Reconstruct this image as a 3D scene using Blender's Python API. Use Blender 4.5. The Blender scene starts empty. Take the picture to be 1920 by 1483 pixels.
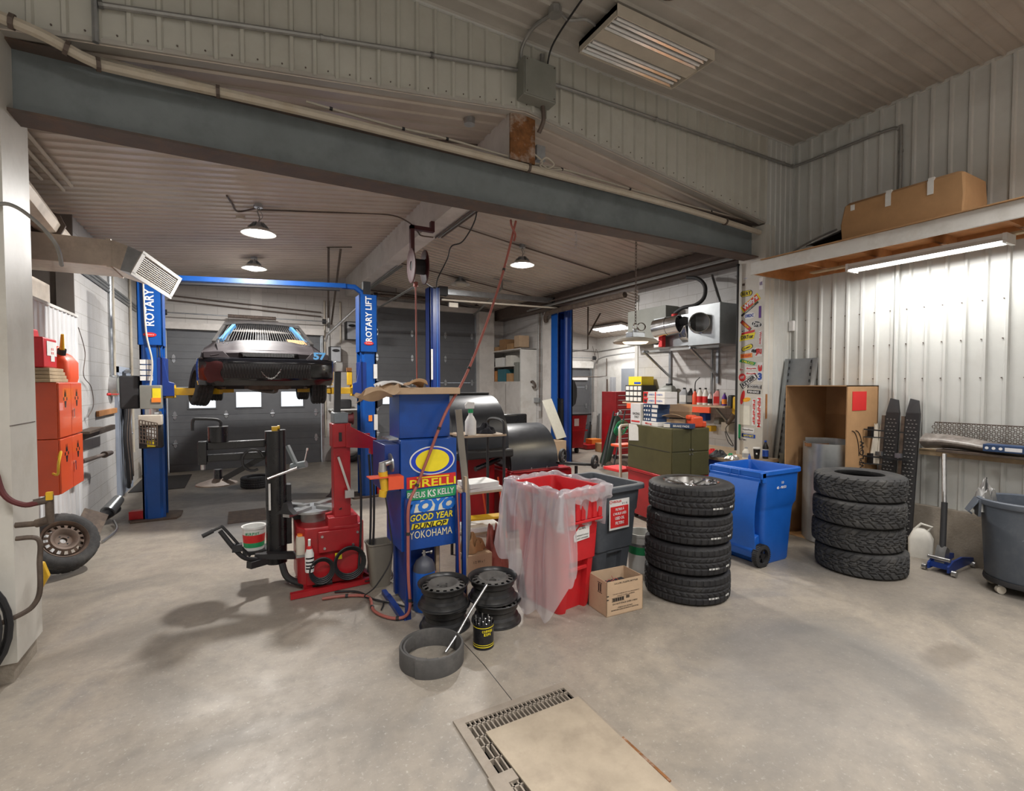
import bpy, bmesh, math, random
from mathutils import Vector, Matrix, Euler
random.seed(7)
C=bpy.context.scene.collection
D2R=math.radians
# ------------------------------------------------------------------ helpers
def V(*a): return Vector(a)
class M:
    def __init__(s): s.v=[]; s.f=[]; s.m=[]
    def add(s,vs,fs,mi=0,T=None):
        o=len(s.v)
        for v in vs:
            v=Vector(v)
            if T is not None: v=T@v
            s.v.append(v)
        for f in fs: s.f.append([i+o for i in f]); s.m.append(mi)
        return s
    def box(s,a,b,mi=0,T=None):
        x0,y0,z0=a; x1,y1,z1=b
        return s.add([(x0,y0,z0),(x1,y0,z0),(x1,y1,z0),(x0,y1,z0),(x0,y0,z1),(x1,y0,z1),(x1,y1,z1),(x0,y1,z1)],
          [(0,3,2,1),(4,5,6,7),(0,1,5,4),(1,2,6,5),(2,3,7,6),(3,0,4,7)],mi,T)
    def cbox(s,c,size,rz=0,mi=0,R=None):
        T=Matrix.Translation(Vector(c))@(R.to_4x4() if R is not None else Matrix.Rotation(rz,4,'Z'))
        x,y,z=[q/2 for q in size]
        return s.box((-x,-y,-z),(x,y,z),mi,T)
    def bar(s,p,q,w,h=None,mi=0,up=(0,0,1)):
        p=Vector(p);q=Vector(q);h=h or w;d=(q-p);L=d.length;d.normalize();u=Vector(up)
        if abs(d.dot(u))>.99: u=Vector((1,0,0))
        x=d.cross(u).normalized();u=x.cross(d)
        T=Matrix((x,d,u)).transposed().to_4x4();T.translation=p
        return s.box((-w/2,0,-h/2),(w/2,L,h/2),mi,T)
    def cyl(s,p,q,r,r2=None,n=16,mi=0,caps=True):
        p=Vector(p);q=Vector(q);r2=r if r2 is None else r2;d=(q-p).normalized()
        u=Vector((0,0,1)) if abs(d.z)<.9 else Vector((1,0,0))
        x=d.cross(u).normalized();y=d.cross(x)
        vs=[];fs=[]
        for k in range(n):
            a=2*math.pi*k/n;o=x*math.cos(a)+y*math.sin(a)
            vs+= [p+o*r,q+o*r2]
        for k in range(n):
            j=(k+1)%n;fs.append((2*k,2*j,2*j+1,2*k+1))
        if caps: fs+= [tuple(2*k for k in range(n))[::-1],tuple(2*k+1 for k in range(n))]
        return s.add(vs,fs,mi)
    def tube(s,pts,r,n=8,mi=0,closed=False,caps=True):
        P=[Vector(p) for p in pts];N=len(P);vs=[];fs=[];x=None
        for i in range(N):
            a=P[(i-1)%N] if (i>0 or closed) else P[i];b=P[(i+1)%N] if (i<N-1 or closed) else P[i]
            d=(b-a).normalized()
            if x is None:
                u=Vector((0,0,1)) if abs(d.z)<.9 else Vector((1,0,0));x=d.cross(u).normalized()
            x=(x-d*x.dot(d)).normalized();y=d.cross(x)
            rr=r[i] if isinstance(r,(list,tuple)) else r
            for k in range(n):
                t=2*math.pi*k/n;vs.append(P[i]+(x*math.cos(t)+y*math.sin(t))*rr)
        for i in range(N if closed else N-1):
            j=(i+1)%N
            for k in range(n):
                l=(k+1)%n;fs.append((i*n+k,i*n+l,j*n+l,j*n+k))
        if caps and not closed: fs+= [tuple(range(n))[::-1],tuple((N-1)*n+k for k in range(n))]
        return s.add(vs,fs,mi)
    def lathe(s,prof,n=32,mi=0,T=None,closed=False,arc=2*math.pi):
        vs=[];fs=[];m=len(prof);full=abs(arc-2*math.pi)<1e-6;nn=n if full else n+1
        for k in range(nn):
            a=arc*k/n
            for (r,z) in prof: vs.append((r*math.cos(a),r*math.sin(a),z))
        for k in range(n):
            l=(k+1)%nn
            for i in range(m if closed else m-1):
                j=(i+1)%m;fs.append((k*m+i,l*m+i,l*m+j,k*m+j))
        return s.add(vs,fs,mi,T)
    def prism(s,poly,a,b,ax='z',mi=0,T=None):
        def mk(p,t):
            return {'z':(p[0],p[1],t),'y':(p[0],t,p[1]),'x':(t,p[0],p[1])}[ax]
        n=len(poly);vs=[mk(p,a) for p in poly]+[mk(p,b) for p in poly]
        fs=[tuple(range(n))[::-1],tuple(range(n,2*n))]+[(i,(i+1)%n,n+(i+1)%n,n+i) for i in range(n)]
        return s.add(vs,fs,mi,T)
    def grid(s,fn,nu,nv,mi=0,T=None):
        vs=[fn(i/nu,j/nv) for i in range(nu+1) for j in range(nv+1)]
        fs=[(i*(nv+1)+j,(i+1)*(nv+1)+j,(i+1)*(nv+1)+j+1,i*(nv+1)+j+1) for i in range(nu) for j in range(nv)]
        return s.add(vs,fs,mi,T)
    def build(s,name,mats,parent=None,world=False,bev=0,solid=0,sub=0,ang=38):
        if not isinstance(mats,(list,tuple)): mats=[mats]
        me=bpy.data.meshes.new(name)
        vs=s.v
        if world and parent is not None:
            W=wmat(parent).inverted();vs=[W@v for v in vs]
        me.from_pydata([tuple(v) for v in vs],[],s.f)
        for m in mats: me.materials.append(m)
        for p,mi in zip(me.polygons,s.m): p.material_index=mi
        bm=bmesh.new();bm.from_mesh(me);bmesh.ops.recalc_face_normals(bm,faces=bm.faces)
        A=math.radians(ang)
        for f in bm.faces: f.smooth=True
        for e in bm.edges:
            e.smooth = len(e.link_faces)==2 and e.calc_face_angle(4)<A
        bm.to_mesh(me);bm.free()
        o=bpy.data.objects.new(name,me);C.objects.link(o)
        if parent is not None: o.parent=parent
        if sub:
            d=o.modifiers.new('sub','SUBSURF');d.levels=sub;d.render_levels=sub
        if solid:
            d=o.modifiers.new('sol','SOLIDIFY');d.thickness=solid;d.offset=0
        if bev:
            d=o.modifiers.new('bev','BEVEL');d.width=bev;d.segments=2;d.limit_method='ANGLE';d.angle_limit=D2R(35);d.harden_normals=False
        return o
def wmat(o):
    m=o.matrix_basis.copy() if False else Matrix.LocRotScale(o.location,o.rotation_euler,o.scale)
    p=o.parent
    while p is not None:
        m=Matrix.LocRotScale(p.location,p.rotation_euler,p.scale)@m;p=p.parent
    return m
def thing(name,label,cat,loc=(0,0,0),rz=0,group=None,rot=None):
    o=bpy.data.objects.new(name,None);C.objects.link(o);o.empty_display_size=.1
    o.location=loc;o.rotation_euler=rot if rot is not None else (0,0,rz)
    o['label']=label;o['category']=cat
    if group:o['group']=group
    return o
def tag(o,label,cat,group=None):
    o['label']=label;o['category']=cat
    if group:o['group']=group
    return o
def struct(o): o['kind']='structure';return o
def dup(r,loc,rz=None,label=None,group=None,rot=None):
    n=r.copy();C.objects.link(n);n.location=loc
    if rz is not None:n.rotation_euler=(0,0,rz)
    if rot is not None:n.rotation_euler=rot
    if label:n['label']=label
    if group:n['group']=group
    for ch in list(r.children):
        c=ch.copy();C.objects.link(c);c.parent=n
        for g in list(ch.children):
            d=g.copy();C.objects.link(d);d.parent=c
    return n
def rm(xaxis,yaxis):   # rotation whose local x,y are the given world vectors
    x=Vector(xaxis).normalized();y=Vector(yaxis);y=(y-x*y.dot(x)).normalized();z=x.cross(y)
    return Matrix((x,y,z)).transposed()
FX=(1,0,0);FY=(0,1,0);FZ=(0,0,1)
def text(s,c,right,up,w,h,mat,parent,name='lettering',world=True,bold=0.0,shear=0,t=.0015,caps=False):
    cu=bpy.data.curves.new('t','FONT');cu.body=s;cu.extrude=.0;cu.offset=bold;cu.shear=shear;cu.align_x='CENTER';cu.resolution_u=2
    ob=bpy.data.objects.new('t',cu);C.objects.link(ob)
    dg=bpy.context.evaluated_depsgraph_get();dg.update()
    me=bpy.data.meshes.new_from_object(ob.evaluated_get(dg))
    bpy.data.objects.remove(ob);me.name=name
    xs=[v.co.x for v in me.vertices];ys=[v.co.y for v in me.vertices]
    x0,x1,y0,y1=min(xs),max(xs),min(ys),max(ys)
    R=rm(right,up).to_4x4();R.translation=Vector(c)
    n=R.to_3x3()@Vector((0,0,1))
    W=wmat(parent).inverted() if (world and parent is not None) else Matrix()
    for v in me.vertices:
        p=Vector(((v.co.x-(x0+x1)/2)/(x1-x0)*w,(v.co.y-(y0+y1)/2)/(y1-y0)*h,t))
        v.co=W@(R@p)
    me.materials.clear();me.materials.append(mat)
    o=bpy.data.objects.new(name,me);C.objects.link(o)
    if parent is not None:o.parent=parent
    return o
def bez(pts,n=8):  # catmull-rom through points
    P=[Vector(p) for p in pts];out=[]
    for i in range(len(P)-1):
        p0=P[max(i-1,0)];p1=P[i];p2=P[i+1];p3=P[min(i+2,len(P)-1)]
        for k in range(n):
            t=k/n
            out.append(.5*((2*p1)+(-p0+p2)*t+(2*p0-5*p1+4*p2-p3)*t*t+(-p0+3*p1-3*p2+p3)*t**3))
    out.append(P[-1]);return out
# ------------------------------------------------------------------ materials
MC={}
def mat(name,col,rough=.5,metal=0.,var=.12,scale=6.,bump=0.,bscale=80.,spec=.5,dirt=None,dscale=2.,damt=.4,coat=0.,trans=0.,alpha=1.,emit=None,es=0):
    if name in MC:return MC[name]
    m=bpy.data.materials.new(name);m.use_nodes=True;nt=m.node_tree;N=nt.nodes;L=nt.links
    b=N['Principled BSDF'];b.inputs['Roughness'].default_value=rough;b.inputs['Metallic'].default_value=metal
    b.inputs['Specular IOR Level'].default_value=spec;b.inputs['Coat Weight'].default_value=coat
    b.inputs['Transmission Weight'].default_value=trans;b.inputs['Alpha'].default_value=alpha
    tc=N.new('ShaderNodeTexCoord')
    no=N.new('ShaderNodeTexNoise');no.inputs['Scale'].default_value=scale;no.inputs['Detail'].default_value=6;no.inputs['Roughness'].default_value=.65
    L.new(tc.outputs['Object'],no.inputs['Vector'])
    cr=N.new('ShaderNodeValToRGB');cr.color_ramp.elements[0].position=.3;cr.color_ramp.elements[1].position=.7
    c0=[max(0,c*(1-var)) for c in col];c1=[min(1,c*(1+var)) for c in col]
    cr.color_ramp.elements[0].color=(*c0,1);cr.color_ramp.elements[1].color=(*c1,1)
    L.new(no.outputs['Fac'],cr.inputs['Fac']);out=cr.outputs['Color']
    if dirt is not None:
        n2=N.new('ShaderNodeTexNoise');n2.inputs['Scale'].default_value=dscale;n2.inputs['Detail'].default_value=8;n2.inputs['Roughness'].default_value=.7
        L.new(tc.outputs['Object'],n2.inputs['Vector'])
        r2=N.new('ShaderNodeMapRange');r2.inputs['From Min'].default_value=.5;r2.inputs['From Max'].default_value=.72;r2.inputs['To Max'].default_value=damt
        L.new(n2.outputs['Fac'],r2.inputs['Value'])
        mx=N.new('ShaderNodeMix');mx.data_type='RGBA';mx.inputs[7].default_value=(*dirt,1)
        L.new(r2.outputs['Result'],mx.inputs[0]);L.new(out,mx.inputs[6]);out=mx.outputs[2]
    L.new(out,b.inputs['Base Color'])
    rr=N.new('ShaderNodeMapRange');rr.inputs['To Min'].default_value=max(0,rough-.08);rr.inputs['To Max'].default_value=min(1,rough+.1)
    L.new(no.outputs['Fac'],rr.inputs['Value']);L.new(rr.outputs['Result'],b.inputs['Roughness'])
    if bump:
        n3=N.new('ShaderNodeTexNoise');n3.inputs['Scale'].default_value=bscale;n3.inputs['Detail'].default_value=4
        L.new(tc.outputs['Object'],n3.inputs['Vector'])
        bp=N.new('ShaderNodeBump');bp.inputs['Strength'].default_value=bump;bp.inputs['Distance'].default_value=.01
        L.new(n3.outputs['Fac'],bp.inputs['Height']);L.new(bp.outputs['Normal'],b.inputs['Normal'])
    if emit: b.inputs['Emission Color'].default_value=(*emit,1);b.inputs['Emission Strength'].default_value=es
    MC[name]=m;return m
def flat(name,col,rough=.6): return mat(name,col,rough,0,.06,14)
GREY=(.2,.19,.17)
m_header=mat('header_cladding',(.50,.495,.445),.38,0,.05,3,0,80,.5,(.33,.30,.24),1.6,.35)
m_right=mat('right_cladding',(.56,.57,.55),.36,0,.05,3,0,80,.5,(.42,.40,.36),1.7,.3)
m_ceil=mat('ceiling_cladding',(.43,.41,.375),.34,0,.07,2.5,0,80,.5,(.28,.24,.20),1.1,.4)
m_bceil=mat('bay_ceiling_cladding',(.50,.44,.385),.32,.15,.08,2,0,80,.6,(.25,.2,.16),.9,.4)
m_left=mat('left_cladding',(.66,.67,.68),.4,0,.05,4,0,80,.5,(.4,.38,.34),2,.3)
m_jamb=mat('jamb_cladding',(.60,.58,.53),.42,0,.06,3,0,80,.5,(.42,.38,.32),2.5,.45)
m_white=mat('white_paint',(.66,.65,.62),.5,0,.06,5,.1,60,.4,(.4,.36,.3),3,.45)
m_dry=mat('dirty_drywall',(.56,.53,.50),.6,0,.08,4,.1,60,.3,(.3,.26,.23),1.8,.5)
m_steel=mat('beam_paint',(.185,.212,.225),.42,0,.12,3,.05,80,.5,(.07,.085,.095),2.2,.45)
m_flange=mat('beam_flange_paint',(.10,.078,.068),.55,0,.2,6,.1,60,.4,(.20,.10,.05),5,.5)
m_pvc=mat('painted_pipe',(.50,.45,.37),.45,0,.08,8,0,60,.4,(.35,.25,.14),5,.4)
m_galv=mat('galvanised_steel',(.42,.44,.46),.32,.85,.15,12,0,60)
m_cond=mat('conduit_steel',(.30,.30,.29),.42,.5,.15,10)
m_conddark=mat('dirty_conduit',(.13,.10,.085),.55,.3,.2,10)
m_duct=mat('duct_sheet',(.70,.62,.53),.42,.35,.12,4,0,60,.5,(.22,.18,.14),2.5,.5)
m_shiny=mat('polished_sheet',(.62,.62,.62),.16,1.,.08,5)
m_sheet=mat('sheet_steel',(.38,.40,.41),.35,.8,.12,5)
m_rub=mat('tyre_rubber',(.018,.018,.020),.6,0,.25,25,.15,120,.35,(.06,.058,.055),6,.4)
m_rub2=mat('dusty_tyre_rubber',(.050,.050,.051),.8,0,.25,25,.15,120,.25,(.13,.125,.115),5,.55)
m_blk=mat('black_paint',(.012,.012,.014),.28,0,.2,10,0,60,.5)
m_blkm=mat('matt_black',(.022,.022,.024),.6,0,.2,10)
m_hood=mat('hood_plastic',(.03,.033,.04),.33,0,.15,8,.05,150,.5)
m_red=mat('red_paint',(.40,.012,.018),.32,0,.12,6,0,60,.5,(.12,.02,.02),4,.35)
m_redpl=mat('red_plastic',(.55,.016,.022),.42,0,.08,8,.05,80,.5,(.30,.05,.05),5,.3)
m_blue=mat('blue_paint',(.004,.06,.31),.34,0,.12,5,0,60,.5,(.01,.03,.10),4,.4)
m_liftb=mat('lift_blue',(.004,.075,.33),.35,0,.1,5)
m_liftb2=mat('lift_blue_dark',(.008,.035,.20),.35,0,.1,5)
m_binb=mat('bin_blue',(.008,.11,.50),.42,0,.1,6,.05,90,.5,(.02,.12,.45),6,.4)
m_bing=mat('bin_grey',(.075,.085,.10),.48,0,.1,6,.05,90,.4,(.13,.14,.15),6,.4)
m_barrel=mat('barrel_grey',(.085,.10,.125),.5,0,.1,6,.05,90,.4,(.14,.15,.165),6,.5)
m_card=mat('cardboard',(.42,.25,.125),.8,0,.08,7,.05,60,.2)
m_card2=mat('cardboard_inner',(.33,.19,.095),.85,0,.08,7,.05,60,.2)
m_card3=mat('pale_cardboard',(.50,.36,.24),.8,0,.07,7,.05,60,.2)
m_wood=mat('pine_wood',(.44,.20,.075),.6,0,.2,9,.1,40,.3)
m_oldwood=mat('old_timber',(.40,.30,.19),.75,0,.2,9,.2,40,.3)
m_bench=mat('bench_top',(.42,.32,.22),.6,0,.15,8,.1,50,.3,(.2,.16,.12),5,.4)
m_orange=mat('orange_enamel',(.68,.085,.02),.3,0,.06,5,0,60,.5,coat=.3)
m_orplas=mat('orange_plastic',(.75,.09,.03),.4,0,.06,6)
m_yel=mat('yellow_paint',(.70,.42,.02),.4,0,.12,7,0,60,.5,(.3,.2,.05),5,.4)
m_green=mat('olive_enamel',(.085,.078,.032),.4,0,.12,5,0,60,.5,(.05,.045,.02),4,.4)
m_door=mat('sectional_door_grey',(.105,.108,.115),.5,0,.07,5,.04,90,.4,(.16,.16,.16),3,.3)
m_doorw=mat('door_blue_grey',(.36,.41,.50),.45,0,.06,4)
m_doorg=mat('door_grey',(.24,.26,.29),.5,0,.06,4)
m_chrome=mat('chrome',(.75,.75,.76),.12,1.,.05,6)
m_alu=mat('brushed_steel',(.5,.5,.5),.3,.9,.1,10)
m_rustw=mat('rusty_wheel',(.13,.095,.075),.6,.3,.25,12,.1,80,.4,(.22,.12,.07),8,.5)
m_whl=mat('steel_wheel_black',(.022,.022,.023),.33,.1,.2,12,0,80,.5,(.10,.095,.09),7,.4)
m_brown=mat('rust_brown',(.20,.085,.03),.7,0,.4,14,.2,60,.3,(.55,.50,.45),5,.9)
m_hose=mat('red_hose',(.34,.10,.08),.55,0,.1,10)
m_hosedk=mat('maroon_hose',(.11,.02,.022),.5,0,.1,10)
m_rubhose=mat('black_hose',(.018,.018,.02),.5,0,.2,10)
m_grime=mat('grimy_plate',(.10,.075,.06),.6,.2,.3,12,.2,80,.4,(.2,.15,.1),6,.5)
m_paper=flat('white_paper',(.72,.72,.70));m_tw=flat('print_white',(.78,.78,.78));m_tb=flat('print_black',(.015,.015,.016))
m_tr=flat('print_red',(.62,.02,.02));m_ty=flat('print_yellow',(.85,.70,.02));m_tbl=flat('print_blue',(.02,.08,.42));m_tg=flat('print_green',(.02,.30,.11))
m_to=flat('print_orange',(.85,.25,.03));m_tc=flat('print_cream',(.80,.72,.45));m_tdb=flat('sticker_blue',(.03,.04,.22));m_tpu=flat('print_purple',(.10,.02,.25))
m_sb=flat('sky_blue_tape',(.13,.42,.80));m_mich=flat('figure_cream',(.72,.70,.60));m_lb=flat('oval_blue',(.01,.05,.50))
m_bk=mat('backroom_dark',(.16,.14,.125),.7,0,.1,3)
m_trash=mat('taupe_plastic',(.22,.20,.165),.5,0,.08,5)
m_cloth=mat('dark_cloth',(.02,.02,.026),.9,0,.3,20)
m_car=mat('car_matt_black',(.026,.021,.023),.55,.0,.12,4,0,60,.12,(.09,.075,.075),3,.5)
m_carb=mat('bumper_gloss',(.008,.008,.010),.12,0,.1,5,0,60,.6,coat=.5)
m_glass=mat('dark_glass',(.012,.014,.018),.08,0,.1,5,0,60,.7)
m_maroon=flat('maroon_smear',(.06,.006,.008))
m_mat=mat('rubber_floor_mat',(.045,.042,.042),.75,0,.2,10,.2,60,.3)
m_greybox=mat('grey_enamel',(.22,.225,.20),.45,0,.08,6)
m_beige=mat('beige_plastic',(.55,.50,.42),.5,0,.08,6)
def block_mat(name,axis,col=(.53,.52,.51),mort=(.33,.315,.29)):
    m=bpy.data.materials.new(name);m.use_nodes=True;nt=m.node_tree;N=nt.nodes;L=nt.links;b=N['Principled BSDF']
    tc=N.new('ShaderNodeTexCoord');sp=N.new('ShaderNodeSeparateXYZ');cb=N.new('ShaderNodeCombineXYZ')
    L.new(tc.outputs['Object'],sp.inputs[0]);L.new(sp.outputs['Y' if axis=='x' else 'X'],cb.inputs['X']);L.new(sp.outputs['Z'],cb.inputs['Y'])
    br=N.new('ShaderNodeTexBrick');br.inputs['Scale'].default_value=1;br.inputs['Brick Width'].default_value=.4;br.inputs['Row Height'].default_value=.2
    br.inputs['Mortar Size'].default_value=.004;br.inputs['Mortar Smooth'].default_value=.4;br.inputs['Color1'].default_value=(*col,1)
    br.inputs['Color2'].default_value=(*[c*.95 for c in col],1);br.inputs['Mortar'].default_value=(*mort,1)
    L.new(cb.outputs[0],br.inputs['Vector'])
    no=N.new('ShaderNodeTexNoise');no.inputs['Scale'].default_value=1.4;no.inputs['Detail'].default_value=8;no.inputs['Roughness'].default_value=.7;L.new(tc.outputs['Object'],no.inputs['Vector'])
    mr=N.new('ShaderNodeMapRange');mr.inputs['From Min'].default_value=.48;mr.inputs['From Max'].default_value=.75;mr.inputs['To Max'].default_value=.4;L.new(no.outputs['Fac'],mr.inputs['Value'])
    mx=N.new('ShaderNodeMix');mx.data_type='RGBA';mx.inputs[7].default_value=(.33,.29,.25,1);L.new(mr.outputs[0],mx.inputs[0]);L.new(br.outputs['Color'],mx.inputs[6])
    L.new(mx.outputs[2],b.inputs['Base Color']);b.inputs['Roughness'].default_value=.55
    n3=N.new('ShaderNodeTexNoise');n3.inputs['Scale'].default_value=45;L.new(tc.outputs['Object'],n3.inputs['Vector'])
    ad=N.new('ShaderNodeMath');ad.operation='MULTIPLY_ADD';ad.inputs[1].default_value=-1.5;L.new(br.outputs['Fac'],ad.inputs[0]);L.new(n3.outputs['Fac'],ad.inputs[2])
    bp=N.new('ShaderNodeBump');bp.inputs['Strength'].default_value=.35;bp.inputs['Distance'].default_value=.008;L.new(ad.outputs[0],bp.inputs['Height']);L.new(bp.outputs[0],b.inputs['Normal'])
    return m
m_blockx=block_mat('painted_block_x','x');m_blocky=block_mat('painted_block_y','y',(.50,.475,.45),(.33,.31,.29))
def floor_mat():
    m=bpy.data.materials.new('concrete_floor');m.use_nodes=True;nt=m.node_tree;N=nt.nodes;L=nt.links;b=N['Principled BSDF']
    tc=N.new('ShaderNodeTexCoord')
    def noise(s,d=6,r=.6,dist=0):
        n=N.new('ShaderNodeTexNoise');n.inputs['Scale'].default_value=s;n.inputs['Detail'].default_value=d;n.inputs['Roughness'].default_value=r;n.inputs['Distortion'].default_value=dist;L.new(tc.outputs['Object'],n.inputs['Vector']);return n
    def ramp(f,els):
        r=N.new('ShaderNodeValToRGB');e=r.color_ramp.elements
        while len(e)<len(els): e.new(.5)
        for q,(p,c) in zip(e,els): q.position=p;q.color=(*c,1)
        L.new(f,r.inputs[0]);return r.outputs[0]
    n1=noise(.8,10,.62,.6);c=ramp(n1.outputs['Fac'],[(.34,(.18,.165,.145)),(.45,(.27,.238,.198)),(.56,(.335,.292,.24)),(.68,(.23,.215,.197))])
    def mixc(a,fac,col,mode='MIX'):
        x=N.new('ShaderNodeMix');x.data_type='RGBA';x.blend_type=mode;L.new(fac,x.inputs[0]);L.new(a,x.inputs[6])
        if isinstance(col,tuple): x.inputs[7].default_value=(*col,1)
        else: L.new(col,x.inputs[7])
        return x.outputs[2]
    def rng(f,a,b2,t):
        r=N.new('ShaderNodeMapRange');r.inputs['From Min'].default_value=a;r.inputs['From Max'].default_value=b2;r.inputs['To Max'].default_value=t;L.new(f,r.inputs['Value']);return r.outputs[0]
    n2=noise(7,10,.75);c=mixc(c,rng(n2.outputs['Fac'],.45,.72,.6),(.185,.17,.15))
    n4=noise(40,4,.7);c=mixc(c,rng(n4.outputs['Fac'],.58,.74,.7),(.50,.47,.42))
    n5=noise(17,8,.8);c=mixc(c,rng(n5.outputs['Fac'],.42,.22,.7),(.12,.11,.10))
    sp=N.new('ShaderNodeSeparateXYZ');L.new(tc.outputs['Object'],sp.inputs[0])
    # oil and damp stains of their own shape
    def stain(x,y,rx,ry,amt,col):
        mp=N.new('ShaderNodeMapping');mp.inputs['Location'].default_value=(-x/rx,-y/ry,0);mp.inputs['Scale'].default_value=(1/rx,1/ry,0);L.new(tc.outputs['Object'],mp.inputs[0])
        vl=N.new('ShaderNodeVectorMath');vl.operation='LENGTH';L.new(mp.outputs[0],vl.inputs[0])
        ad=N.new('ShaderNodeMath');ad.operation='MULTIPLY_ADD';ad.inputs[1].default_value=1.6;L.new(n1.outputs['Fac'],ad.inputs[0]);L.new(vl.outputs['Value'],ad.inputs[2])
        return rng(ad.outputs[0],1.75,1.35,amt)
    for (x,y,rx,ry,amt,col) in [(4.28,1.48,.38,.16,.55,(.15,.125,.10)),(3.54,1.27,.2,.15,.4,(.17,.14,.11)),(.15,8.8,1.6,2.1,.5,(.14,.14,.145)),
        (-.3,4.6,1.0,.7,.35,(.19,.17,.145)),(3.2,1.8,1.3,.8,.4,(.20,.195,.19)),(0,7.9,.7,.4,.4,(.12,.12,.13)),(5.4,2.2,1.,.6,.3,(.2,.18,.16)),(1.6,5.6,.9,.6,.3,(.2,.18,.16))]:
        c=mixc(c,stain(x,y,rx,ry,amt,col),col)
    # pale scuff marks and cracks
    vo=N.new('ShaderNodeTexVoronoi');vo.feature='DISTANCE_TO_EDGE';vo.inputs['Scale'].default_value=.33
    wn=noise(2.5,5);vm=N.new('ShaderNodeVectorMath');vm.operation='MULTIPLY_ADD';vm.inputs[1].default_value=(.25,.25,0);L.new(wn.outputs['Color'],vm.inputs[0]);L.new(tc.outputs['Object'],vm.inputs[2]);L.new(vm.outputs[0],vo.inputs['Vector'])
    c=mixc(c,rng(vo.outputs['Distance'],.0012,.0,.0),(.05,.05,.05))
    L.new(c,b.inputs['Base Color'])
    r=N.new('ShaderNodeMapRange');r.inputs['To Min'].default_value=.28;r.inputs['To Max'].default_value=.62;L.new(n2.outputs['Fac'],r.inputs['Value']);L.new(r.outputs[0],b.inputs['Roughness'])
    bp=N.new('ShaderNodeBump');bp.inputs['Strength'].default_value=.15;bp.inputs['Distance'].default_value=.004;L.new(n5.outputs['Fac'],bp.inputs['Height']);L.new(bp.outputs[0],b.inputs['Normal'])
    return m
m_floor=floor_mat()
m_conc=mat('foundation_concrete',(.33,.29,.24),.8,0,.15,4,.4,50,.3,(.16,.14,.12),9,.5)
def emis(name,col,st):
    m=bpy.data.materials.new(name);m.use_nodes=True;N=m.node_tree.nodes;N.remove(N['Principled BSDF']);e=N.new('ShaderNodeEmission');e.inputs[0].default_value=(*col,1);e.inputs[1].default_value=st
    m.node_tree.links.new(e.outputs[0],N['Material Output'].inputs[0]);return m
m_lamp=emis('lamp_glow',(1,.98,.95),22);m_tube=emis('tube_glow',(1,.98,.95),16);m_lampw=emis('warm_lamp_glow',(1,.82,.55),4)
def glass_mat():
    m=bpy.data.materials.new('window_glass');m.use_nodes=True;N=m.node_tree.nodes;L=m.node_tree.links;b=N['Principled BSDF']
    g=N.new('ShaderNodeBsdfGlossy');g.inputs['Roughness'].default_value=.02;t=N.new('ShaderNodeBsdfTransparent');mx=N.new('ShaderNodeMixShader');mx.inputs[0].default_value=.04
    L.new(t.outputs[0],mx.inputs[1]);L.new(g.outputs[0],mx.inputs[2]);L.new(mx.outputs[0],N['Material Output'].inputs[0]);N.remove(b);return m
m_pane=glass_mat()
def film_mat():
    m=bpy.data.materials.new('polythene_film');m.use_nodes=True;N=m.node_tree.nodes;L=m.node_tree.links;N.remove(N['Principled BSDF'])
    g=N.new('ShaderNodeBsdfGlossy');g.inputs['Roughness'].default_value=.12
    t=N.new('ShaderNodeBsdfTransparent');t.inputs[0].default_value=(.95,.95,.97,1);d=N.new('ShaderNodeBsdfDiffuse');d.inputs[0].default_value=(.75,.74,.78,1)
    tl=N.new('ShaderNodeBsdfTranslucent');tl.inputs[0].default_value=(.75,.74,.78,1)
    a=N.new('ShaderNodeMixShader');a.inputs[0].default_value=.4;L.new(d.outputs[0],a.inputs[1]);L.new(tl.outputs[0],a.inputs[2])
    b=N.new('ShaderNodeMixShader');L.new(t.outputs[0],b.inputs[1]);L.new(a.outputs[0],b.inputs[2])
    lw=N.new('ShaderNodeLayerWeight');lw.inputs[0].default_value=.35;mr=N.new('ShaderNodeMapRange');mr.inputs['To Min'].default_value=.38;mr.inputs['To Max'].default_value=.8
    L.new(lw.outputs['Facing'],mr.inputs[0]);L.new(mr.outputs[0],b.inputs[0])
    c=N.new('ShaderNodeMixShader');c.inputs[0].default_value=.12;L.new(b.outputs[0],c.inputs[1]);L.new(g.outputs[0],c.inputs[2]);L.new(c.outputs[0],N['Material Output'].inputs[0]);return m
m_film=film_mat()
# ------------------------------------------------------------------ camera
YAW=D2R(28.9);PIT=D2R(1.8);H=1.88
cyw,syw,cp,sp=math.cos(YAW),math.sin(YAW),math.cos(PIT),math.sin(PIT)
Rv=V(cyw,-syw,0);Fv=V(syw*cp,cyw*cp,-sp);Uv=V(syw*sp,cyw*sp,cp)
cam=bpy.data.cameras.new('camera');co=bpy.data.objects.new('camera',cam);C.objects.link(co)
mw=Matrix((Rv,Uv,-Fv)).transposed().to_4x4();mw.translation=V(0,0,H);co.matrix_world=mw
cam.lens=925*36/1920;cam.sensor_width=36;cam.sensor_fit='HORIZONTAL';cam.shift_y=8.5/1920;cam.clip_start=.05
bpy.context.scene.camera=co
sc=bpy.context.scene;sc.view_settings.view_transform='Standard';sc.view_settings.exposure=-.08;sc.view_settings.look='None';sc.view_settings.gamma=1;sc.view_settings.use_curve_mapping=False
w=bpy.data.worlds.new('World');sc.world=w;w.use_nodes=True
bg=w.node_tree.nodes['Background'];bg.inputs[0].default_value=(.85,.93,1,1);bg.inputs[1].default_value=2.2
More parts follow.
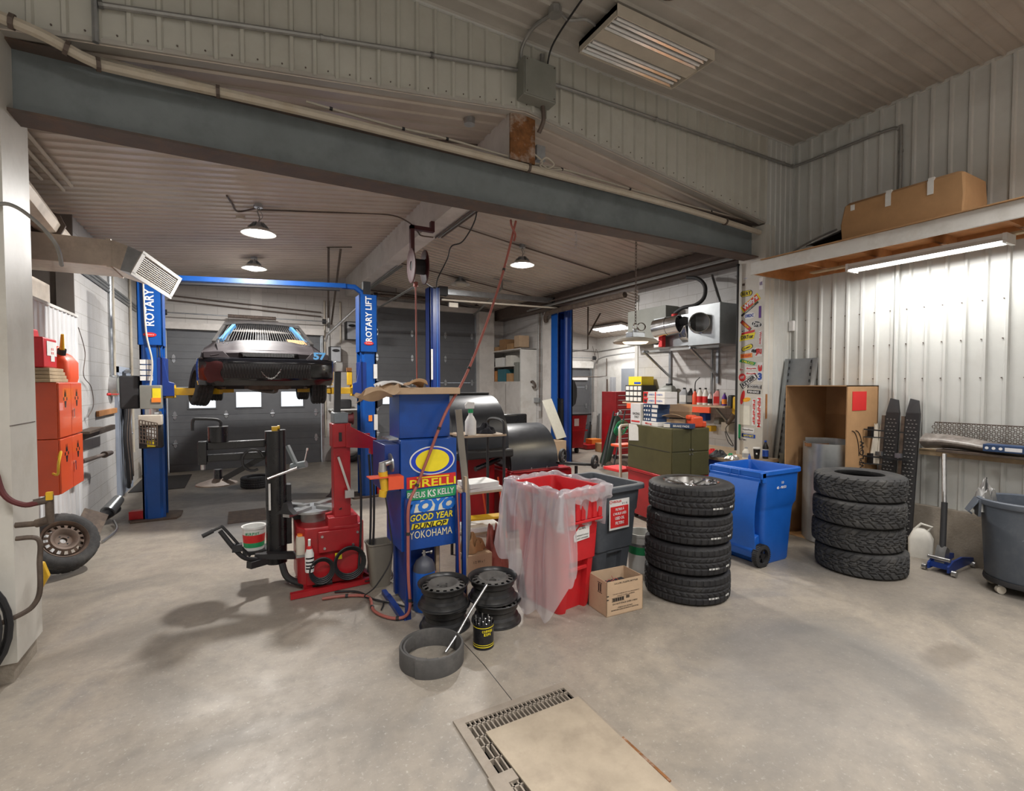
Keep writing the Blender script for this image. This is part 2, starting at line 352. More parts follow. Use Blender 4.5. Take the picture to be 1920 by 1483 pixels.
# ------------------------------------------------------------------ shell
def corr(name,mt,o,u,v,n,U,v0,v1,pitch=.1655,h=.023,minor=0,u0=0,breaks=()):
    """ribbed sheet: ribs repeat along u, run along v; v0(u), v1(u) give its ends"""
    o=Vector(o);u=Vector(u);v=Vector(v);n=Vector(n);us=[(0,0)]
    k=math.ceil((0-u0)/pitch)-1
    while u0+k*pitch<U+pitch:
        b=u0+k*pitch
        for du,hh in ((-.022,0),(-.011,h),(.011,h),(.022,0)):
            us.append((b+du,hh))
        if minor:
            for t in (.36,.64): us+= [(b+pitch*t-.008,0),(b+pitch*t,minor),(b+pitch*t+.008,0)]
        k+=1
    for b in breaks: us+= [(b-1e-4,0),(b+1e-4,0)]
    us=sorted([q for q in us if 0<q[0]<U]+[(0,0),(U,0)])
    m=M();vs=[]
    for (a,hh) in us: vs+= [o+u*a+v*v0(a)+n*hh, o+u*a+v*v1(a)+n*hh]
    m.add(vs,[(2*i,2*i+2,2*i+3,2*i+1) for i in range(len(us)-1)])
    return struct(m.build(name,mt,ang=25))
RX=2.46
def zc(x):   # underside of the bay roof
    if x<=RX: return 4.53+(x-RX)*.1267
    if x<=6.75: return 4.53-(x-RX)*.13
    return 4.53-(6.75-RX)*.13-(x-6.75)*.172
fl=M()
for (x0,y0,x1,y1) in ((-4.2,-3.7,10.4,1.0),(-4.2,2.49,10.4,13),(-4.2,1.0,1.03,2.49),(1.745,1.0,10.4,2.49)): fl.add([(x0,y0,0),(x1,y0,0),(x1,y1,0),(x0,y1,0)],[(0,1,2,3)])
struct(fl.build('floor',m_floor))
struct(M().add([(1.03,1.0,0),(1.745,1.0,0),(1.745,2.49,0),(1.03,2.49,0),(1.03,1.0,-.3),(1.745,1.0,-.3),(1.745,2.49,-.3),(1.03,2.49,-.3)],[(0,1,5,4),(1,2,6,5),(2,3,7,6),(3,0,4,7),(4,5,6,7)]).build('trim_drain_pit',m_blkm))
HY=4.19
corr('wall_header',m_header,(-1.25,HY,0),FX,FZ,(0,-1,0),7.42,lambda u:zc(u-1.25)-.0,lambda u:5.18,breaks=(RX+1.25,),u0=-.02)
corr('wall_header_left',m_left,(-4.2,HY,0),FX,FZ,(0,-1,0),2.95,lambda u:.13,lambda u:5.18)
corr('wall_header_right',m_right,(6.17,HY,0),FX,FZ,(0,-1,0),.58,lambda u:.5,lambda u:5.18,pitch=.11,h=.012)
corr('wall_right',m_right,(6.75,-3.7,0),FY,FZ,(-1,0,0),7.89,lambda u:.53,lambda u:5.18,u0=.02)
corr('ceiling',m_ceil,(-4.2,-3.7,5.18),FY,FX,(0,0,-1),7.89,lambda u:0,lambda u:10.95,u0=.1)
struct(M().box((-4.25,-3.75,0),(-4.2,4.2,5.2)).build('wall_left',m_white))
struct(M().box((-4.25,-3.75,0),(6.8,-3.7,5.2)).build('wall_rear',m_white))
struct(M().box((6.66,-3.7,0),(6.85,4.19,.53)).box((6.85,-3.7,.53),(6.87,4.2,5.2)).box((6.17,4.15,0),(6.66,4.3,.5)).build('trim_foundation',m_conc))
struct(M().box((-4.2,4.22,0),(-1.45,4.3,.13)).build('trim_plinth',m_conc))
struct(M().box((6.715,4.16,.5),(6.76,4.2,5.16)).box((6.73,-3.7,5.15),(6.75,4.19,5.18)).box((-4.2,4.165,5.145),(6.74,4.185,5.18)).build('trim_corner',m_right))
# the gable edge of the header: thickness of the lintel
e=M()
for a,b in ((-1.25,RX),(RX,6.17)):
    for dz,yy0,yy1 in ((0,HY-.012,HY+.1),):
        e.add([(a,yy0,zc(a)-.012),(b,yy0,zc(b)-.012),(b,yy1,zc(b)-.012),(a,yy1,zc(a)-.012),(a,yy0,zc(a)+.02),(b,yy0,zc(b)+.02),(b,yy1,zc(b)+.02),(a,yy1,zc(a)+.02)],
          [(0,3,2,1),(4,5,6,7),(0,1,5,4),(1,2,6,5),(2,3,7,6),(3,0,4,7)])
struct(e.build('trim_header_edge',m_ceil))
# jambs
struct(M().box((-1.47,HY-.012,.13),(-1.25,4.63,4.07)).box((-1.5,HY-.02,.13),(-1.40,HY-.01,4.07)).build('trim_jamb_left',m_jamb))
struct(M().box((-1.46,HY+.01,0),(-1.275,4.60,.13)).box((-4.2,HY,0),(-1.46,HY+.02,.13)).build('trim_jamb_base',m_conc))
struct(M().box((-1.252,HY-.014,1.62),(-1.247,4.6,1.626)).build('trim_jamb_seam',m_conddark))
struct(M().box((6.17,HY-.01,0),(6.37,4.58,4.02)).build('trim_jamb_right',m_jamb))
# bay walls
struct(M().box((-1.95,8.08,0),(-1.8,12.75,zc(-1.8)+.02)).build('wall_bay_left',m_blockx))
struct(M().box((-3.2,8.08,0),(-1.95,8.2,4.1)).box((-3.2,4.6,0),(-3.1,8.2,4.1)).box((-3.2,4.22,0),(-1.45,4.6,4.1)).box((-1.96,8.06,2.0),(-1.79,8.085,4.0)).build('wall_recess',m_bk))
corr('wall_bay_partition',m_left,(-1.78,4.63,0),FY,FZ,FX,3.45,lambda u:.0,lambda u:2.72,h=.014,pitch=.15)
struct(M().box((-1.84,4.63,2.72),(-1.76,8.08,2.75)).box((-3.1,4.63,2.0),(-1.84,8.08,2.02)).build('trim_partition_cap',m_white))
bw=M()
for x0,x1,z0,z1 in ((-1.95,-1.36,0,4.0),(-1.36,1.74,3.03,4.45),(1.74,2.95,0,4.55),(2.95,5.82,3.85,4.6),(5.82,8.0,0,4.3),(8.0,9.9,2.42,4.1),(9.9,10.4,0,3.7)):
    bw.box((x0,12.75,z0),(x1,13.0,z1))
struct(bw.build('wall_back',m_blocky))
struct(M().box((5.84,12.45,0),(6.3,12.76,3.9)).build('trim_pilaster',m_dry))
struct(M().box((6.75,4.3,0),(6.95,7.2,3.98)).build('wall_bay_right',m_blockx))
struct(M().box((6.73,7.18,0),(6.97,7.26,3.5)).build('trim_wall_end',m_white))
struct(M().box((6.75,10.8,0),(6.95,12.8,3.98)).build('wall_bay_right_rear',m_blockx))
struct(M().box((6.62,9.98,0),(7.0,10.42,3.60)).build('trim_column',m_dry))
struct(M().box((10.2,7.2,0),(10.3,12.8,3.6)).build('wall_wing_right',m_white))
struct(M().box((6.97,7.0,0),(10.3,7.2,4.0)).build('wall_wing_front',m_white))
def slope_ceiling(name,x0,x1,y0,y1):
    o=V(x0,y0,zc(x0+.0001));u=Vector(FY);v=V(x1-x0,0,zc(x1-.0001)-zc(x0+.0001));L=v.length;v=v/L
    return corr(name,m_bceil,o,u,v,(0,0,-1),y1-y0,lambda a:0,lambda a:L,pitch=.1655,h=.017)
slope_ceiling('ceiling_bay_left',-3.2,RX,HY,12.85);slope_ceiling('ceiling_bay_right',RX,6.75,HY,12.85);slope_ceiling('ceiling_wing',6.75,10.35,7.0,12.85)
struct(M().box((2.33,4.26,4.07),(2.6,12.8,4.55)).build('trim_ridge_beam',m_dry))
struct(M().box((2.325,4.245,4.065),(2.605,4.265,4.52)).build('trim_ridge_beam_end',m_brown))
struct(M().box((2.95,12.55,3.86),(5.9,12.75,4.0)).box((-1.4,12.6,3.06),(1.8,12.75,3.2)).build('trim_lintels',m_dry))
# eave beam and its conduits along the right side of the bay
struct(M().box((6.45,4.55,3.70),(6.75,12.7,3.98)).build('trim_eave_beam',m_conddark))
t=thing('steel_beam','long blue-grey steel I-beam spanning the wide opening between two clad columns','steel beam',(2.46,4.4,3.6))
M().box((-1.25,4.385,3.615),(6.17,4.405,4.04)).build('web',m_steel,t,True)
M().box((-1.27,4.28,3.598),(6.2,4.51,3.616)).box((-1.25,4.28,4.035),(6.17,4.51,4.05)).build('flange',m_flange,t,True)
# ------------------------------------------------------------------ sectional doors
def sect_door(name,x0,x1,z1,wins,hx,n=5,y=12.70):
    t=thing(name,'','door',((x0+x1)/2,y,0));del t['label'];del t['category'];t['kind']='structure'
    h=z1/n;m=M()
    for i in range(n):
        a=i*h+.003;b=(i+1)*h-.003;cuts=[w for w in wins if w[2]>a and w[3]<b]
        if not cuts:
            m.box((x0,y+.006,a-.004),(x1,y+.045,b+.004))
            for k in range(4):
                q=(b-a)/4;m.box((x0,y,a+k*q+.003),(x1,y+.006,a+(k+1)*q))
        else:
            xs=x0
            for (wa,wb,za,zb) in cuts:
                m.box((xs,y,a),(wa,y+.045,b));m.box((wa,y,a),(wb,y+.045,za));m.box((wa,y,zb),(wb,y+.045,b));xs=wb
            m.box((xs,y,a),(x1,y+.045,b))
    m.box((x0,y+.01,0),(x1,y+.03,.02));m.build('door_panel',m_door,t,True)
    for (wa,wb,za,zb) in wins:
        f=M()
        for q in ((wa-.03,za-.03,wb+.03,za),(wa-.03,zb,wb+.03,zb+.03),(wa-.03,za,wa,zb),(wb,za,wb+.03,zb)): f.box((q[0],y-.012,q[1]),(q[2],y+.01,q[3]))
        fr=f.build('window_frame',m_door,t,True)
        M().box((wa,y+.02,za),(wb,y+.024,zb)).build('pane',m_pane,fr,True)
    hp=[(.0,.055),(.03,.03),(.03,.0),(.03,-.03),(0,-.055),(-.03,-.03),(-.03,0),(-.03,.03)]
    for i in range(1,n):
        for x in hx:
            g=M()
            g.prism([(x+px,i*h+.012+abs(pz)*1.1) for px,pz in ((-.03,0),(.03,0),(.03,.04),(0,.075),(-.03,.04))],y-.012,y-.002,'y')
            g.prism([(x+px,i*h-.012-abs(pz)*1.1) for px,pz in ((-.03,0),(-.03,.04),(0,.075),(.03,.04),(.03,0))],y-.012,y-.002,'y')
            g.cyl((x-.045,y-.015,i*h),(x+.045,y-.015,i*h),.009,n=8);g.build('hinge',m_galv,t,True)
    r=M()
    for x in (x0-.03,x1+.03): r.box((x-.025,y-.05,0),(x+.025,y-.02,z1+.1))
    r.build('track',m_galv,t,True)
    return t
sect_door('door_1',-1.34,1.72,3.04,[(-.96,-.47,1.37,1.71),(-.07,.43,1.37,1.71),(.85,1.32,1.37,1.71)],(-1.22,.0-.27,.66,1.6))
sect_door('door_2',2.97,5.82,3.86,[(3.17,3.63,1.38,1.64),(3.95,4.35,1.38,1.64)],(3.08,4.0,4.93,5.72),6)
sect_door('door_3',8.05,9.86,2.40,[(8.28,8.42,1.38,1.68),(9.12,9.27,1.36,1.70)],(8.15,8.75,9.72),4)
struct(M().box((8.0,12.6,2.40),(9.95,12.75,2.62)).build('trim_door_header',m_white))
t=thing('door_4','','door',(10.19,11.2,0));del t['label'];del t['category'];t['kind']='structure'
M().box((10.15,10.5,0),(10.2,11.52,2.36)).build('door_panel',m_doorg,t,True)
t=thing('door_5','','door',(-1.79,10.9,0));del t['label'];del t['category'];t['kind']='structure'
M().box((-1.80,10.35,0),(-1.755,11.25,2.08)).build('door_panel',m_doorw,t,True,bev=.004)
f=M();f.box((-1.80,10.25,0),(-1.75,10.35,2.18)).box((-1.80,11.25,0),(-1.75,11.35,2.18)).box((-1.80,10.25,2.08),(-1.75,11.35,2.18)).build('door_frame',m_doorw,t,True)
M().cyl((-1.755,11.1,1.0),(-1.70,11.1,1.0),.02).bar((-1.70,11.1,1.0),(-1.70,10.98,1.0),.02).build('handle',m_chrome,t,True)
M().cyl((-1.755,10.9,2.12),(-1.69,10.9,2.12),.03).bar((-1.70,10.9,2.12),(-1.70,10.6,2.1),.05,.05).build('door_closer',m_galv,t,True)
# door shafts, springs and operator conduits above the rear doors
for (nm,x0,x1,z,lb,sp0,sp1) in (('torsion_shaft',-1.4,1.85,3.38,'torsion shaft with dark springs above the door behind the raised car',-.2,.75),('torsion_shaft',2.95,5.85,4.12,'torsion shaft with long dark springs above the tall middle rear door',3.05,5.1),('torsion_shaft',8.0,9.95,2.72,'torsion shaft above the door at the back of the right-hand wing',8.3,8.9)):
    t=thing(nm,lb,'door shaft',((x0+x1)/2,12.5,z))
    M().cyl((x0,12.5,z),(x1,12.5,z),.013).build('shaft',m_galv,t,True)
    M().tube([(sp0+(sp1-sp0)*i/60,12.5+.0*i,z) for i in range(61)],[.038+.006*(i%2) for i in range(61)],10).build('spring',m_conddark,t,True)
    M().cyl((x0+.02,12.5,z),(x0+.10,12.5,z),.06).build('cable_drum',m_blkm,t,True);M().cyl((x1-.1,12.5,z),(x1-.02,12.5,z),.06).build('cable_drum',m_blkm,t,True)
# ------------------------------------------------------------------ lamps
def area(par,loc,sx,sy,pw,col=(1,.97,.93),rot=(0,0,0),shape='RECTANGLE',spread=180):
    l=bpy.data.lights.new('lamp_light','AREA');l.shape=shape;l.size=sx;l.size_y=sy;l.energy=pw;l.color=col;l.spread=D2R(spread)
    o=bpy.data.objects.new('lamp_light',l);C.objects.link(o);o.location=loc;o.rotation_euler=rot
    if par: o.parent=par;o.matrix_parent_inverse=wmat(par).inverted()
    return o
def highbay(x,y,z,zc_,label,lit=True,pw=0,group=None):
    t=thing('high_bay_lamp',label,'ceiling lamp',(x,y,z))
    M().lathe([(.0,.075),(.08,.07),(.17,.03),(.215,-.0),(.21,-.012),(.16,.012),(.1,.02),(0,.022)],36).build('shade',m_white,t)
    M().lathe([(0,-.045),(.07,-.042),(.12,-.028),(.138,-.006),(.138,.016),(0,.016)],30).build('lens',m_lamp if lit else m_beige,t)
    f=M();f.cyl((0,0,.07),(0,0,.13),.055,n=20)
    for k in range(12):
        a=math.pi*2*k/12;f.bar((.05*math.cos(a),.05*math.sin(a),.13),(.12*math.cos(a),.12*math.sin(a),.06),.004,.03)
    f.build('heat_sink',m_galv,t)
    L=zc_-z;g=M();n=max(3,int(L-.15)//1)
    g.tube([(0,0,.13),(.015,0,.2),(-.01,0,max(.25,L-.1)),(0,0,L-.02)],.008,6);g.tube(bez([(.0,0,.15),(.05,0,.22),(.03,0,L-.1),(0,0,L-.03)],4),.004,6)
    g.build('hanging_cable',m_cond,t)
    M().cyl((0,0,L-.05),(0,0,L),.055,n=8).build('junction_box',m_galv,t)
    if lit: area(t,(x,y,z-.05),.26,.26,pw,shape='DISK')
    return t
highbay(.25,7.35,3.87,4.25,'lit round high-bay lamp hanging in front of the raised car, left bay',True,175)
highbay(.27,10.35,4.03,4.25,'lit round high-bay lamp hanging above the raised car near the rear door',True,165)
highbay(4.31,7.44,3.95,zc(4.31),'lit round high-bay lamp hanging in the middle bay right of the slanting red hose',True,185)
highbay(4.37,10.3,4.12,zc(4.37),'unlit round high-bay lamp hanging behind the second lift crossbar',False)
tag(M().cyl((.05,7.9,zc(.05)-.05),(.05,7.9,zc(.05)-.005),.06,n=20).build('smoke_detector',m_beige),'small round cream detector on the bay roof left of the nearest lamp','detector')
# lamp on a chain from the I-beam
t=thing('chain_lamp','pale round lamp hanging on a long chain from the right end of the steel beam','hanging lamp',(4.2,4.52,2.40))
M().lathe([(.0,.05),(.12,.045),(.24,.02),(.27,-.005),(.26,-.02),(.2,.0),(0,.004)],36).build('shade',m_pvc,t)
M().lathe([(0,-.03),(.13,-.025),(.15,-.008),(.15,.0),(0,.0)],30).build('lens',m_lampw,t)
M().box((-.10,-.06,.045),(.10,.06,.11)).cyl((0,0,.11),(0,0,.15),.03).build('housing',m_galv,t,bev=.006)
M().tube([(.035*math.cos(a),0,.18+.035*math.sin(a)) for a in [math.pi*2*k/12 for k in range(12)]],.008,6,closed=True).build('hook_ring',m_chrome,t)
ch=M();z=.21;k=0
while z<1.19:
    a=[math.pi*2*i/10 for i in range(10)]
    if k%2==0: p=[(.011*math.cos(q),0,z+.02+.024*math.sin(q)) for q in a]
    else: p=[(0,.011*math.cos(q),z+.02+.024*math.sin(q)) for q in a]
    ch.tube(p,.0035,5,closed=True);z+=.036;k+=1
ch.build('chain',m_conddark,t)
M().tube(bez([(.12,0,.04),(.3,.02,-.0),(.34,.03,.0),(.5,.1,.03)]),.006,6).cyl((.3,.02,0),(.42,.06,0),.022).build('power_lead',m_blkm,t)
area(t,(4.2,4.52,2.36),.2,.2,12,(1,.85,.6),shape='DISK')
# coiled wire bundle left on a nail behind the chain lamp
t=tag(M().tube([(4.52+.07*math.cos(a)*(1-.04*(i%3)),4.75+.01*i/40,2.62+.05*math.sin(a)) for i,a in enumerate([k*.5 for k in range(60)])],.004,5).build('wire_coil',m_conddark),'small loose coil of wire hanging just behind the chain lamp','wire coil')
# wing troffer
t=thing('fluorescent_troffer','bright rectangular fluorescent fixture on the sloping ceiling of the right-hand wing','ceiling light',(9.2,10.85,3.62))
zz=zc(9.2)-.03
Rt=Matrix.Rotation(math.atan(.172),4,'Y')
M().box((-.25,-.65,.0),(.25,.65,.05),T=Rt).build('housing',m_white,t)
l=M()
for s in (-.12,.12): l.box((s-.07,-.62,-.01),(s+.07,.62,.0),T=Rt)
l.build('diffuser',m_tube,t);t.location=(9.2,10.85,zc(9.2)-.10)
area(t,(9.2,10.85,3.40),.6,1.2,80)
# unlit T5 fixture on the front ceiling
t=thing('high_bay_fluorescent','large open four-tube fluorescent fixture mounted under the high front ceiling, reflectors shining','ceiling light',(3.47,3.6,5.05))
f=M();f.box((-.61,-.27,.02),(.61,.27,.07)).box((-.61,-.275,-.03),(.61,-.265,.07)).box((-.61,.265,-.03),(.61,.275,.07)).box((-.61,-.27,-.03),(-.60,.27,.07)).box((.60,-.27,-.03),(.61,.27,.07)).box((-.6,-.07,-.02),(.6,.07,.02))
f.build('housing',m_beige,t)
for yy in (-.215,-.12,.12,.215):
    r=M();r.prism([(yy-.045,-.018),(yy-.02,.018),(yy+.02,.018),(yy+.045,-.018),(yy+.045,-.012),(yy+.022,.022),(yy-.022,.022),(yy-.045,-.012)],-.59,.59,'x');r.build('reflector',m_shiny,t)
    M().cyl((-.57,yy,-.004),(.57,yy,-.004),.013,n=12).build('tube',m_tw,t)
for x in (-.5,.5): pass
M().cyl((-.5,0,.07),(-.5,0,.13),.006).cyl((.5,0,.07),(.5,0,.13),.006).build('hanger',m_cond,t)
t=tag(M().lathe([(0,0),(.12,0),(.13,.02),(.1,.05),(0,.05)],20,T=Matrix.Translation((3.16,3.0,5.12))).build('ceiling_disc',m_grime),'brown round disc on the front ceiling cut by the top edge of the picture','ceiling disc')
# unseen tube lights, added out of view to brighten the front floor
for i,(x,y) in enumerate(((-1.2,.6),(2.2,-.9),(4.9,.2),(.6,-2.4))):
    t=thing('added_ceiling_light','added unseen four-tube light on the front ceiling '+('left of the viewpoint','behind the viewpoint','above the tyre side of the room','at the rear of the room')[i],'ceiling light',(x,y,5.05))
    M().box((-.61,-.27,.02),(.61,.27,.07)).build('housing',m_beige,t)
    for yy in (-.2,-.07,.07,.2): M().cyl((-.57,yy,.005),(.57,yy,.005),.012,n=8).build('tube',m_tube,t)
    area(t,(x,y,5.02),1.2,.5,(122,124,90,88)[i],(1,.97,.94),spread=132)
# strip light under the shelf
t=thing('strip_light','long lit fluorescent strip light hung under the front edge of the high wooden shelf','strip light',(6.3,2.5,3.22))
M().box((-.09,-.68,.03),(.09,.68,.06)).prism([(-.09,.03),(.09,.03),(.115,-.01),(.11,-.012),(.085,.026),(-.085,.026),(-.11,-.012),(-.115,-.01)],-.68,.68,'y').build('reflector_housing',m_white,t)
M().box((-.11,-.69,-.03),(.11,-.66,.06)).build('end_cap',m_white,t);M().box((-.11,.66,-.03),(.11,.69,.06)).build('end_cap',m_white,t)
for x in (-.045,.045): M().cyl((x,-.66,.0),(x,.66,.0),.016,n=12).build('tube',m_tube,t)
area(t,(6.3,2.5,3.2),.12,1.3,32)
# ------------------------------------------------------------------ pipes and conduits, front room
def pipe(name,pts,r,mt,label,cat='pipe',clips=0,smooth=6,clipmat=None):
    t=thing(name,label,cat,pts[0]);P=bez(pts,smooth) if smooth>1 else [Vector(p) for p in pts]
    M().tube(P,r,8).build('run',mt,t,True)
    if clips:
        for k in range(clips):
            i=int((k+.5)/clips*(len(P)-1));a=P[i];b=P[min(i+1,len(P)-1)];d=(b-a).normalized()
            M().cyl(a-d*.012,a+d*.012,r*1.35,n=8).build('clip',clipmat or mt,t,True)
    return t
pipe('painted_pipe',[(-4.0,4.12,4.1),(-1.6,4.12,4.095),(-1.32,4.12,4.09)],.035,m_pvc,'cream painted pipe entering along the header wall at the far left','pipe',0,3)
pipe('painted_pipe',[(-1.27,4.12,4.085),(-1.04,4.14,4.045),(-.82,4.20,3.99),(-.6,4.235,3.995),(.8,4.235,4.02),(4.3,4.235,3.99),(6.12,4.235,3.91)],.035,m_pvc,'long cream painted pipe running along the top of the steel beam','pipe',6,6,m_conddark)
pipe('electrical_conduit',[(-1.25,4.36,4.13),(-.5,4.36,4.09),(.6,4.36,4.10),(2.3,4.36,4.10)],.018,m_pvc,'thin painted conduit behind the cream pipe above the left half of the beam','conduit',4)
pipe('cable_bundle',[(.5,4.31,4.14),(1.2,4.31,4.12),(1.7,4.31,4.13),(2.55,4.30,4.10),(3.1,4.31,4.12),(4.4,4.33,4.09),(6.0,4.33,4.075)],.011,m_beige,'bundle of pale cables tied along the top of the steel beam','cable',7,6,m_blkm)
pipe('cable_loop',[(2.62,4.3,4.2),(2.7,4.26,4.12),(2.66,4.24,4.06),(2.74,4.24,4.05),(2.84,4.26,4.12),(2.76,4.28,4.18),(2.68,4.26,4.10),(2.8,4.26,4.06),(2.95,4.28,4.10)],.009,m_beige,'tangled cable loop beside the lower end of the ridge beam','cable')
pipe('electrical_conduit',[(-.75,4.155,4.34),(.6,4.155,4.58),(1.5,4.155,4.73),(2.36,4.155,4.86)],.019,m_cond,'grey conduit climbing along the header wall to the left of the junction box','conduit',5,1)
pipe('electrical_conduit',[(2.72,4.155,4.83),(2.95,4.155,4.85),(4.5,4.155,4.86),(6.5,4.155,4.87),(6.66,4.15,4.87),(6.715,4.08,4.87),(6.715,3.5,4.87),(6.715,3.05,4.87),(6.715,2.92,4.84),(6.715,2.89,4.75),(6.715,2.89,3.6)],.019,m_cond,'grey conduit from the junction box along the header and round onto the right wall','conduit',8,5)
pipe('electrical_conduit',[(6.715,2.89,3.3),(6.715,2.89,1.7)],.021,m_right,'painted conduit dropping down the right wall behind the leaning running boards','conduit',3,1,m_cond)
pipe('electrical_conduit',[(-.78,4.155,5.1),(-.78,4.155,4.09)],.019,m_galv,'short vertical galvanised conduit at the top left of the header wall','conduit',2,1)
pipe('electrical_conduit',[(2.40,4.15,4.92),(2.38,4.12,5.05),(2.40,3.95,5.14),(2.46,3.72,5.14)],.017,m_cond,'bent conduit from the junction box up onto the ceiling box','conduit')
pipe('electrical_conduit',[(2.62,4.15,4.9),(2.62,4.14,5.08)],.024,m_cond,'stub of wide conduit standing on top of the junction box','conduit',0,1)
pipe('power_cable',[(2.66,4.12,4.92),(2.64,4.0,5.08),(2.6,3.6,5.13),(2.55,3.0,5.15)],.009,m_blkm,'black cable looping from the junction box to the ceiling','cable')
pipe('electrical_conduit',[(2.48,3.66,5.14),(2.62,3.70,5.13),(2.75,3.62,5.13),(2.87,3.63,5.12)],.013,m_cond,'thin conduit from the ceiling box to the four-tube fixture','conduit')
t=tag(M().cyl((2.46,3.68,5.10),(2.46,3.68,5.165),.06,n=8).build('ceiling_box',m_cond),'octagonal grey electrical box on the front ceiling','junction box')
t=thing('junction_box','large flat grey metal junction box screwed to the header wall above the ridge beam','junction box',(2.53,4.08,4.58))
M().box((2.35,4.03,4.58),(2.71,4.17,4.93)).build('body',m_greybox,t,True,bev=.006)
M().box((2.36,4.018,4.59),(2.70,4.03,4.92)).build('lid',m_greybox,t,True,bev=.003)
for x in (2.38,2.68):
    for z in (4.61,4.9): M().cyl((x,4.012,z),(x,4.02,z),.006,n=8).build('screw',m_conddark,t,True)
pipe('electrical_conduit',[(2.62,4.13,4.58),(2.63,4.13,4.45),(2.62,4.2,4.36)],.022,m_conddark,'dark conduit leaving the bottom of the junction box beside the rusty beam end','conduit')
t=tag(M().cyl((2.0,4.48,4.41),(2.0,4.48,4.47),.055,n=8).build('ceiling_box',m_galv),'small octagonal box under the bay roof left of the ridge beam end','junction box')
tag(M().box((2.66,4.3,4.15),(2.76,4.36,4.30)).build('switch_box',m_galv),'small galvanised box fixed just right of the ridge beam end','junction box')
# rust-free wall screws
sm=M()
for k in range(44):
    x=-1.25+.02+k*.1655*1.0
    if x<6.1: 
        zz=zc(x)+.06;sm.cyl((x+.06,4.18,zz),(x+.06,4.186,zz),.006,n=6)
sm2=sm.build('trim_screws_header',m_conddark);struct(sm2)
sm=M()
for k in range(26):
    y=4.19-.06-k*.1655
    for z in (1.95,2.35,2.75): sm.cyl((6.748,y,z-.0),(6.738,y,z),.006,n=6)
struct(sm.build('trim_screws_right',m_conddark))
# ------------------------------------------------------------------ bay pipework
for i,(x,z) in enumerate(((6.30,3.80),(6.35,3.74),(6.40,3.69),(6.28,3.70))):
    pipe('electrical_conduit',[(x,4.55,z),(x,10.6,z)],.016,m_cond if i%2 else m_conddark,('upper','second','third','lowest')[i]+' of the four parallel conduits along the right eave of the bay','conduit',0,1)
pipe('dark_pipe',[(6.42,7.2,3.58),(6.42,9.6,3.58),(6.46,10.0,3.52),(6.55,10.15,3.42)],.06,m_grime,'thick dirty brown pipe below the eave beside the second lift','pipe')
for i,(x,z) in enumerate(((-1.62,3.96),(-1.52,3.97),(-1.72,3.95))):
    pipe('electrical_conduit',[(x,4.6,z),(x,7.0-.15*i,z)],.02,m_pvc,('middle','inner','outer')[i]+' of three pale conduits under the left eave near the left column','conduit',0,1)
for i,(x,z) in enumerate(((2.62,4.06),(2.67,4.07),(2.72,4.08))):
    pipe('electrical_conduit',[(x-.05,4.6,z-.01),(x-.05,7.0,z-.01)],.013,m_conddark if i!=1 else m_cond,('left','middle','right')[i]+' of three conduits under the near part of the ridge beam','conduit',0,1)
    pipe('electrical_conduit',[(x-.05,9.0,z-.01),(x-.05,12.2,z-.01)],.013,m_cond,('left','middle','right')[i]+' of three conduits under the far part of the ridge beam','conduit',0,1)
pipe('power_cable',[(-.1,7.0,zc(-.1)-.03),(-.05,7.3,zc(0)-.03),(.02,7.6,zc(0)-.03),(.25,7.45,zc(.25)-.02)],.012,m_conddark,'dark cable snaking across the bay roof to the nearest left lamp','cable')
pipe('power_cable',[(.25,7.5,zc(.25)-.03),(1.2,7.5,zc(1.2)-.03),(2.0,7.5,zc(2.0)-.03),(2.28,7.4,4.35),(2.3,7.0,4.1),(2.32,6.9,4.02),(2.5,6.9,4.02)],.011,m_conddark,'dark cable from the nearest left lamp across to the ridge beam','cable')
pipe('power_cable',[(2.6,5.6,4.2),(2.62,5.7,3.95),(2.58,6.0,3.75),(2.5,6.2,3.72),(2.52,6.4,3.6),(2.42,6.5,3.35),(2.45,6.7,3.25),(2.2,6.5,3.28)],.009,m_blkm,'black cable sagging from the ridge beam down to the hose reel','cable')
pipe('power_cable',[(3.0,7.4,zc(3.0)-.03),(4.31,7.44,zc(4.31)-.03),(6.3,7.5,zc(6.3)-.03)],.011,m_conddark,'cable run across the roof through the middle bay lamp','cable',0,2)
pipe('power_cable',[(3.0,10.3,zc(3.0)-.03),(4.37,10.3,zc(4.37)-.03),(6.3,10.3,zc(6.3)-.03)],.011,m_conddark,'cable run across the roof through the unlit lamp','cable',0,2)
pipe('roof_cable',[(-1.2,4.95,zc(-1.2)-.02),(.2,4.95,zc(.2)-.02),(2.3,4.95,zc(2.3)-.03)],.012,m_conddark,'thin dark cable across the roof just behind the left half of the steel beam','cable',0,1)
tag(M().tube([(2.0+.004*math.sin(i*1.6),6.0+.004*math.cos(i*1.6),0) for i in range(2)],.001,4).build('x',m_conddark),'x','x') if False else None
t=tag(M().tube([(3.33+.012*math.cos(i*.9),4.55+.012*math.sin(i*.9),3.6-i*.004) for i in range(50)],.003,5).build('hanging_spring',m_alu),'small coil spring hanging under the middle of the steel beam','spring')
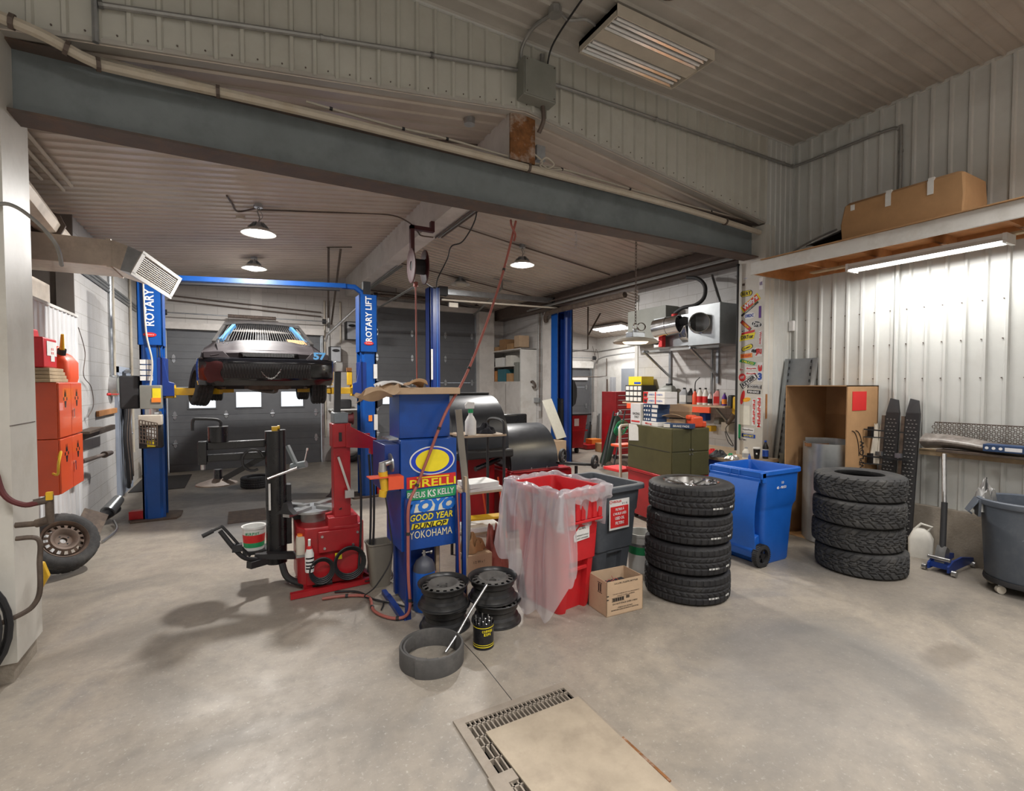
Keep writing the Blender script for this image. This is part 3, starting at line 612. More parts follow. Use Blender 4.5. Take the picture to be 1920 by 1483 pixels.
# steel angle braces hanging from roof
def brace(pts,label,w=.045,mt=None):
    t=thing('roof_brace',label,'steel brace',pts[0][0])
    for a,b in pts: M().bar(a,b,w,.012).build('bar',mt or m_cond,t,True)
brace([((1.42,9.5,4.36),(1.86,9.5,4.42)),((1.66,9.5,4.36),(1.92,12.3,3.3)),((1.45,9.5,4.35),(1.85,12.3,3.45))],'tall angle-iron door track brace hanging from the roof left of the ridge beam',.04,m_grime)
brace([((2.75,8.6,3.9),(2.75,8.6,3.6)),((2.75,8.6,3.62),(3.0,12.6,3.75))],'grey door rail running back from the hose reel bracket',.06,m_cond)
brace([((5.0,9.5,4.12),(5.0,9.5,3.95)),((5.0,9.5,3.97),(5.75,12.6,3.82)),((4.8,9.5,4.15),(5.25,9.5,4.12))],'grey door rail running back under the roof behind the second lift crossbar',.06,m_cond)
brace([((7.55,9.8,3.8),(7.55,9.8,2.75)),((7.55,9.8,2.75),(6.75,10.2,2.6)),((8.1,10.0,3.7),(7.6,9.85,3.1))],'right-angled track hanger hanging in the right-hand wing',.045,m_grime)
pipe('door_track',[(9.95,12.6,1.0),(9.95,12.6,2.3),(9.95,12.45,2.62),(9.96,12.1,2.74),(9.98,11.2,2.80),(10.0,9.5,2.86)],.022,m_cond,'curved door track of the wing door turning back along the right wall','door track')
pipe('track_hanger',[(10.1,12.15,2.7),(10.1,12.15,2.15),(9.95,12.3,2.12),(8.1,12.45,2.1)],.015,m_grime,'thin brown hanger rail in front of the wing door','rail',0,1)
tag(M().box((8.45,12.64,2.02),(9.75,12.69,2.12)).build('door_weather_bar',m_tw),'white horizontal bar across the wing door','bar')
pipe('wall_cable',[(7.0,12.68,3.0),(8.5,12.68,2.98),(10.1,12.68,2.95),(10.17,12.5,2.95),(10.17,9.5,3.1)],.012,m_cond,'thin conduit along the walls of the right-hand wing','conduit')
pipe('wire_tangle',[(9.9,12.6,3.1),(9.95,12.55,2.8),(10.0,12.5,2.55),(10.05,12.5,2.8),(9.95,12.5,3.0),(9.9,12.5,2.7)],.008,m_conddark,'loose loop of wire hanging in the corner of the wing','wire')
for i,z in enumerate((3.52,3.62)):
    pipe('electrical_conduit',[(-1.3,12.7,z+.15),(.6,12.7,z+.05),(1.75,12.7,z)],.014,m_conddark,('lower','upper')[i]+' of two dark conduits high on the rear wall behind the car','conduit',0,3)
    pipe('electrical_conduit',[(2.9,12.6,z+.62),(4.3,12.6,z+.57),(5.9,12.6,z+.35)],.014,m_conddark,('lower','upper')[i]+' of two dark conduits above the tall middle rear door','conduit',0,3)
struct(M().box((.25,12.72,3.1),(.48,12.76,4.3)).box((3.6,12.72,3.95),(3.8,12.76,4.6)).build('trim_wall_piers',m_dry))
# ------------------------------------------------------------------ lifts
def post(t,x,y,h,w,d,sgn,mt,mt2,ext=0):
    """C-section column; open side faces +sgn x"""
    m=M();a=x-w/2;b=x+w/2
    if sgn>0: m.box((a,y-d/2,0),(a+.02,y+d/2,h));op=b
    else: m.box((b-.02,y-d/2,0),(b,y+d/2,h));op=a
    m.box((a,y-d/2,0),(b,y-d/2+.015,h));m.box((a,y+d/2-.015,0),(b,y+d/2,h))
    m.prism([(a+.03,y-d/2),(b-.03,y-d/2),(b-.06,y-d/2-.035),(a+.06,y-d/2-.035)],0,h,'z')
    return m.build('column',[mt],t,True)
for i,(x,s,lb) in enumerate(((-1.06,1,'left'),(1.88,-1,'right'))):
    t=thing('lift_post','tall blue '+lb+'-hand post of the two-post lift holding up the black car','car lift',(x,8.5,0))
    post(t,x,8.5,3.34 if s<0 else 3.34,.26,.28,s,m_liftb,m_liftb2)
    M().box((x-.14,8.30,2.42),(x+.14,8.36,3.36)).box((x-.14,8.30,2.42),(x-.125,8.64,3.36)).box((x+.125,8.30,2.42),(x+.14,8.64,3.36)).build('top_cover',m_liftb,t,True,bev=.004)
    text('ROTARY' if s>0 else 'ROTARY LIFT',(x,8.298,2.93 if s>0 else 2.96),(0,0,1),(-1,0,0),.50 if s>0 else .74,.105,m_tw,t,bold=.02)
    M().prism([(x+.075*math.cos(a),2.58-.02+.03*math.sin(a)) for a in [k*math.pi/10 for k in range(20)]],8.292,8.299,'y').build('badge',m_tr,t,True)
    text('Rotary',(x,8.29,2.56),FX,FZ,.10,.022,m_tw,t)
    M().prism([(-.26,-.24),(.26,-.24),(.3,-.1),(.3,.2),(.2,.26),(-.2,.26),(-.3,.2),(-.3,-.1)],0,.025,'z',T=Matrix.Translation((x,8.5,0))).build('base_plate',m_grime,t,True)
    M().prism([(-.1,-.05),(.1,-.05),(.08,.06),(-.08,.06)],.03,.14,'z',T=Matrix.Translation((x-.19*s,8.42,0))).build('foot_guard',m_red,t,True)
    # carriage and arms
    zc0=1.78
    M().box((x+s*.10-.03,8.32,1.70),(x+s*.10+.06,8.68,2.25)).prism([(x+s*.12,1.72),(x+s*.26,1.72),(x+s*.26,1.90),(x+s*.20,1.92),(x+s*.13,2.3)],8.30,8.34,'y').build('carriage',m_liftb2,t,True,bev=.004)
    for (y0,ex,ey) in ((8.42,.42*s,-.22),(8.6,.5*s,.7)):
        a=M();p=V(x+.22*s,y0,zc0);q=V(x+.22*s+ex,y0+ey,zc0)
        a.bar(p,q,.11,.10);a.bar(q-(q-p)*.2,q+(q-p)*.45,.08,.07)
        a.cyl((x+.22*s,y0,zc0-.09),(x+.22*s,y0,zc0+.09),.035);a.box((x+.18*s-.05,y0-.07,zc0+.06),(x+.18*s+.06,y0+.07,zc0+.09));a.box((x+.18*s-.05,y0-.07,zc0-.09),(x+.18*s+.06,y0+.07,zc0-.06))
        arm=a.build('swing_arm',m_yel,t,True,bev=.004)
        e=q+(q-p)*.42
        M().cyl((e.x,e.y,zc0+.03),(e.x,e.y,zc0+.10),.035).cyl((e.x,e.y,zc0+.10),(e.x,e.y,zc0+.13),.06).build('lift_pad',m_blkm,arm,True)
    if s>0:
        # motor, tank and labels
        M().box((-1.17,8.16,1.55),(-.93,8.30,1.87)).build('motor_box',m_greybox,t,True,bev=.008)
        M().box((-1.03,8.155,1.66),(-.935,8.158,1.83)).build('warning_label',m_ty,t,True);M().box((-1.04,8.15,1.64),(-.935,8.156,1.70)).build('warning_label',m_to,t,True)
        M().cyl((-1.05,8.24,1.46),(-1.05,8.24,1.56),.08).cyl((-1.0,8.2,1.48),(-.95,8.18,1.48),.04).build('pump',m_alu,t,True)
        M().box((-1.19,8.14,1.33),(-.93,8.30,1.47)).build('oil_tank',m_beige,t,True,bev=.01)
        M().box((-1.19,8.16,1.02),(-.93,8.30,1.33)).build('control_box',m_blkm,t,True,bev=.008)
        M().box((-1.1,8.155,1.15),(-1.0,8.159,1.31)).build('safety_label',m_paper,t,True);M().box((-1.1,8.155,1.04),(-1.01,8.159,1.13)).build('warning_label',m_ty,t,True)
        for k in range(4):
            for j in range(2): M().box((-1.18+.075*j,8.305+0*.1,2.16-.075*k),(-1.115+.075*j,8.322,2.22-.075*k)).build('safety_label',m_paper,t,True)
        M().box((-1.42,8.36,1.55),(-1.2,8.6,2.0)).build('release_cover',m_blkm,t,True,bev=.02)
        M().cyl((-1.42,8.35,1.75),(-1.5,8.3,1.75),.006).cyl((-1.5,8.3,1.75),(-1.53,8.28,1.75),.018).build('release_knob',m_tr,t,True)
        M().tube(bez([(-1.12,8.28,3.3),(-1.1,8.28,2.6),(-1.04,8.28,2.2),(-1.06,8.25,1.87)]),.012,6).build('power_cable',m_beige,t,True)
        M().tube([(-.99,8.33,2.42),(-.98,8.33,1.9),(-.95,8.33,1.6)],.008,6).tube([(-.96,8.33,2.42),(-.94,8.33,1.6)],.008,6).build('hydraulic_hose',m_blkm,t,True)
    else:
        M().prism([(2.03,1.48),(2.12,1.55),(2.13,1.85),(2.09,1.93),(2.03,1.95)],8.36,8.6,'y').build('release_cover',m_blkm,t,True,bev=.01)
        for (z0,z1,xx) in ((1.98,2.22,1.99),(1.12,1.38,1.99)): M().box((xx-.03,8.318,z0),(xx+.03,8.322,z1)).build('safety_label',m_paper,t,True)
        M().box((1.87,8.318,1.27),(1.93,8.322,1.37)).build('warning_label',m_to,t,True)
        M().box((1.83,8.44,3.34),(1.95,8.56,3.6)).build('top_stub',m_blkm,t,True)
t=tag(M().bar((-.95,8.5,3.38),(1.55,8.5,3.50),.12,.07).tube([(1.5,8.5,3.5),(1.7,8.5,3.5),(1.82,8.5,3.42),(1.84,8.5,3.3)],.045,8).build('lift_crossbar',m_liftb),'blue overhead crossbar joining the two posts of the lift holding the car','crossbar')
tag(M().cyl((-.85,8.42,3.30),(1.45,8.42,3.42),.022).build('padded_limit_bar',m_blkm),'black padded limit bar slung under the blue crossbar','bar')
# diamond pattern rubber mat hanging on left post
t=M();n=6
for i in range(n+1):
    for j in range(n+1): pass
for i in range(n+1):
    t.bar((-1.17,8.1,1.41-.0-.05*i+.0),(-1.17+.19,8.1,1.41-.05*i-.05),.012,.012);t.bar((-1.17+.032*i,8.1,1.41-.008*i),(-1.17+.032*i,8.1,1.10-.008*i),.014,.012)
tag(t.build('perforated_mat',m_grime),'brown perforated rubber mat hanging on the left lift post below its tank','mat')
for i,(x,lb,sg) in enumerate(((3.51,'left',1),(6.84,'right',-1))):
    t=thing('lift_post','bare deep-blue '+lb+'-hand post of the second lift, no car on it','car lift',(x,9.75,0))
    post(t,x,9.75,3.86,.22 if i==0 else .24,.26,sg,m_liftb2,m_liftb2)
    M().box((x-.28,9.5,0),(x+.28,10.0,.02)).build('base_plate',m_grime,t,True)
    for k in range(3): M().box((x+.02-.045*k*sg*0+.0,9.58-.003,0.02),(x+.05,9.60,3.84)).build('ridge',m_liftb,t,True) if k==0 else None
    if i==0: M().box((x-.1,9.574,1.98),(x-.06,9.58,2.6)).build('safety_label',m_paper,t,True)
    else:
        M().box((6.62,9.62,0),(6.70,9.85,1.55)).build('carriage',m_blk,t,True)
        M().box((6.50,9.62,0),(6.53,9.85,3.6)).build('rail_edge',m_liftb,t,True)
        M().prism([(6.98,1.35),(7.06,1.42),(7.10,1.6),(7.10,1.8),(7.02,1.98),(6.98,2.0)],9.62,9.85,'y').build('release_cover',m_blkm,t,True,bev=.01)
t=thing('lift_crossbar','galvanised overhead crossbar between the posts of the second lift','crossbar',(5.2,9.7,3.8))
M().bar((3.62,9.68,3.80),(6.75,9.68,3.84),.06,.11).build('beam',m_galv,t,True);M().cyl((3.65,9.6,3.62),(6.5,9.6,3.66),.02).build('limit_bar',m_beige,t,True)
M().box((3.8,9.56,3.48),(4.0,9.62,3.57)).build('limit_switch',m_beige,t,True)
M().box((6.4,9.62,3.7),(6.71,9.75,3.9)).build('bracket',m_blkm,t,True);M().box((3.62,9.62,3.72),(3.8,9.75,3.9)).build('bracket',m_blkm,t,True)
m_dust=mat('dusty_wheel_disc',(.12,.115,.108),.6,.1,.15,12,.05,80,.4,(.07,.068,.065),7,.6)
# ------------------------------------------------------------------ tyres and wheels
def tyre_mesh(R,W,rb,kind,n=320):
    prof=[(rb,.012),(rb+.012,.004),(rb+.05,-.0),(R*.86,.002),(R*.94,.012),(R*.965,.02)]
    rows=26;tz0,tz1=.026,W-.026
    tread=[(R*(1-.012*abs(2*i/(rows-1)-1)**3)-.0,tz0+(tz1-tz0)*i/(rows-1)) for i in range(rows)]
    top=[(r,W-z) for (r,z) in prof[::-1]]
    inner=[(rb+.004,W-.03),(rb+.03,W*.75),(R-.03,W*.7),(R-.022,W*.5),(R-.03,W*.3),(rb+.03,W*.25),(rb+.004,.03)]
    P=prof+tread+top+inner;t0=len(prof);t1=t0+rows
    vs=[];fs=[];m=len(P)
    for k in range(n):
        a=2*math.pi*k/n
        for i,(r,z) in enumerate(P):
            d=0
            if t0<=i<t1:
                j=i-t0;q=j/(rows-1)
                if kind=='road':
                    if j in (6,7,12,13,18,19): d=.010
                    elif j<6 or j>19: d=.007 if k%8 in (0,1) else 0
                    elif (k+ (j if j<13 else -j))%8 in (0,1): d=.006
                elif kind=='terrain':
                    ph=2*math.pi*k/16
                    c1=7+1.6*(1 if math.sin(ph)>0 else -1);c2=18+1.6*(1 if math.sin(ph+1.6)>0 else -1);c3=12.5+1.4*(1 if math.sin(ph+.8)>0 else -1)
                    if abs(j-c1)<.9 or abs(j-c2)<.9 or abs(j-c3)<.8: d=.014
                    else:
                        s=(k+(j*1 if j<13 else (26-j)*1)+(5 if 8<j<18 else 0))%11
                        if s in (0,1): d=.013
                        elif (k+2*j)%11==6: d=.003
            if kind=='terrain' and (i==t0-1 or i==t1): d=.010 if (k%11) in (0,1) else 0
            if kind=='road' and (i==t0-1 or i==t1): d=.003 if k%8==0 else 0
            vs.append(((r-d)*math.cos(a),(r-d)*math.sin(a),z))
    for k in range(n):
        l=(k+1)%n
        for i in range(m):
            j=(i+1)%m;fs.append((k*m+i,l*m+i,l*m+j,k*m+j))
    g=M();g.add(vs,fs);return g
def side_letters(par,s,R,z,h,arc0,arc1,mt,flip=1):
    n=len(s)
    for i,ch in enumerate(s):
        if ch==' ':continue
        a=arc0+(arc1-arc0)*i/(n-1)
        c=(R*math.cos(a),R*math.sin(a),z)
        text(ch,c,(-math.sin(a)*flip,math.cos(a)*flip,0),(math.cos(a)*-flip*-1,math.sin(a)*-flip*-1,0),h*.7,h,mt,par,world=False,bold=.02)
def alloy(par,R,z):
    w=thing('x','x','x') if False else None
    g=M().lathe([(R+.004,z),(R+.004,z+.012),(R-.012,z+.006),(R-.02,z-.02),(R-.035,z-.12),(R-.03,z-.125),(R-.012,z-.03),(R,z-.01)],64,closed=True)
    for k in range(5):
        for s in (-1,1):
            a=2*math.pi*k/5;b=a+s*.20;c=a+s*.05
            p=(.05*math.cos(c),.05*math.sin(c));q=((R-.012)*math.cos(b),(R-.012)*math.sin(b))
            b2=b+s*.09;c2=c+s*.4
            g.add([(p[0],p[1],z-.03),(q[0],q[1],z-.008),((R-.012)*math.cos(b2),(R-.012)*math.sin(b2),z-.012),(.07*math.cos(c2),.07*math.sin(c2),z-.034),
                   (p[0],p[1],z-.055),(q[0],q[1],z-.04),((R-.012)*math.cos(b2),(R-.012)*math.sin(b2),z-.04),(.07*math.cos(c2),.07*math.sin(c2),z-.06)],
                  [(0,3,2,1),(4,5,6,7),(0,1,5,4),(1,2,6,5),(2,3,7,6),(3,0,4,7)])
    g.lathe([(0,z-.02),(.028,z-.022),(.032,z-.03),(.075,z-.036),(.08,z-.06),(0,z-.06)],32)
    r=g.build('alloy_rim',m_chrome,par)
    h=M()
    for k in range(5):
        a=2*math.pi*(k+.5)/5;h.cyl((.055*math.cos(a),.055*math.sin(a),z-.036),(.055*math.cos(a),.055*math.sin(a),z-.030),.01,n=10)
    h.build('bolt_holes',m_blk,r)
    M().lathe([(0,z-.13),(R-.04,z-.13),(R-.04,z-.10)],40).build('brake_side',m_blkm,r)
rt=tyre_mesh(.372,.25,.235,'road')
lab=['topmost wide road tyre of the front stack, lying flat with a polished five-spoke alloy rim','second road tyre from the top in the stack beside the blue wheeled bin','third road tyre from the top in the stack beside the blue wheeled bin','bottom road tyre of the front stack, standing on the concrete beside the carton']
first=None
for i,(x,y,z) in enumerate([(3.60,3.14,.756),(3.585,3.145,.504),(3.555,3.135,.252),(3.555,3.135,0)]):
    if first is None:
        t=thing('tyre',lab[i],'tyre',(x,y,z),.4,'front stack of road tyres');body=rt.build('tread_and_sidewall',m_rub,t,ang=32);alloy(t,.24,.235)
        first=body
    else:
        t=thing('tyre',lab[i],'tyre',(x,y,z),i*1.3,'front stack of road tyres');b=first.copy();C.objects.link(b);b.parent=t
        side_letters(t,'SKY9AM',.3635,.10,.02,0,.001,m_tw) if False else None
    g=M()
    for k in range(14):
        a=-1.9+.03*k-(i*1.3 if i else .4)+ (0.25 if k>8 else 0)
        g.box((-.006,-.001,-.007),(.004,.001,.007),T=Matrix.Rotation(a,4,'Z')@Matrix.Translation((.3738,0,.075))@Matrix.Rotation(D2R(90+30*(k%3)),4,'Z'))
    g.build('chalk_print',m_paper,t)
at=tyre_mesh(.400,.245,.215,'terrain',330)
first=None
lab=['topmost chunky all-terrain tyre of the right stack, empty in the middle','second chunky all-terrain tyre from the top of the right stack','third chunky all-terrain tyre from the top of the right stack','bottom chunky all-terrain tyre of the right stack, resting on the floor']
for i,(x,y,z) in enumerate([(5.56,2.69,.735),(5.53,2.68,.49),(5.555,2.70,.245),(5.57,2.67,0)]):
    t=thing('tyre',lab[i],'tyre',(x,y,z),i*.8,'right stack of all-terrain tyres')
    if first is None: first=at.build('tread_and_sidewall',m_rub2,t,ang=32)
    else: b=first.copy();C.objects.link(b);b.parent=t
def steel_wheel(par,mt,R=.2,H=.175,name='rim',disc=None):
    prof=[(R-.004,0),(R,.004),(R-.002,.012),(R-.014,.016),(R-.022,.03),(R-.024,.05),(R-.045,.065),(R-.046,.10),(R-.028,.115),(R-.022,.15),(R-.014,H-.016),(R-.002,H-.012),(R,H-.004),(R-.004,H),
          (R-.018,H-.012),(R-.028,H-.03),(R-.032,H-.055)]
    g=M().lathe(prof,72)
    dp=[(R-.032,H-.055),(R-.036,H-.034),(R-.041,H-.028),(R-.072,H-.019),(R-.086,H-.006),(R-.100,H-.008),(.072,H-.034),(.062,H-.040),(.03,H-.040),(.028,H-.07)]
    n=64;vs=[];fs=[];m=len(dp)
    for k in range(n):
        a=2*math.pi*k/n
        for (r,z) in dp: vs.append((r*math.cos(a),r*math.sin(a),z))
    for k in range(n):
        l=(k+1)%n
        for i in range(m-1):
            if i==2 and k%4 in (1,2): continue
            fs.append((k*m+i,l*m+i,l*m+i+1,k*m+i+1))
    g.add(vs,fs,1);o=g.build(name,[mt,disc or m_dust],par)
    h=M()
    for k in range(4):
        a=2*math.pi*k/4+.4;h.cyl((.048*math.cos(a),.048*math.sin(a),H-.041),(.048*math.cos(a),.048*math.sin(a),H-.0385),.008,n=10)
    h.cyl((0,0,H-.0515),(0,0,H-.0505),.029,n=20) if False else None
    h.build('bolt_holes',m_blk,o)
    return o
lab=['upper black steel wheel of the left pair in front of the blue gas bottle','lower black steel wheel of the left pair, behind the rolled rubber strip','upper black steel wheel of the right pair beside the red plastic bin','lower black steel wheel of the right pair, behind the can of bolts']
t=None
for i,(x,y,z) in enumerate([(1.365,3.575,.177),(1.38,3.585,0),(1.755,3.50,.177),(1.775,3.475,0)]):
    if t is None: t=thing('vehicle_wheel',lab[i],'wheel rim',(x,y,z),.3,'loose steel wheels');steel_wheel(t,m_whl);w0=t
    else: dup(w0,(x,y,z),.3+i,lab[i])
# rolled rubber strip
t=thing('rubber_strip_coil','coil of wide dark rubber strip lying on the floor nearest the camera','rubber strip',(1.115,3.155,0))
def coil(r0,r1,a0,a1,h0,h1,nm,n=90):
    g=M();vs=[]
    for i in range(n+1):
        f=i/n;a=a0+(a1-a0)*f;r=r0+(r1-r0)*f
        for (dr,z) in ((-.009,h0),(.009,h0),(.011,h0+.01),(.011,h1-.012),(.006,h1),(-.006,h1),(-.011,h1-.012),(-.011,h0+.01)): vs.append(((r+dr)*math.cos(a),(r+dr)*math.sin(a),z))
    fs=[(i*8+k,i*8+(k+1)%8,(i+1)*8+(k+1)%8,(i+1)*8+k) for i in range(n) for k in range(8)]+[tuple(range(8)),tuple(n*8+k for k in range(8))]
    return g.add(vs,fs).build(nm,m_rubstrip,t)
m_rubstrip=mat('grey_rubber_strip',(.085,.082,.080),.75,0,.15,12,.1,80,.3,(.14,.13,.12),6,.5)
coil(.213,.200,-2.4,4.6,.0,.125,'outer_turns');coil(.185,.175,2.0,4.2,.03,.115,'inner_lap')
tag(M().tube(bez([(1.22,3.16,.03),(1.33,3.2,.12),(1.45,3.26,.22),(1.62,3.33,.36)]),.010,10).build('steel_rod',m_alu),'bent grey steel rod leaning from the rubber coil over the can of bolts','rod')
t=thing('can_of_bolts','small black and gold tin can full of bolts on the floor by the steel wheels','tin can',(1.512,3.165,0))
M().lathe([(0,.004),(.073,.004),(.076,0),(.074,.012),(.074,.165),(.076,.178),(.072,.176),(.070,.03),(0,.03)],36).build('tin',m_blk,t)
M().lathe([(.0748,.155),(.0748,.160)],36).lathe([(.0748,.018),(.0748,.024)],36).lathe([(.0748,.034),(.0748,.038)],36).build('gold_bands',m_ty,t)
def cyltext(par,s,R,z,h,a0,wch,mt):
    for i,ch in enumerate(s):
        if ch==' ':continue
        a=a0+(i-(len(s)-1)/2)*wch/R
        text(ch,((R)*math.cos(a),(R)*math.sin(a),z),(-math.sin(a),math.cos(a),0),FZ,wch*.8,h,mt,par,world=False,bold=.03)
cyltext(t,'COFFEE',.0745,.135,.018,-1.62,.0135,m_ty);cyltext(t,'EXPR',.0745,.112,.018,-1.62,.0135,m_ty);cyltext(t,'###',.0745,.07,.02,-1.6,.016,m_paper) if False else None
g=M()
for k in range(16):
    a=k*2.4;r=.012*math.sqrt(k)*.95+.008;x=r*math.cos(a);y=r*math.sin(a)
    g.cyl((x,y,.03),(x*1.25,y*1.25,.185+.012*(k%3)),.005,n=8)
g.build('bolts',m_alu,t)
M().prism([(-.02,-.01),(.02,-.014),(.024,.006),(-.016,.012)],.08,.082,'z').build('x',m_paper,t) if False else None
# ------------------------------------------------------------------ lofted bins
def rrect(w,d,r,n=5,fn=0,notch=0,nw=.0,mid=4):
    """rounded rectangle loop, front edge (y=-d/2) gets extra points that can be pushed in by notch"""
    P=[]
    fx=[-nw,-nw+.012,nw-.012,nw] if nw else []
    def corner(cx,cy,a0):
        for k in range(n+1):
            a=a0+math.pi/2*k/n;P.append((cx+r*math.cos(a),cy+r*math.sin(a)))
    corner(-w/2+r,-d/2+r,math.pi)
    for i,x in enumerate(fx): P.append((x,-d/2+(notch if i in (1,2) else 0)))
    corner(w/2-r,-d/2+r,-math.pi/2);corner(w/2-r,d/2-r,0);corner(-w/2+r,d/2-r,math.pi/2)
    return P
def loft(g,loops,mi=0,cap0=True,cap1=True):
    n=len(loops[0]);vs=[p for l in loops for p in l]
    fs=[(i*n+k,i*n+(k+1)%n,(i+1)*n+(k+1)%n,(i+1)*n+k) for i in range(len(loops)-1) for k in range(n)]
    if cap0: fs.append(tuple(range(n))[::-1])
    if cap1: fs.append(tuple((len(loops)-1)*n+k for k in range(n)))
    return g.add(vs,fs,mi)
def lv(P,z,dx=0,dy=0): return [(x+dx,y+dy,z) for (x,y) in P]
def bin_body(levels,top_w,top_d,zt,nw=0,inner_drop=.6):
    L=[]
    for (z,w,d,r,no) in levels: L.append(lv(rrect(w,d,r,5,0,no,nw),z))
    # rim lip
    w,d,r=levels[-1][1],levels[-1][2],levels[-1][3]
    L+= [lv(rrect(top_w,top_d,r+.01,5,0,0,nw),zt-.045),lv(rrect(top_w,top_d,r+.01,5,0,0,nw),zt-.008),lv(rrect(top_w-.015,top_d-.015,r,5,0,0,nw),zt),
         lv(rrect(w-.02,d-.02,r*.8,5,0,0,nw),zt),lv(rrect(w-.03,d-.03,r*.8,5,0,0,nw),zt-.02)]
    L.append(lv(rrect(w-.10,d-.10,r*.7,5,0,0,nw),zt-inner_drop))
    g=M();return loft(g,L)
# red bin
t=thing('wheeled_bin','red wheeled bin with polythene liner, fluted front and torn white label','wheeled bin',(2.385,3.52,0),D2R(9));t.scale=(.83,.88,1)
b=bin_body([(0,.42,.50,.06,.05),(.03,.44,.52,.06,.06),(.42,.50,.60,.07,.06),(.50,.52,.62,.07,.045),(.53,.52,.625,.07,0),(.74,.555,.665,.07,0),(.76,.58,.70,.07,0),(.97,.60,.72,.07,0)],.66,.78,1.03,.13)
b.build('body',m_redpl,t,bev=0)
g=M()
for k in range(7):
    x=-.24+.08*k;g.prism([(x-.03,.0),(x+.03,.0),(x+.024,-.018),(x-.024,-.018)],.78,.955,'z',T=Matrix.Translation((0,-.350,0)))
g.build('fluting',m_redpl,t,bev=.004)
M().prism([(-.27,.775),(.27,.775),(.26,.755),(-.26,.755)],-.375,-.33,'y').build('ledge',m_redpl,t,bev=.004)
M().box((-.12,-.302,.345),(.12,-.275,.375)).build('grab_bar',m_redpl,t,bev=.006)
t2=M().prism([(-.09,.60),(.12,.61),(.12,.735),(.0,.72),(-.03,.71),(-.10,.65)],-.330,-.327,'y').build('label',m_paper,t)
for s,z,h,wd in (('GLOBAL',.705,.022,.10),('CONTENANTS PLASTIQUE',.645,.014,.18),('PLASTIC CONTAINERS',.622,.014,.17)): text(s,(.015,-.331,z),FX,FZ,wd,h,m_tb,t,world=False,bold=.01)
M().cyl((-.22,.28,.10),(-.15,.28,.10),.10).cyl((.15,.28,.10),(.22,.28,.10),.10).build('wheels',m_blkm,t)
# polythene liner over the red bin
def film():
    g=M();hw,hd=.345,.405;per=[(-hw,hd),(-hw,-hd),(hw,-hd),(hw,hd)];N=220;nv=34
    seg=[(V(*per[i],0),V(*per[(i+1)%4],0)) for i in range(4)];ln=[(b-a).length for a,b in seg];T=sum(ln)
    def base(u):
        d=u*T
        for (a,b),l in zip(seg,ln):
            if d<=l: 
                e=(b-a)/l;return a+e*d,V(e.y,-e.x,0)*-1 if False else V(-e.y,e.x,0)*-1
            d-=l
        return seg[0][0],V(-1,0,0)
    def L(u):
        d=u*T
        if d<ln[0]: f=d/ln[0];return .55+.42*math.sin(f*math.pi*.62)+.04*math.sin(u*80)
        d-=ln[0]
        if d<ln[1]:
            f=d/ln[1]
            if f<.16: return .72-.3*f+.02*math.sin(f*30)
            if f<.24: return .67-(f-.16)*6.9
            return .10+.015*math.sin(f*25)
        d-=ln[1]
        return .12+.03*math.sin(d*9)
    vs=[]
    for i in range(N+1):
        u=i/N;p,n=base(u%1);l=L(u%1)
        c=V(0,0,0)
        for j in range(nv+1):
            s=j/nv
            if s<.22:  # inside
                q=s/.22;z=.72+.36*q+.012*math.sin(u*70);o=-.055*(1-q)-.012;fold=.012*math.sin(u*95+q*4)
            elif s<.30:
                q=(s-.22)/.08;z=1.045+.012*math.sin(q*math.pi)+.010*math.sin(u*60);o=-.012+.03*q;fold=.004*math.sin(u*120)
            else:
                q=(s-.30)/.70;z=1.045-l*q;d=q*l
                o=.018+.16*d*(1 if l>.3 else .1)+.02*math.sin(u*33+d*3)*min(1,d*4);fold=(.020*math.sin(u*78+d*2.0)+.010*math.sin(u*171-d*5))*min(1,d*5+.2)
            w=p+n*(o+fold)+V(.012*math.sin(q*5+u*40),0,0)
            vs.append((w.x,w.y,max(z,.02)))
    fs=[(i*(nv+1)+j,(i+1)*(nv+1)+j,(i+1)*(nv+1)+j+1,i*(nv+1)+j+1) for i in range(N) for j in range(nv)]
    return g.add(vs,fs)
fo=film().build('polythene_liner',m_film,None,ang=80);fo.location=(2.385,3.52,0);fo.rotation_euler=(0,0,D2R(9));fo.scale=(.83,.88,1)
tag(fo,'clear polythene liner draped over the red bin and hanging down its left side','plastic bag')
# grey wheeled bin
t=thing('wheeled_bin','dark grey wheeled bin with red used-oil-filter notice behind the small carton','wheeled bin',(3.04,3.83,0),D2R(5))
bin_body([(0,.42,.46,.05,.0),(.05,.44,.48,.05,.045),(.30,.48,.54,.06,.045),(.44,.50,.57,.06,.045),(.47,.50,.575,.06,0),(.66,.53,.61,.06,0),(.70,.56,.65,.06,0),(.88,.58,.68,.06,0)],.66,.76,.94,.10).build('body',m_bing,t)
M().box((-.10,-.278,.305),(.10,-.255,.33)).build('grab_bar',m_bing,t,bev=.006)
nt_=M().box((-.13,-.335,.54),(.13,-.332,.83)).build('notice',m_paper,t)
M().box((-.115,-.338,.56),(.115,-.335,.755)).build('red_panel',m_tr,nt_)
for s,z,wd in (('FILTRES \u00c0',.73,.11),("L'HUILE US\u00c9S",.69,.17),('USED OIL',.645,.12),('FILTERS',.60,.11)): text(s,(0,-.339,z),FX,FZ,wd,.028,m_tw,t,world=False,bold=.025)
text('VEOLIA',(-.035,-.337,.80),FX,FZ,.12,.022,m_tr,t,world=False,bold=.02);text('P 1 K',(.07,-.337,.775),FX,FZ,.07,.018,m_tb,t,world=False)
M().lathe([(.010,0),(.015,0),(.015,.001),(.010,.001)],20,closed=True,T=Matrix.Translation((-.112,-.336,.80))@Matrix.Rotation(math.pi/2,4,'X')).build('emblem',m_tr,t)
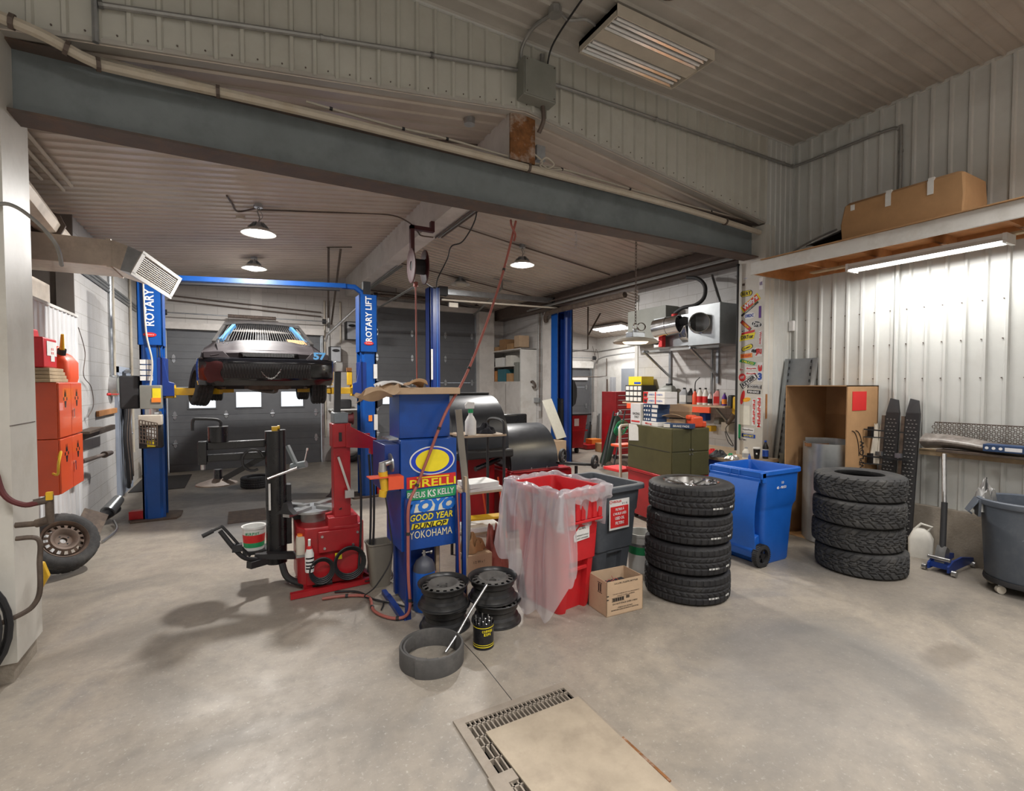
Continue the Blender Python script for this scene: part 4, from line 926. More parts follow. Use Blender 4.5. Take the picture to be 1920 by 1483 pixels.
# blue wheeled bin
t=thing('wheeled_bin','blue wheeled recycling bin with lid hanging open and a black wheel in front','wheeled bin',(4.95,3.42,0),0)
Lb=[(0,.44,.46,.05,0),(.02,.46,.48,.05,0),(.56,.53,.53,.05,0),(.60,.545,.545,.05,0),(.64,.58,.58,.05,0),(.94,.60,.60,.05,0)]
bin_body(Lb,.66,.64,1.0).build('body',m_binb,t)
M().box((-.36,-.32,.93),(-.30,.32,.99)).box((-.37,-.32,.88),(-.35,.32,.93)).box((-.37,-.06,.88),(-.30,-.045,.985)).box((-.37,.045,.88),(-.30,.06,.985)).box((-.37,-.32,.88),(-.30,-.30,.985)).box((-.37,.30,.88),(-.30,.32,.985)).build('handle_rail',m_binb,t,bev=.006)
g=M();g.grid(lambda u,v:(-.385-.05*math.sin(v*math.pi)-.04*v,-.30+.6*u,.90-.68*v),16,16)
g.build('lid',m_binb,t,solid=.008)
M().prism([(-.22,.08),(-.33,.08),(-.36,.16),(-.30,.30),(-.24,.32)],-.21,.21,'y').build('axle_housing',m_binb,t,bev=.01)
for s in (-1,1):
    Tw=Matrix.Translation((-.27,s*.255,.115))@Matrix.Rotation(math.pi/2,4,'X')
    g=M().lathe([(.075,-.03),(.105,-.03),(.115,-.024),(.115,.024),(.105,.03),(.075,.03)],36,closed=True,T=Tw)
    for k in range(36):
        a=2*math.pi*k/36;g.box((.113,-.004,-.028),(.120,.004,.028),T=Tw@Matrix.Rotation(a,4,'Z'))
    w_=g.build('wheel',m_blkm,t)
    h=M().lathe([(0,-.02),(.03,-.02),(.03,.02),(0,.02)],20,T=Tw)
    for k in range(5):
        a=2*math.pi*k/5;h.box((.02,-.012,-.012),(.08,.012,.012),T=Tw@Matrix.Rotation(a,4,'Z'))
    h.build('hub',m_blk,w_)
text('45 - 90151',(-.02,-.302,.81),FX,FZ,.16,.028,m_tw,t,world=False,bold=.03);text('I D',(.0,-.302,.86),FX,FZ,.04,.024,m_tw,t,world=False,bold=.03)
# carton in front
t=thing('open_carton','small open cardboard carton printed 4 x 3.78 L plastic bottles on the floor','carton',(2.755,3.18,0),D2R(-3))
w,d,h=.37,.25,.285;k=.006
g=M();g.box((-w/2,-d/2,0),(w/2,d/2,k)).box((-w/2,-d/2,0),(w/2,-d/2+k,h)).box((-w/2,d/2-k,0),(w/2,d/2,h)).box((-w/2,-d/2,0),(-w/2+k,d/2,h)).box((w/2-k,-d/2,0),(w/2,d/2,h)).build('box',m_card3,t)
fy=-d/2-.0005
for s,z,wd,hh in (('4 X 3.78 L PLASTIC BOTTLES',.262,.24,.013),('DO NOT STACK OVER 5 HIGH',.095,.25,.013),('STORE IN COOL DRY PLACE',.062,.15,.010),('ENTREPOSER DANS UN ENDROIT FRAIS ET SEC',.045,.28,.010),('THIS BOX COMPLIES WITH ALL REQUIREMENTS',.175,.27,.009),('PALLET CODE  NUMBER',.158,.18,.008)): text(s,(.01 if z>.1 else .0,fy,z),FX,FZ,wd,hh,m_tb if z<.1 or z>.2 else m_grime,t,world=False,bold=.02)
g=M()
for i in range(16): g.box((-.13+.0075*i,fy-.001,.118),(-.126+.0075*i+(.002 if i%3 else 0),fy,.142))
for a,b,c,e_ in ((-.135,.114,-.01,.116),(-.135,.144,-.01,.146)): g.box((a,fy-.001,b),(c,fy,e_))
for i in range(9): g.box((.01+.004*i,fy-.001,.125),(.012+.004*i,fy,.15))
for z in (.135,.165): g.box((-w/2+.0,fy-.001,z),(-w/2+.02,fy,z+.008))
g.build('printed_marks',m_tb,t)
M().box((-w/2-.001,-.06,.17),(-w/2,.0,.175)).box((-w/2-.001,-.06,.25),(-w/2,.0,.255)).box((-w/2-.001,-.05,.18),(-w/2,-.035,.245)).box((-w/2-.001,-.025,.18),(-w/2,-.01,.245)).build('up_arrows',m_tb,t)
g=M()
for s in (-1,1): g.tube([(-.04+s*.035+.03*math.cos(a),.0,.225+.022*math.sin(a)) for a in [2*math.pi*q/14 for q in range(14)]],.0035,6,closed=True)
g.tube([(-.01,0,.225),(.03,.09,.23)],.003,5).tube([(-.105,0,.225),(-.10,.09,.23)],.003,5)
go=g.build('safety_glasses',m_hose);go.location=(2.755,3.18,-.0);tag(go,'red-framed safety glasses lying in the small open carton','glasses')
bl=M().box((-.15,-.1,.01),(.15,.1,.195)).build('packed_contents',m_cloth);bl.location=(2.755,3.18,0);tag(bl,'dark bundle filling the bottom of the small open carton','bundle')
# bucket between grey bin and tyres
t=thing('pail','white and green plastic pail squeezed between the grey bin and the tyre stack','pail',(3.56,3.72,0))
M().lathe([(0,0),(.125,0),(.14,.36),(.15,.36),(.15,.385),(.138,.385),(.13,.02),(0,.02)],36).build('bucket',m_paper,t)
M().lathe([(.1275,.06),(.1375,.26)],36).build('green_label',m_tg,t)
M().lathe([(.1375,.262),(.1385,.29)],36).build('grey_band',m_galv,t)
# ------------------------------------------------------------------ blue tool cabinet with tyre brands
t=thing('tool_cabinet','tall blue steel cabinet with tyre brand signs on its front','cabinet',(1.35,4.1,0))
M().box((1.14,3.97,1.435),(1.58,4.28,1.80)).build('upper_box',m_blue,t,True,bev=.004)
M().box((1.12,3.87,.53),(1.60,4.32,1.43)).build('sign_box',m_blue,t,True,bev=.004)
M().box((1.2,4.06,.02),(1.42,4.34,.53)).box((1.18,4.28,.02),(1.60,4.34,.53)).build('lower_box',m_liftb2,t,True,bev=.004)
g=M().box((1.135,3.80,.0),(1.175,3.84,.97)).box((1.09,3.82,.0),(1.13,4.4,.035)).box((1.57,3.80,0),(1.60,3.83,.97)).box((1.625,3.80,0),(1.655,3.83,.97)).box((1.12,3.80,.0),(1.14,4.3,.03))
g.build('frame',m_liftb2,t,True)
M().box((1.655,3.82,0),(1.675,3.86,1.1)).box((1.46,4.0,.03),(1.49,4.04,.53)).build('grey_post',m_bench,t,True)
for k in range(5): M().box((1.04+.0*k,3.93+.05*k,1.432),(1.12,3.955+.05*k,1.446)).build('louvre',m_galv,t,True)
M().box((1.0,3.90,1.02),(1.12,4.3,1.40)).build('side_shelf_box',m_liftb2,t,True,bev=.004)
ld=M().box((.86,3.80,1.155),(1.115,3.92,1.163)).box((1.0,3.79,1.06),(1.12,3.80,1.16)).build('side_ledge',m_orplas,t,True)
fy=3.866
m_toyo=flat('letter_blue',(.01,.16,.62))
def ell(a,b,n=48): return [(a*math.cos(2*math.pi*k/n),b*math.sin(2*math.pi*k/n)) for k in range(n)]
def plate(poly,cx,cz,mt,nm,y=fy,dy=.0015,par=None): return M().prism([(cx+x,cz+z) for x,z in poly],y-dy,y+.001,'y').build(nm,mt,par or t,True)
ov=plate(ell(.195,.118),1.385,1.255,m_paper,'oval_sign')
plate(ell(.183,.108),1.385,1.255,m_lb,'blue_oval',fy-.0015,par=ov);plate(ell(.145,.092),1.385,1.255,m_ty,'yellow_oval',fy-.003,par=ov)
p=plate([(-.2,-.05),(.225,-.04),(.225,.055),(-.2,.045)],1.365,1.085,m_tr,'red_strip');text('PIRELLI',(1.39,fy-.003,1.075),FX,FZ,.40,.065,m_ty,p,bold=.02,world=True)
M().box((1.25,fy-.0035,1.115),(1.53,fy-.002,1.125)).build('yellow_bar',m_ty,p,True)
p=plate([(-.2,-.045),(.225,-.04),(.225,.045),(-.2,.04)],1.365,.985,m_tg,'green_strip');text('PNEUS',(1.245,fy-.003,.982),FX,FZ,.15,.05,m_paper,p,bold=.02);text('KS',(1.375,fy-.003,.985),FX,FZ,.07,.06,m_paper,p,bold=.02);text('KELLY',(1.50,fy-.003,.99),FX,FZ,.145,.05,m_paper,p,bold=.02)
q_=plate([(-.15,-.048),(.19,-.048),(.20,.048),(-.14,.048)],1.365,.885,m_mich,'cream_patch');text('TOYO',(1.38,fy-.003,.885),FX,FZ,.42,.105,m_toyo,q_,bold=.07,shear=.2);text('GOOD YEAR',(1.375,fy-.002,.795),FX,FZ,.37,.055,m_ty,t,bold=.02,shear=.2);q_=plate([(-.16,-.024),(.15,-.02),(.165,.026),(-.15,.022)],1.36,.725,m_ty,'yellow_strip');text('DUNLOP',(1.36,fy-.003,.725),FX,FZ,.29,.046,m_tb,q_,bold=.03,shear=.25);text('YOKOHAMA',(1.37,fy-.002,.655),FX,FZ,.37,.062,m_tc,t,bold=.0)
# things on and around the cabinet
t=thing('torn_parcel','flat brown cardboard parcel lying across the top of the blue cabinet','parcel',(1.4,4.08,1.80))
M().box((1.08,3.88,1.80),(1.64,4.26,1.855)).build('parcel',m_card3,t,True,bev=.004)
random.seed(3)
g=M();g.grid(lambda u,v:(.82+.31*u+.03*math.sin(v*9+u*4),3.82+.34*v,1.84+.030*math.sin(u*6+v*5)+.035*math.sin(v*11)-.05*(1-u)),12,12);g.build('torn_flap',m_card3,t,True,solid=.004)
g=M();g.grid(lambda u,v:(1.18+.16*u,3.84+.2*v,1.855+.02+.06*u*(1-u)*2+.04*math.sin(v*6)*u),8,8);g.build('torn_edge',m_card,t,True,solid=.004)
tag(M().grid(lambda u,v:(1.0+.25*u,4.0+.25*v,1.868+.03*math.sin(u*4)+.012*math.sin(v*14)),14,10).build('white_sack',m_tw,None,solid=.006),'crumpled white paper sack lying on the parcel atop the blue cabinet','paper sack')
t=thing('angle_grinder','yellow angle grinder standing in the side ledge of the blue cabinet','angle grinder',(1.0,3.86,1.17))
M().cyl((.99,3.85,1.05),(.97,3.85,1.20),.033,.036).cyl((.965,3.85,1.0),(.975,3.85,1.05),.028,.033).build('motor_body',m_yel,t,True)
M().cyl((.97,3.85,1.20),(.97,3.85,1.27),.035,.028).cyl((.95,3.85,1.25),(1.03,3.85,1.27),.022).build('gear_head',m_alu,t,True)
M().cyl((1.03,3.85,1.265),(1.04,3.85,1.266),.075).build('disc_guard',m_galv,t,True)
M().tube(bez([(.99,3.85,1.0),(1.02,3.86,.8),(1.05,3.9,.5),(.95,4.0,.25),(.9,4.2,.1),(.95,4.3,.03),(1.05,4.2,.015),(1.0,4.05,.015)]),.006,6).build('power_lead',m_blkm,t,True)
t=thing('gas_bottle','blue gas bottle with grey shoulder standing in front of the cabinet base','gas bottle',(1.33,3.93,0))
M().lathe([(0,0),(.085,0),(.092,.012),(.092,.33)],36).build('cylinder',m_binb,t);M().lathe([(.092,.33),(.088,.37),(.07,.41),(.03,.44),(.02,.45),(0,.45)],36).build('shoulder',mat('bottle_shoulder',(.06,.065,.085),.45),t)
M().cyl((0,0,.45),(0,0,.50),.013).cyl((-.02,0,.475),(.05,0,.475),.008).cyl((.05,0,.475),(.065,0,.475),.02).build('valve',m_alu,t)
M().box((.088,-.03,.15),(.093,.0,.31)).build('warning_label',m_to,t)
pipe('air_hose',[(2.53,4.5,3.57),(2.31,4.4,2.95),(2.0,4.25,2.29),(1.72,4.02,1.9),(1.49,3.845,1.64),(1.35,3.835,1.32),(1.25,3.83,1.09),(1.16,3.79,.93),(1.15,3.785,.7),(1.15,3.785,.36),(1.16,3.78,.12),(1.12,3.8,.035),(1.02,3.87,.02),(.94,4.06,.02),(.96,4.34,.02),(.80,4.46,.02),(.6,4.5,.02)],.0125,m_hose,'long red air hose slanting from the beam across the blue cabinet to the floor','air hose',9,8,m_blkm)
pipe('air_hose',[(2.47,4.5,3.57),(2.45,4.45,3.5),(2.5,4.46,3.42),(2.48,4.45,3.35)],.011,m_hose,'short loop of red hose hooked under the beam beside the long slanting hose','air hose')
pipe('air_gun_hose',[(1.57,3.79,1.0),(1.58,3.78,.7),(1.585,3.78,.45),(1.59,3.78,.26)],.007,m_hose,'thin red hose with a chrome nozzle hanging at the right edge of the blue cabinet','air hose')
tag(M().cyl((1.59,3.78,.2),(1.59,3.78,.26),.014).cyl((1.585,3.78,.15),(1.59,3.78,.2),.022).build('air_nozzle',m_chrome),'chrome air nozzle hanging on the thin red hose','nozzle')
t=tag(M().grid(lambda u,v:(1.68+.035*(v-.5)*1.8+.06*math.sin(u*2.6)+.02*u,4.02+.03*math.sin(u*6),1.66-1.33*u),24,4).build('webbing_strap',m_trash,None,solid=.012),'long pale webbing strap hanging between the blue cabinet and the shelf trolley','strap')
t=thing('waste_basket','taupe plastic waste basket behind the left side of the blue cabinet','waste basket',(1.13,4.62,0))
loft(M(),[lv(rrect(.17,.15,.04),0),lv(rrect(.24,.2,.05),.4),lv(rrect(.255,.215,.05),.4),lv(rrect(.255,.215,.05),.415),lv(rrect(.23,.19,.05),.41),lv(rrect(.16,.14,.04),.02)]).build('basket',m_trash,t)
# ------------------------------------------------------------------ shelf trolley behind the bins
t=thing('shelf_trolley','black tube trolley with plywood shelves holding paper packs','trolley',(2.25,4.85,0))
for (x,y) in ((2.03,4.65),(2.47,4.65),(2.03,5.05),(2.47,5.05)): M().cyl((x,y,0),(x,y,1.36),.016).build('leg',m_blkm,t,True)
for s in (2.03,2.47): pass
M().tube(bez([(2.47,4.65,1.34),(2.47,4.66,1.46),(2.47,4.75,1.5),(2.47,4.95,1.5),(2.47,5.04,1.46),(2.47,5.05,1.34)]),.016,8).build('handle',m_blkm,t,True)
for z in (1.34,.75,.32): M().box((2.01,4.63,z-.008),(2.49,5.07,z+.012)).build('shelf',m_bench,t,True)
t=thing('spray_bottle','white spray bottle with green trigger collar on the top trolley shelf','spray bottle',(2.12,4.74,1.352));t.scale=(1.25,1.25,1.1)
M().lathe([(0,0),(.045,0),(.047,.01),(.047,.13),(.03,.17),(.018,.19),(.018,.21),(0,.21)],28).build('bottle',m_paper,t);M().lathe([(0,.21),(.022,.21),(.022,.245),(0,.245)],20).build('collar',m_tg,t)
M().prism([(-.045,.25),(.03,.25),(.03,.31),(-.03,.315),(-.05,.29)],-.014,.014,'y').build('trigger_head',m_paper,t,bev=.004)
random.seed(5)
def rag(name,c,s,h,mt,lb,seed=1,cat='rag'):
    random.seed(seed);ph=[random.uniform(0,6) for _ in range(6)]
    g=M();vs=[]
    def fn(u,v):
        a=2*math.pi*u;r=s*v**.8*(1+.18*math.sin(3*a+ph[0])+.1*math.sin(7*a+ph[1]))
        z=h*(1-v**2.2)*(1+.35*math.sin(5*a+ph[2]+v*6)+.2*math.sin(9*v+ph[3]))+.004
        return (c[0]+r*math.cos(a),c[1]+r*.75*math.sin(a),c[2]+max(z,.003))
    g.grid(fn,40,12);return tag(g.build(name,mt,None),lb,cat)
rag('rag',(2.33,4.82,1.352),.13,.075,m_cloth,'crumpled black gloves and rags on the top trolley shelf',2)
def boxthing(name,lb,cat,a,b,mt,rz=0,bev=.003,group=None):
    c=((a[0]+b[0])/2,(a[1]+b[1])/2,a[2]);o=M().box((a[0]-c[0],a[1]-c[1],0),(b[0]-c[0],b[1]-c[1],b[2]-a[2])).build(name,mt,None,bev=bev);o.location=c;o.rotation_euler=(0,0,rz);return tag(o,lb,cat,group)
boxthing('paper_pack','lower white paper pack on the middle trolley shelf','paper pack',(2.07,4.64,.762),(2.44,4.95,.80),m_paper)
boxthing('paper_pack','upper white paper pack on the middle trolley shelf','paper pack',(2.05,4.64,.80),(2.40,4.93,.85),m_paper,.08)
boxthing('document_pile','pile of white documents on the lowest trolley shelf','documents',(2.05,4.64,.332),(2.45,4.95,.38),m_paper,-.05)
boxthing('wood_offcut','short yellow wooden board leaning on papers on the trolley','board',(2.06,4.66,.45),(2.46,4.80,.475),m_yel,-.15)
o=boxthing('cardboard_box','brown cardboard box with pen writing under the trolley','carton',(1.86,4.28,0),(2.14,4.52,.24),m_card3)
text('1/2 99 x ?',(2.0,4.279,.17),FX,FZ,.12,.025,m_tb,o)
rag('brown_bag',(1.98,4.42,.24),.13,.12,m_card,'torn brown paper bag on the cardboard box under the trolley',4,'bag')
rag('pink_rag',(2.26,4.45,.0),.14,.34,m_hose,'heap of dusty pink rags behind the cardboard box',8)
# ------------------------------------------------------------------ wheel balancers
def arc_hood(t,x0,x1,yc,zc_,r,a0,a1,mt,th=.012,cap=False,nm='wheel_guard',lipr=.0):
    g=M();n=28
    g.grid(lambda u,v:(x0+(x1-x0)*v,yc-r*math.sin(D2R(a0+(a1-a0)*u)),zc_+r*math.cos(D2R(a0+(a1-a0)*u))),n,4)
    o=g.build(nm,mt,t,True,solid=th);return o
t=thing('wheel_balancer','wheel balancer with black rounded hood and red base beside the second lift','wheel balancer',(3.5,5.7,0))
arc_hood(t,3.02,3.74,6.02,.80,.53,-6,92,m_hood)
M().prism([(6.02-.5*math.sin(D2R(a)),.80+.5*math.cos(D2R(a))) for a in range(-5,93,8)]+[(6.02,.80)],3.02,3.035,'x').build('guard_side',m_blkm,t,True)
M().box((2.98,5.42,.02),(3.92,6.05,.76)).build('base_cabinet',m_red,t,True,bev=.02)
M().box((3.0,5.40,.755),(3.88,5.60,.775)).box((3.02,5.60,.76),(3.92,6.0,.79)).build('weight_tray',m_red,t,True,bev=.006)
for k in range(6): M().cyl((3.2+.12*k,5.50,.775),(3.2+.12*k,5.50,.80),.018).build('cone',m_alu,t,True) if k in (1,3) else None
M().cyl((2.7,5.55,.95),(3.0,5.75,.97),.025).cyl((2.95,5.7,.96),(3.02,5.76,.97),.06).build('guard_arm',m_blk,t,True)
M().box((3.15,6.05,.8),(3.25,6.12,1.25)).build('display_post',m_blk,t,True)
M().box((3.12,6.10,1.22),(3.62,6.22,1.46)).box((3.3,6.02,1.22),(3.66,6.12,1.30)).build('display',m_blk,t,True,bev=.02)
t=thing('wheel_balancer','larger balancer with tall matt black wheel hood behind the trolley','wheel balancer',(2.7,6.0,0))
g=M();n=30
P=[];r=.62
for k in range(n+1):
    a=-10+104*k/n;P.append((6.15-r*math.sin(D2R(a)),1.12+r*math.cos(D2R(a))))
g.grid(lambda u,v:(2.25+(3.0-2.25)*v,*( [P[min(n,int(round(u*n)))][0],P[min(n,int(round(u*n)))][1]] )),n,4).build('wheel_guard',m_hood,t,True,solid=.014)
M().prism(P+[(6.15,1.10)],2.985,3.0,'x').build('guard_side',m_hood,t,True)
M().box((2.22,5.35,.98),(2.98,5.7,1.08)).build('guard_lip',m_blkm,t,True,bev=.02)
M().box((2.3,6.05,1.745),(2.98,6.3,1.77)).build('top_bracket',m_blkm,t,True)
M().box((2.2,5.75,.02),(2.92,6.3,.95)).build('base_cabinet',m_red,t,True,bev=.02)
M().cyl((2.5,5.45,.85),(2.9,5.6,.92),.03).build('shaft',m_blk,t,True)
for (x0,z0) in ((2.62,.3),(2.85,.3)): M().bar((x0,5.3,0),(x0-.1,5.34,.75),.02).build('orange_leg',m_orplas,t,True)
# black two-wheel dolly lying on the balancer tray
t=thing('axle_dolly','black two-wheeled axle dolly lying on the balancer tray near the second lift','dolly',(3.95,5.3,.79))
M().bar((3.62,5.32,.86),(4.0,5.26,.82),.10,.03).bar((4.0,5.26,.82),(4.2,5.2,.80),.05,.03).build('frame',m_blkm,t,True)
for (x,y,z) in ((3.68,5.30,.95),(4.13,5.2,.85)):
    Tw=Matrix.Translation((x,y,z))@Matrix.Rotation(math.pi/2,4,'X')@Matrix.Rotation(.5,4,'Y')
    w_=M().lathe([(.065,-.018),(.09,-.018),(.095,0),(.09,.018),(.065,.018)],30,closed=True,T=Tw).build('wheel',m_blkm,t,True)
    h=M().lathe([(0,-.014),(.02,-.014),(.02,.014),(0,.014)],16,T=Tw)
    for k in range(5): h.box((.01,-.006,-.01),(.07,.006,.01),T=Tw@Matrix.Rotation(2*math.pi*k/5,4,'Z'))
    h.build('hub',m_galv,w_,True)
M().bar((3.9,5.3,.60),(3.9,5.3,.8),.03).build('prop',m_blkm,t,True)
# ------------------------------------------------------------------ olive cabinet on red cart
a=D2R(-8.5);ab=a-math.pi/2;W_,D_=.59,.96
t=thing('tool_cart','dark red tool cart under the olive metal cabinet','tool cart',(4.75,4.45,0),a)
M().box((0,0,.06),(W_,D_,.66)).build('body',m_red,t,bev=.01);M().box((-.02,-.02,.66),(W_+.02,D_+.02,.70)).build('top_tray',m_red,t,bev=.006)
for x in (.08,W_-.08):
    for y in (.1,D_-.1): M().cyl((x-.02,y,.04),(x+.02,y,.04),.04).build('caster',m_blkm,t)
t=thing('metal_cabinet','olive green four-door metal cabinet standing on the red cart, boxes on top','cabinet',(4.75,4.45,.70),a)
M().box((0,0,0),(W_,D_,.62)).build('body',m_green,t,bev=.004)
for i,(x0,x1) in enumerate(((.008,.291),(.299,.582))):
    for (z0,z1) in ((.01,.315),(.33,.61)):
        d=M().box((x0,-.012,z0),(x1,0,z1)).build('door',m_green,t,bev=.003);xk=.275 if i==0 else .315;zk=.35 if z0>.2 else .29;M().cyl((xk,-.022,zk),(xk,-.012,zk),.010,n=8).build('knob',m_alu,d)
M().box((-.003,.03,.32),(0,D_-.03,.325)).build('side_seam',m_blkm,t)
M().prism([(.70,.40),(.93,.38),(.94,.62),(.76,.62),(.71,.58)],-.004,-.001,'x').build('paper_note',m_paper,t)
def rbox(name,lb,cat,c,s,mt,rz=a,group=None,bev=.002):
    o=M().box((-s[0]/2,-s[1]/2,0),(s[0]/2,s[1]/2,s[2])).build(name,mt,None,bev=bev);o.location=c;o.rotation_euler=(0,0,rz);return tag(o,lb,cat,group)
def G(x,y): # cabinet local to world
    return (4.75+x*math.cos(a)-y*math.sin(a),4.45+x*math.sin(a)+y*math.cos(a))
def onface(o,s,x,z,wd,h,mt,sy,bold=.02,dy=.002): text(s,(x,-sy/2-dy,z),FX,FZ,wd,h,mt,o,world=False,bold=bold)
m_bxw=flat('box_white',(.68,.68,.70));m_bxb=flat('box_navy',(.02,.05,.13));m_bxy=flat('box_yellow',(.85,.62,.03))
ZT=1.322
p=G(.12,.81);o=rbox('filter_box','tall white box printed Racing Only at the left of the olive cabinet top','box',(*p,ZT),(.24,.2,.29),m_bxw,ab);onface(o,'RACING',.02,.15,.16,.035,m_tb,.2);onface(o,'ONLY',.03,.105,.11,.03,m_tb,.2);M().box((-.10,-.102,.03),(.10,-.10,.05)).build('red_line',m_tr,o)
p=G(.15,.50);o=rbox('parts_box','flat white box with pink print on the olive cabinet, left','box',(*p,ZT),(.35,.24,.055),m_bxw,ab);onface(o,'Moog',-.02,.027,.14,.032,m_tr,.24)
for i in range(4):
    p=G(.15,.52-.01*(i%2));o=rbox('brake_pad_box',['lowest','second','third','topmost'][i]+' navy brake-pad box of the column beside the tall white box','box',(*p,ZT+.056+.060*i),(.30,.2,.058),m_bxb,ab+.03*i,'navy brake-pad boxes')
    M().box((.03,-.102,.010),(.14,-.1,.048)).build('label',m_bxw,o)
    for k in range(3): M().cyl((-.12+.05*k,-.102,.029),(-.12+.05*k,-.1,.029),.014,n=14).build('disc_print',m_tw,o)
p=G(.20,.10);o=rbox('parts_box','long flat navy box at the front corner of the olive cabinet','box',(*p,ZT),(.36,.16,.055),m_bxb,a-.9);M().box((-.18,-.082,.005),(-.10,-.08,.05)).build('white_end',m_bxw,o);onface(o,'BRAKE PADS',.04,.027,.2,.028,m_bxw,.16)
for i in range(2):
    p=G(.15,.44);o=rbox('pad_set_box',('lower','upper')[i]+' white and red brake pad box on top of the navy boxes','box',(*p,ZT+.298+.083*i),(.46,.2,.08),m_bxw,ab,'white and red pad boxes')
    M().prism([(-.23,.002),(-.15,.002),(-.12,.078),(-.23,.078)],-.102,-.1,'y').build('red_corner',m_tr,o);M().box((.03,-.102,0),(.05,-.1,.08)).build('red_stripe',m_tr,o);M().box((-.21,-.1035,.02),(-.15,-.102,.055)).build('pad_print',m_blkm,o)
    for x in (-.04,.13): onface(o,'RAYBESTOS',x,.042,.12,.02,m_tbl,.2,dy=.003)
p=G(.36,.36)
t=thing('open_cardboard_box','small torn open cardboard box lying among the boxes on the olive cabinet','carton',(*p,ZT),a-1.0)
M().box((-.17,-.12,0),(.17,.12,.01)).box((-.17,.11,0),(.17,.12,.19)).box((-.17,-.12,0),(-.16,.12,.16)).box((.16,-.12,0),(.17,.12,.14)).box((-.17,-.12,0),(.17,-.11,.10)).build('box',m_card3,t)
M().grid(lambda u,v:(-.17+.34*u,-.12-.08*v,.10+.05*v*math.sin(u*3)+.02),6,6).build('flap',m_card3,t,solid=.005);M().grid(lambda u,v:(-.17+.34*u,.12+.02*v,.19+.10*v),4,4).build('back_flap',m_card3,t,solid=.005)
o=rbox('black_bracket','black metal bracket sticking out of the torn cardboard box','bracket',(p[0]+.02,p[1]-.02,1.40),(.24,.05,.04),m_blk,a-.9)
t=thing('fuel_jug','bright orange plastic fuel jugs moulded together on the right of the olive cabinet','fuel can',(*G(.46,.10),ZT),a);t.scale=(.66,.7,.85)
M().box((-.16,-.10,0),(.10,.10,.17)).build('body',m_orplas,t,bev=.03);M().box((.10,-.08,0),(.20,.08,.09)).build('step',m_orplas,t,bev=.02);M().box((-.2,-.05,.12),(-.02,.06,.19)).build('shoulder',m_orplas,t,bev=.02)
# wall shelf with bottles
t=thing('wall_shelf','wooden wall shelf with orange front rail carrying rows of bottles','shelf',(6.5,6.0,1.54))
M().box((6.33,4.9,1.53),(6.745,7.15,1.555)).build('board',m_bench,t,True);M().box((6.30,5.15,1.44),(6.335,7.0,1.53)).build('front_rail',m_orplas,t,True,bev=.003)
for y in (5.1,6.2,7.0): M().bar((6.72,y,1.25),(6.4,y,1.51),.03).build('bracket',m_cond,t,True)
def bottle(name,lb,cat,c,r,h,mt,cap,kind=0,lab=None,group=None,rz=0):
    t=thing(name,lb,cat,c,rz,group)
    if kind==0: M().lathe([(0,0),(r,0),(r*1.02,.01),(r*1.02,h*.62),(r*.55,h*.82),(r*.38,h*.88),(r*.38,h*.92),(0,h*.92)],20).build('bottle',mt,t)
    else:
        g=M();loft(g,[lv(rrect(r*2,r*1.3,.012,3),0),lv(rrect(r*2,r*1.3,.012,3),h*.68),lv(rrect(r*1.1,r*.9,.01,3,),h*.86,r*.3),lv(rrect(r*.6,r*.6,.01,3),h*.92,r*.3)]);g.build('bottle',mt,t)
    dx=r*.3 if kind else 0
    M().cyl((dx,0,h*.91),(dx,0,h),r*.42,n=14).build('cap',cap,t)
    if lab:
        if kind==0: M().lathe([(r*1.035,h*.12),(r*1.035,h*.5)],20).build('label',lab,t)
        else: M().box((-r*.9,-r*.66,h*.12),(r*.9,-r*.655,h*.55)).build('label',lab,t)
    return t
m_silv=flat('bottle_silver',(.35,.36,.38));m_pink=flat('bottle_pink',(.75,.30,.28));m_clear=flat('bottle_white',(.70,.68,.62))
Z=1.557
bottle('oil_bottle','silver grey oil jug with black cap, leftmost of the tall bottles on the shelf','bottle',(6.52,5.86,Z),.06,.27,m_silv,m_blk,1,m_paper,'bottles on the wall shelf',-1.1)
bottle('oil_bottle','black oil bottle standing right of the silver jug on the shelf','bottle',(6.52,5.72,Z),.045,.26,m_blk,m_blk,1,m_cond,'bottles on the wall shelf',-1.1)
t=bottle('oil_bottle','orange-red bottle with a black curved filler tube on the shelf','bottle',(6.50,5.60,Z),.04,.24,m_orplas,m_blk,0,None,'bottles on the wall shelf')
M().tube(bez([(0,0,.24),(0,0,.32),(.0,-.02,.38),(.02,-.08,.44)]),.008,6).build('filler_tube',m_blk,t)
bottle('oil_bottle','white bottle with a red and yellow label, third from the filler tube','bottle',(6.50,5.50,Z),.045,.27,m_clear,m_blk,0,m_tr,'bottles on the wall shelf')
bottle('oil_bottle','white bottle with a bright red label next to the drill end of the shelf','bottle',(6.50,5.39,Z),.045,.27,m_clear,m_blk,0,m_tr,'bottles on the wall shelf')
bottle('spray_can','white and black aerosol with silver shoulder between red-labelled bottles','bottle',(6.48,5.29,Z),.033,.20,m_paper,m_silv,0,m_blk,'bottles on the wall shelf')
bottle('oil_bottle','pale pink bottle with grey cap right of the aerosol','bottle',(6.52,5.20,Z),.045,.25,m_pink,m_cond,1,m_tr,'bottles on the wall shelf',-1)
bottle('additive_bottle','purple additive bottle with orange label at the right end of the shelf','bottle',(6.50,5.04,Z),.036,.20,m_tpu,m_cond,0,m_to,'bottles on the wall shelf')
bottle('small_bottle','small white bottle with dark cap left of the silver oil jug','bottle',(6.45,6.0,Z),.035,.14,m_clear,m_blk,0,m_bench,'bottles on the wall shelf')
bottle('jerry_can','dark grey plastic jerry can behind the orange funnel on the shelf','jerry can',(6.58,6.28,Z),.14,.34,m_greybox,m_blkm,1,None,None,-1.3)
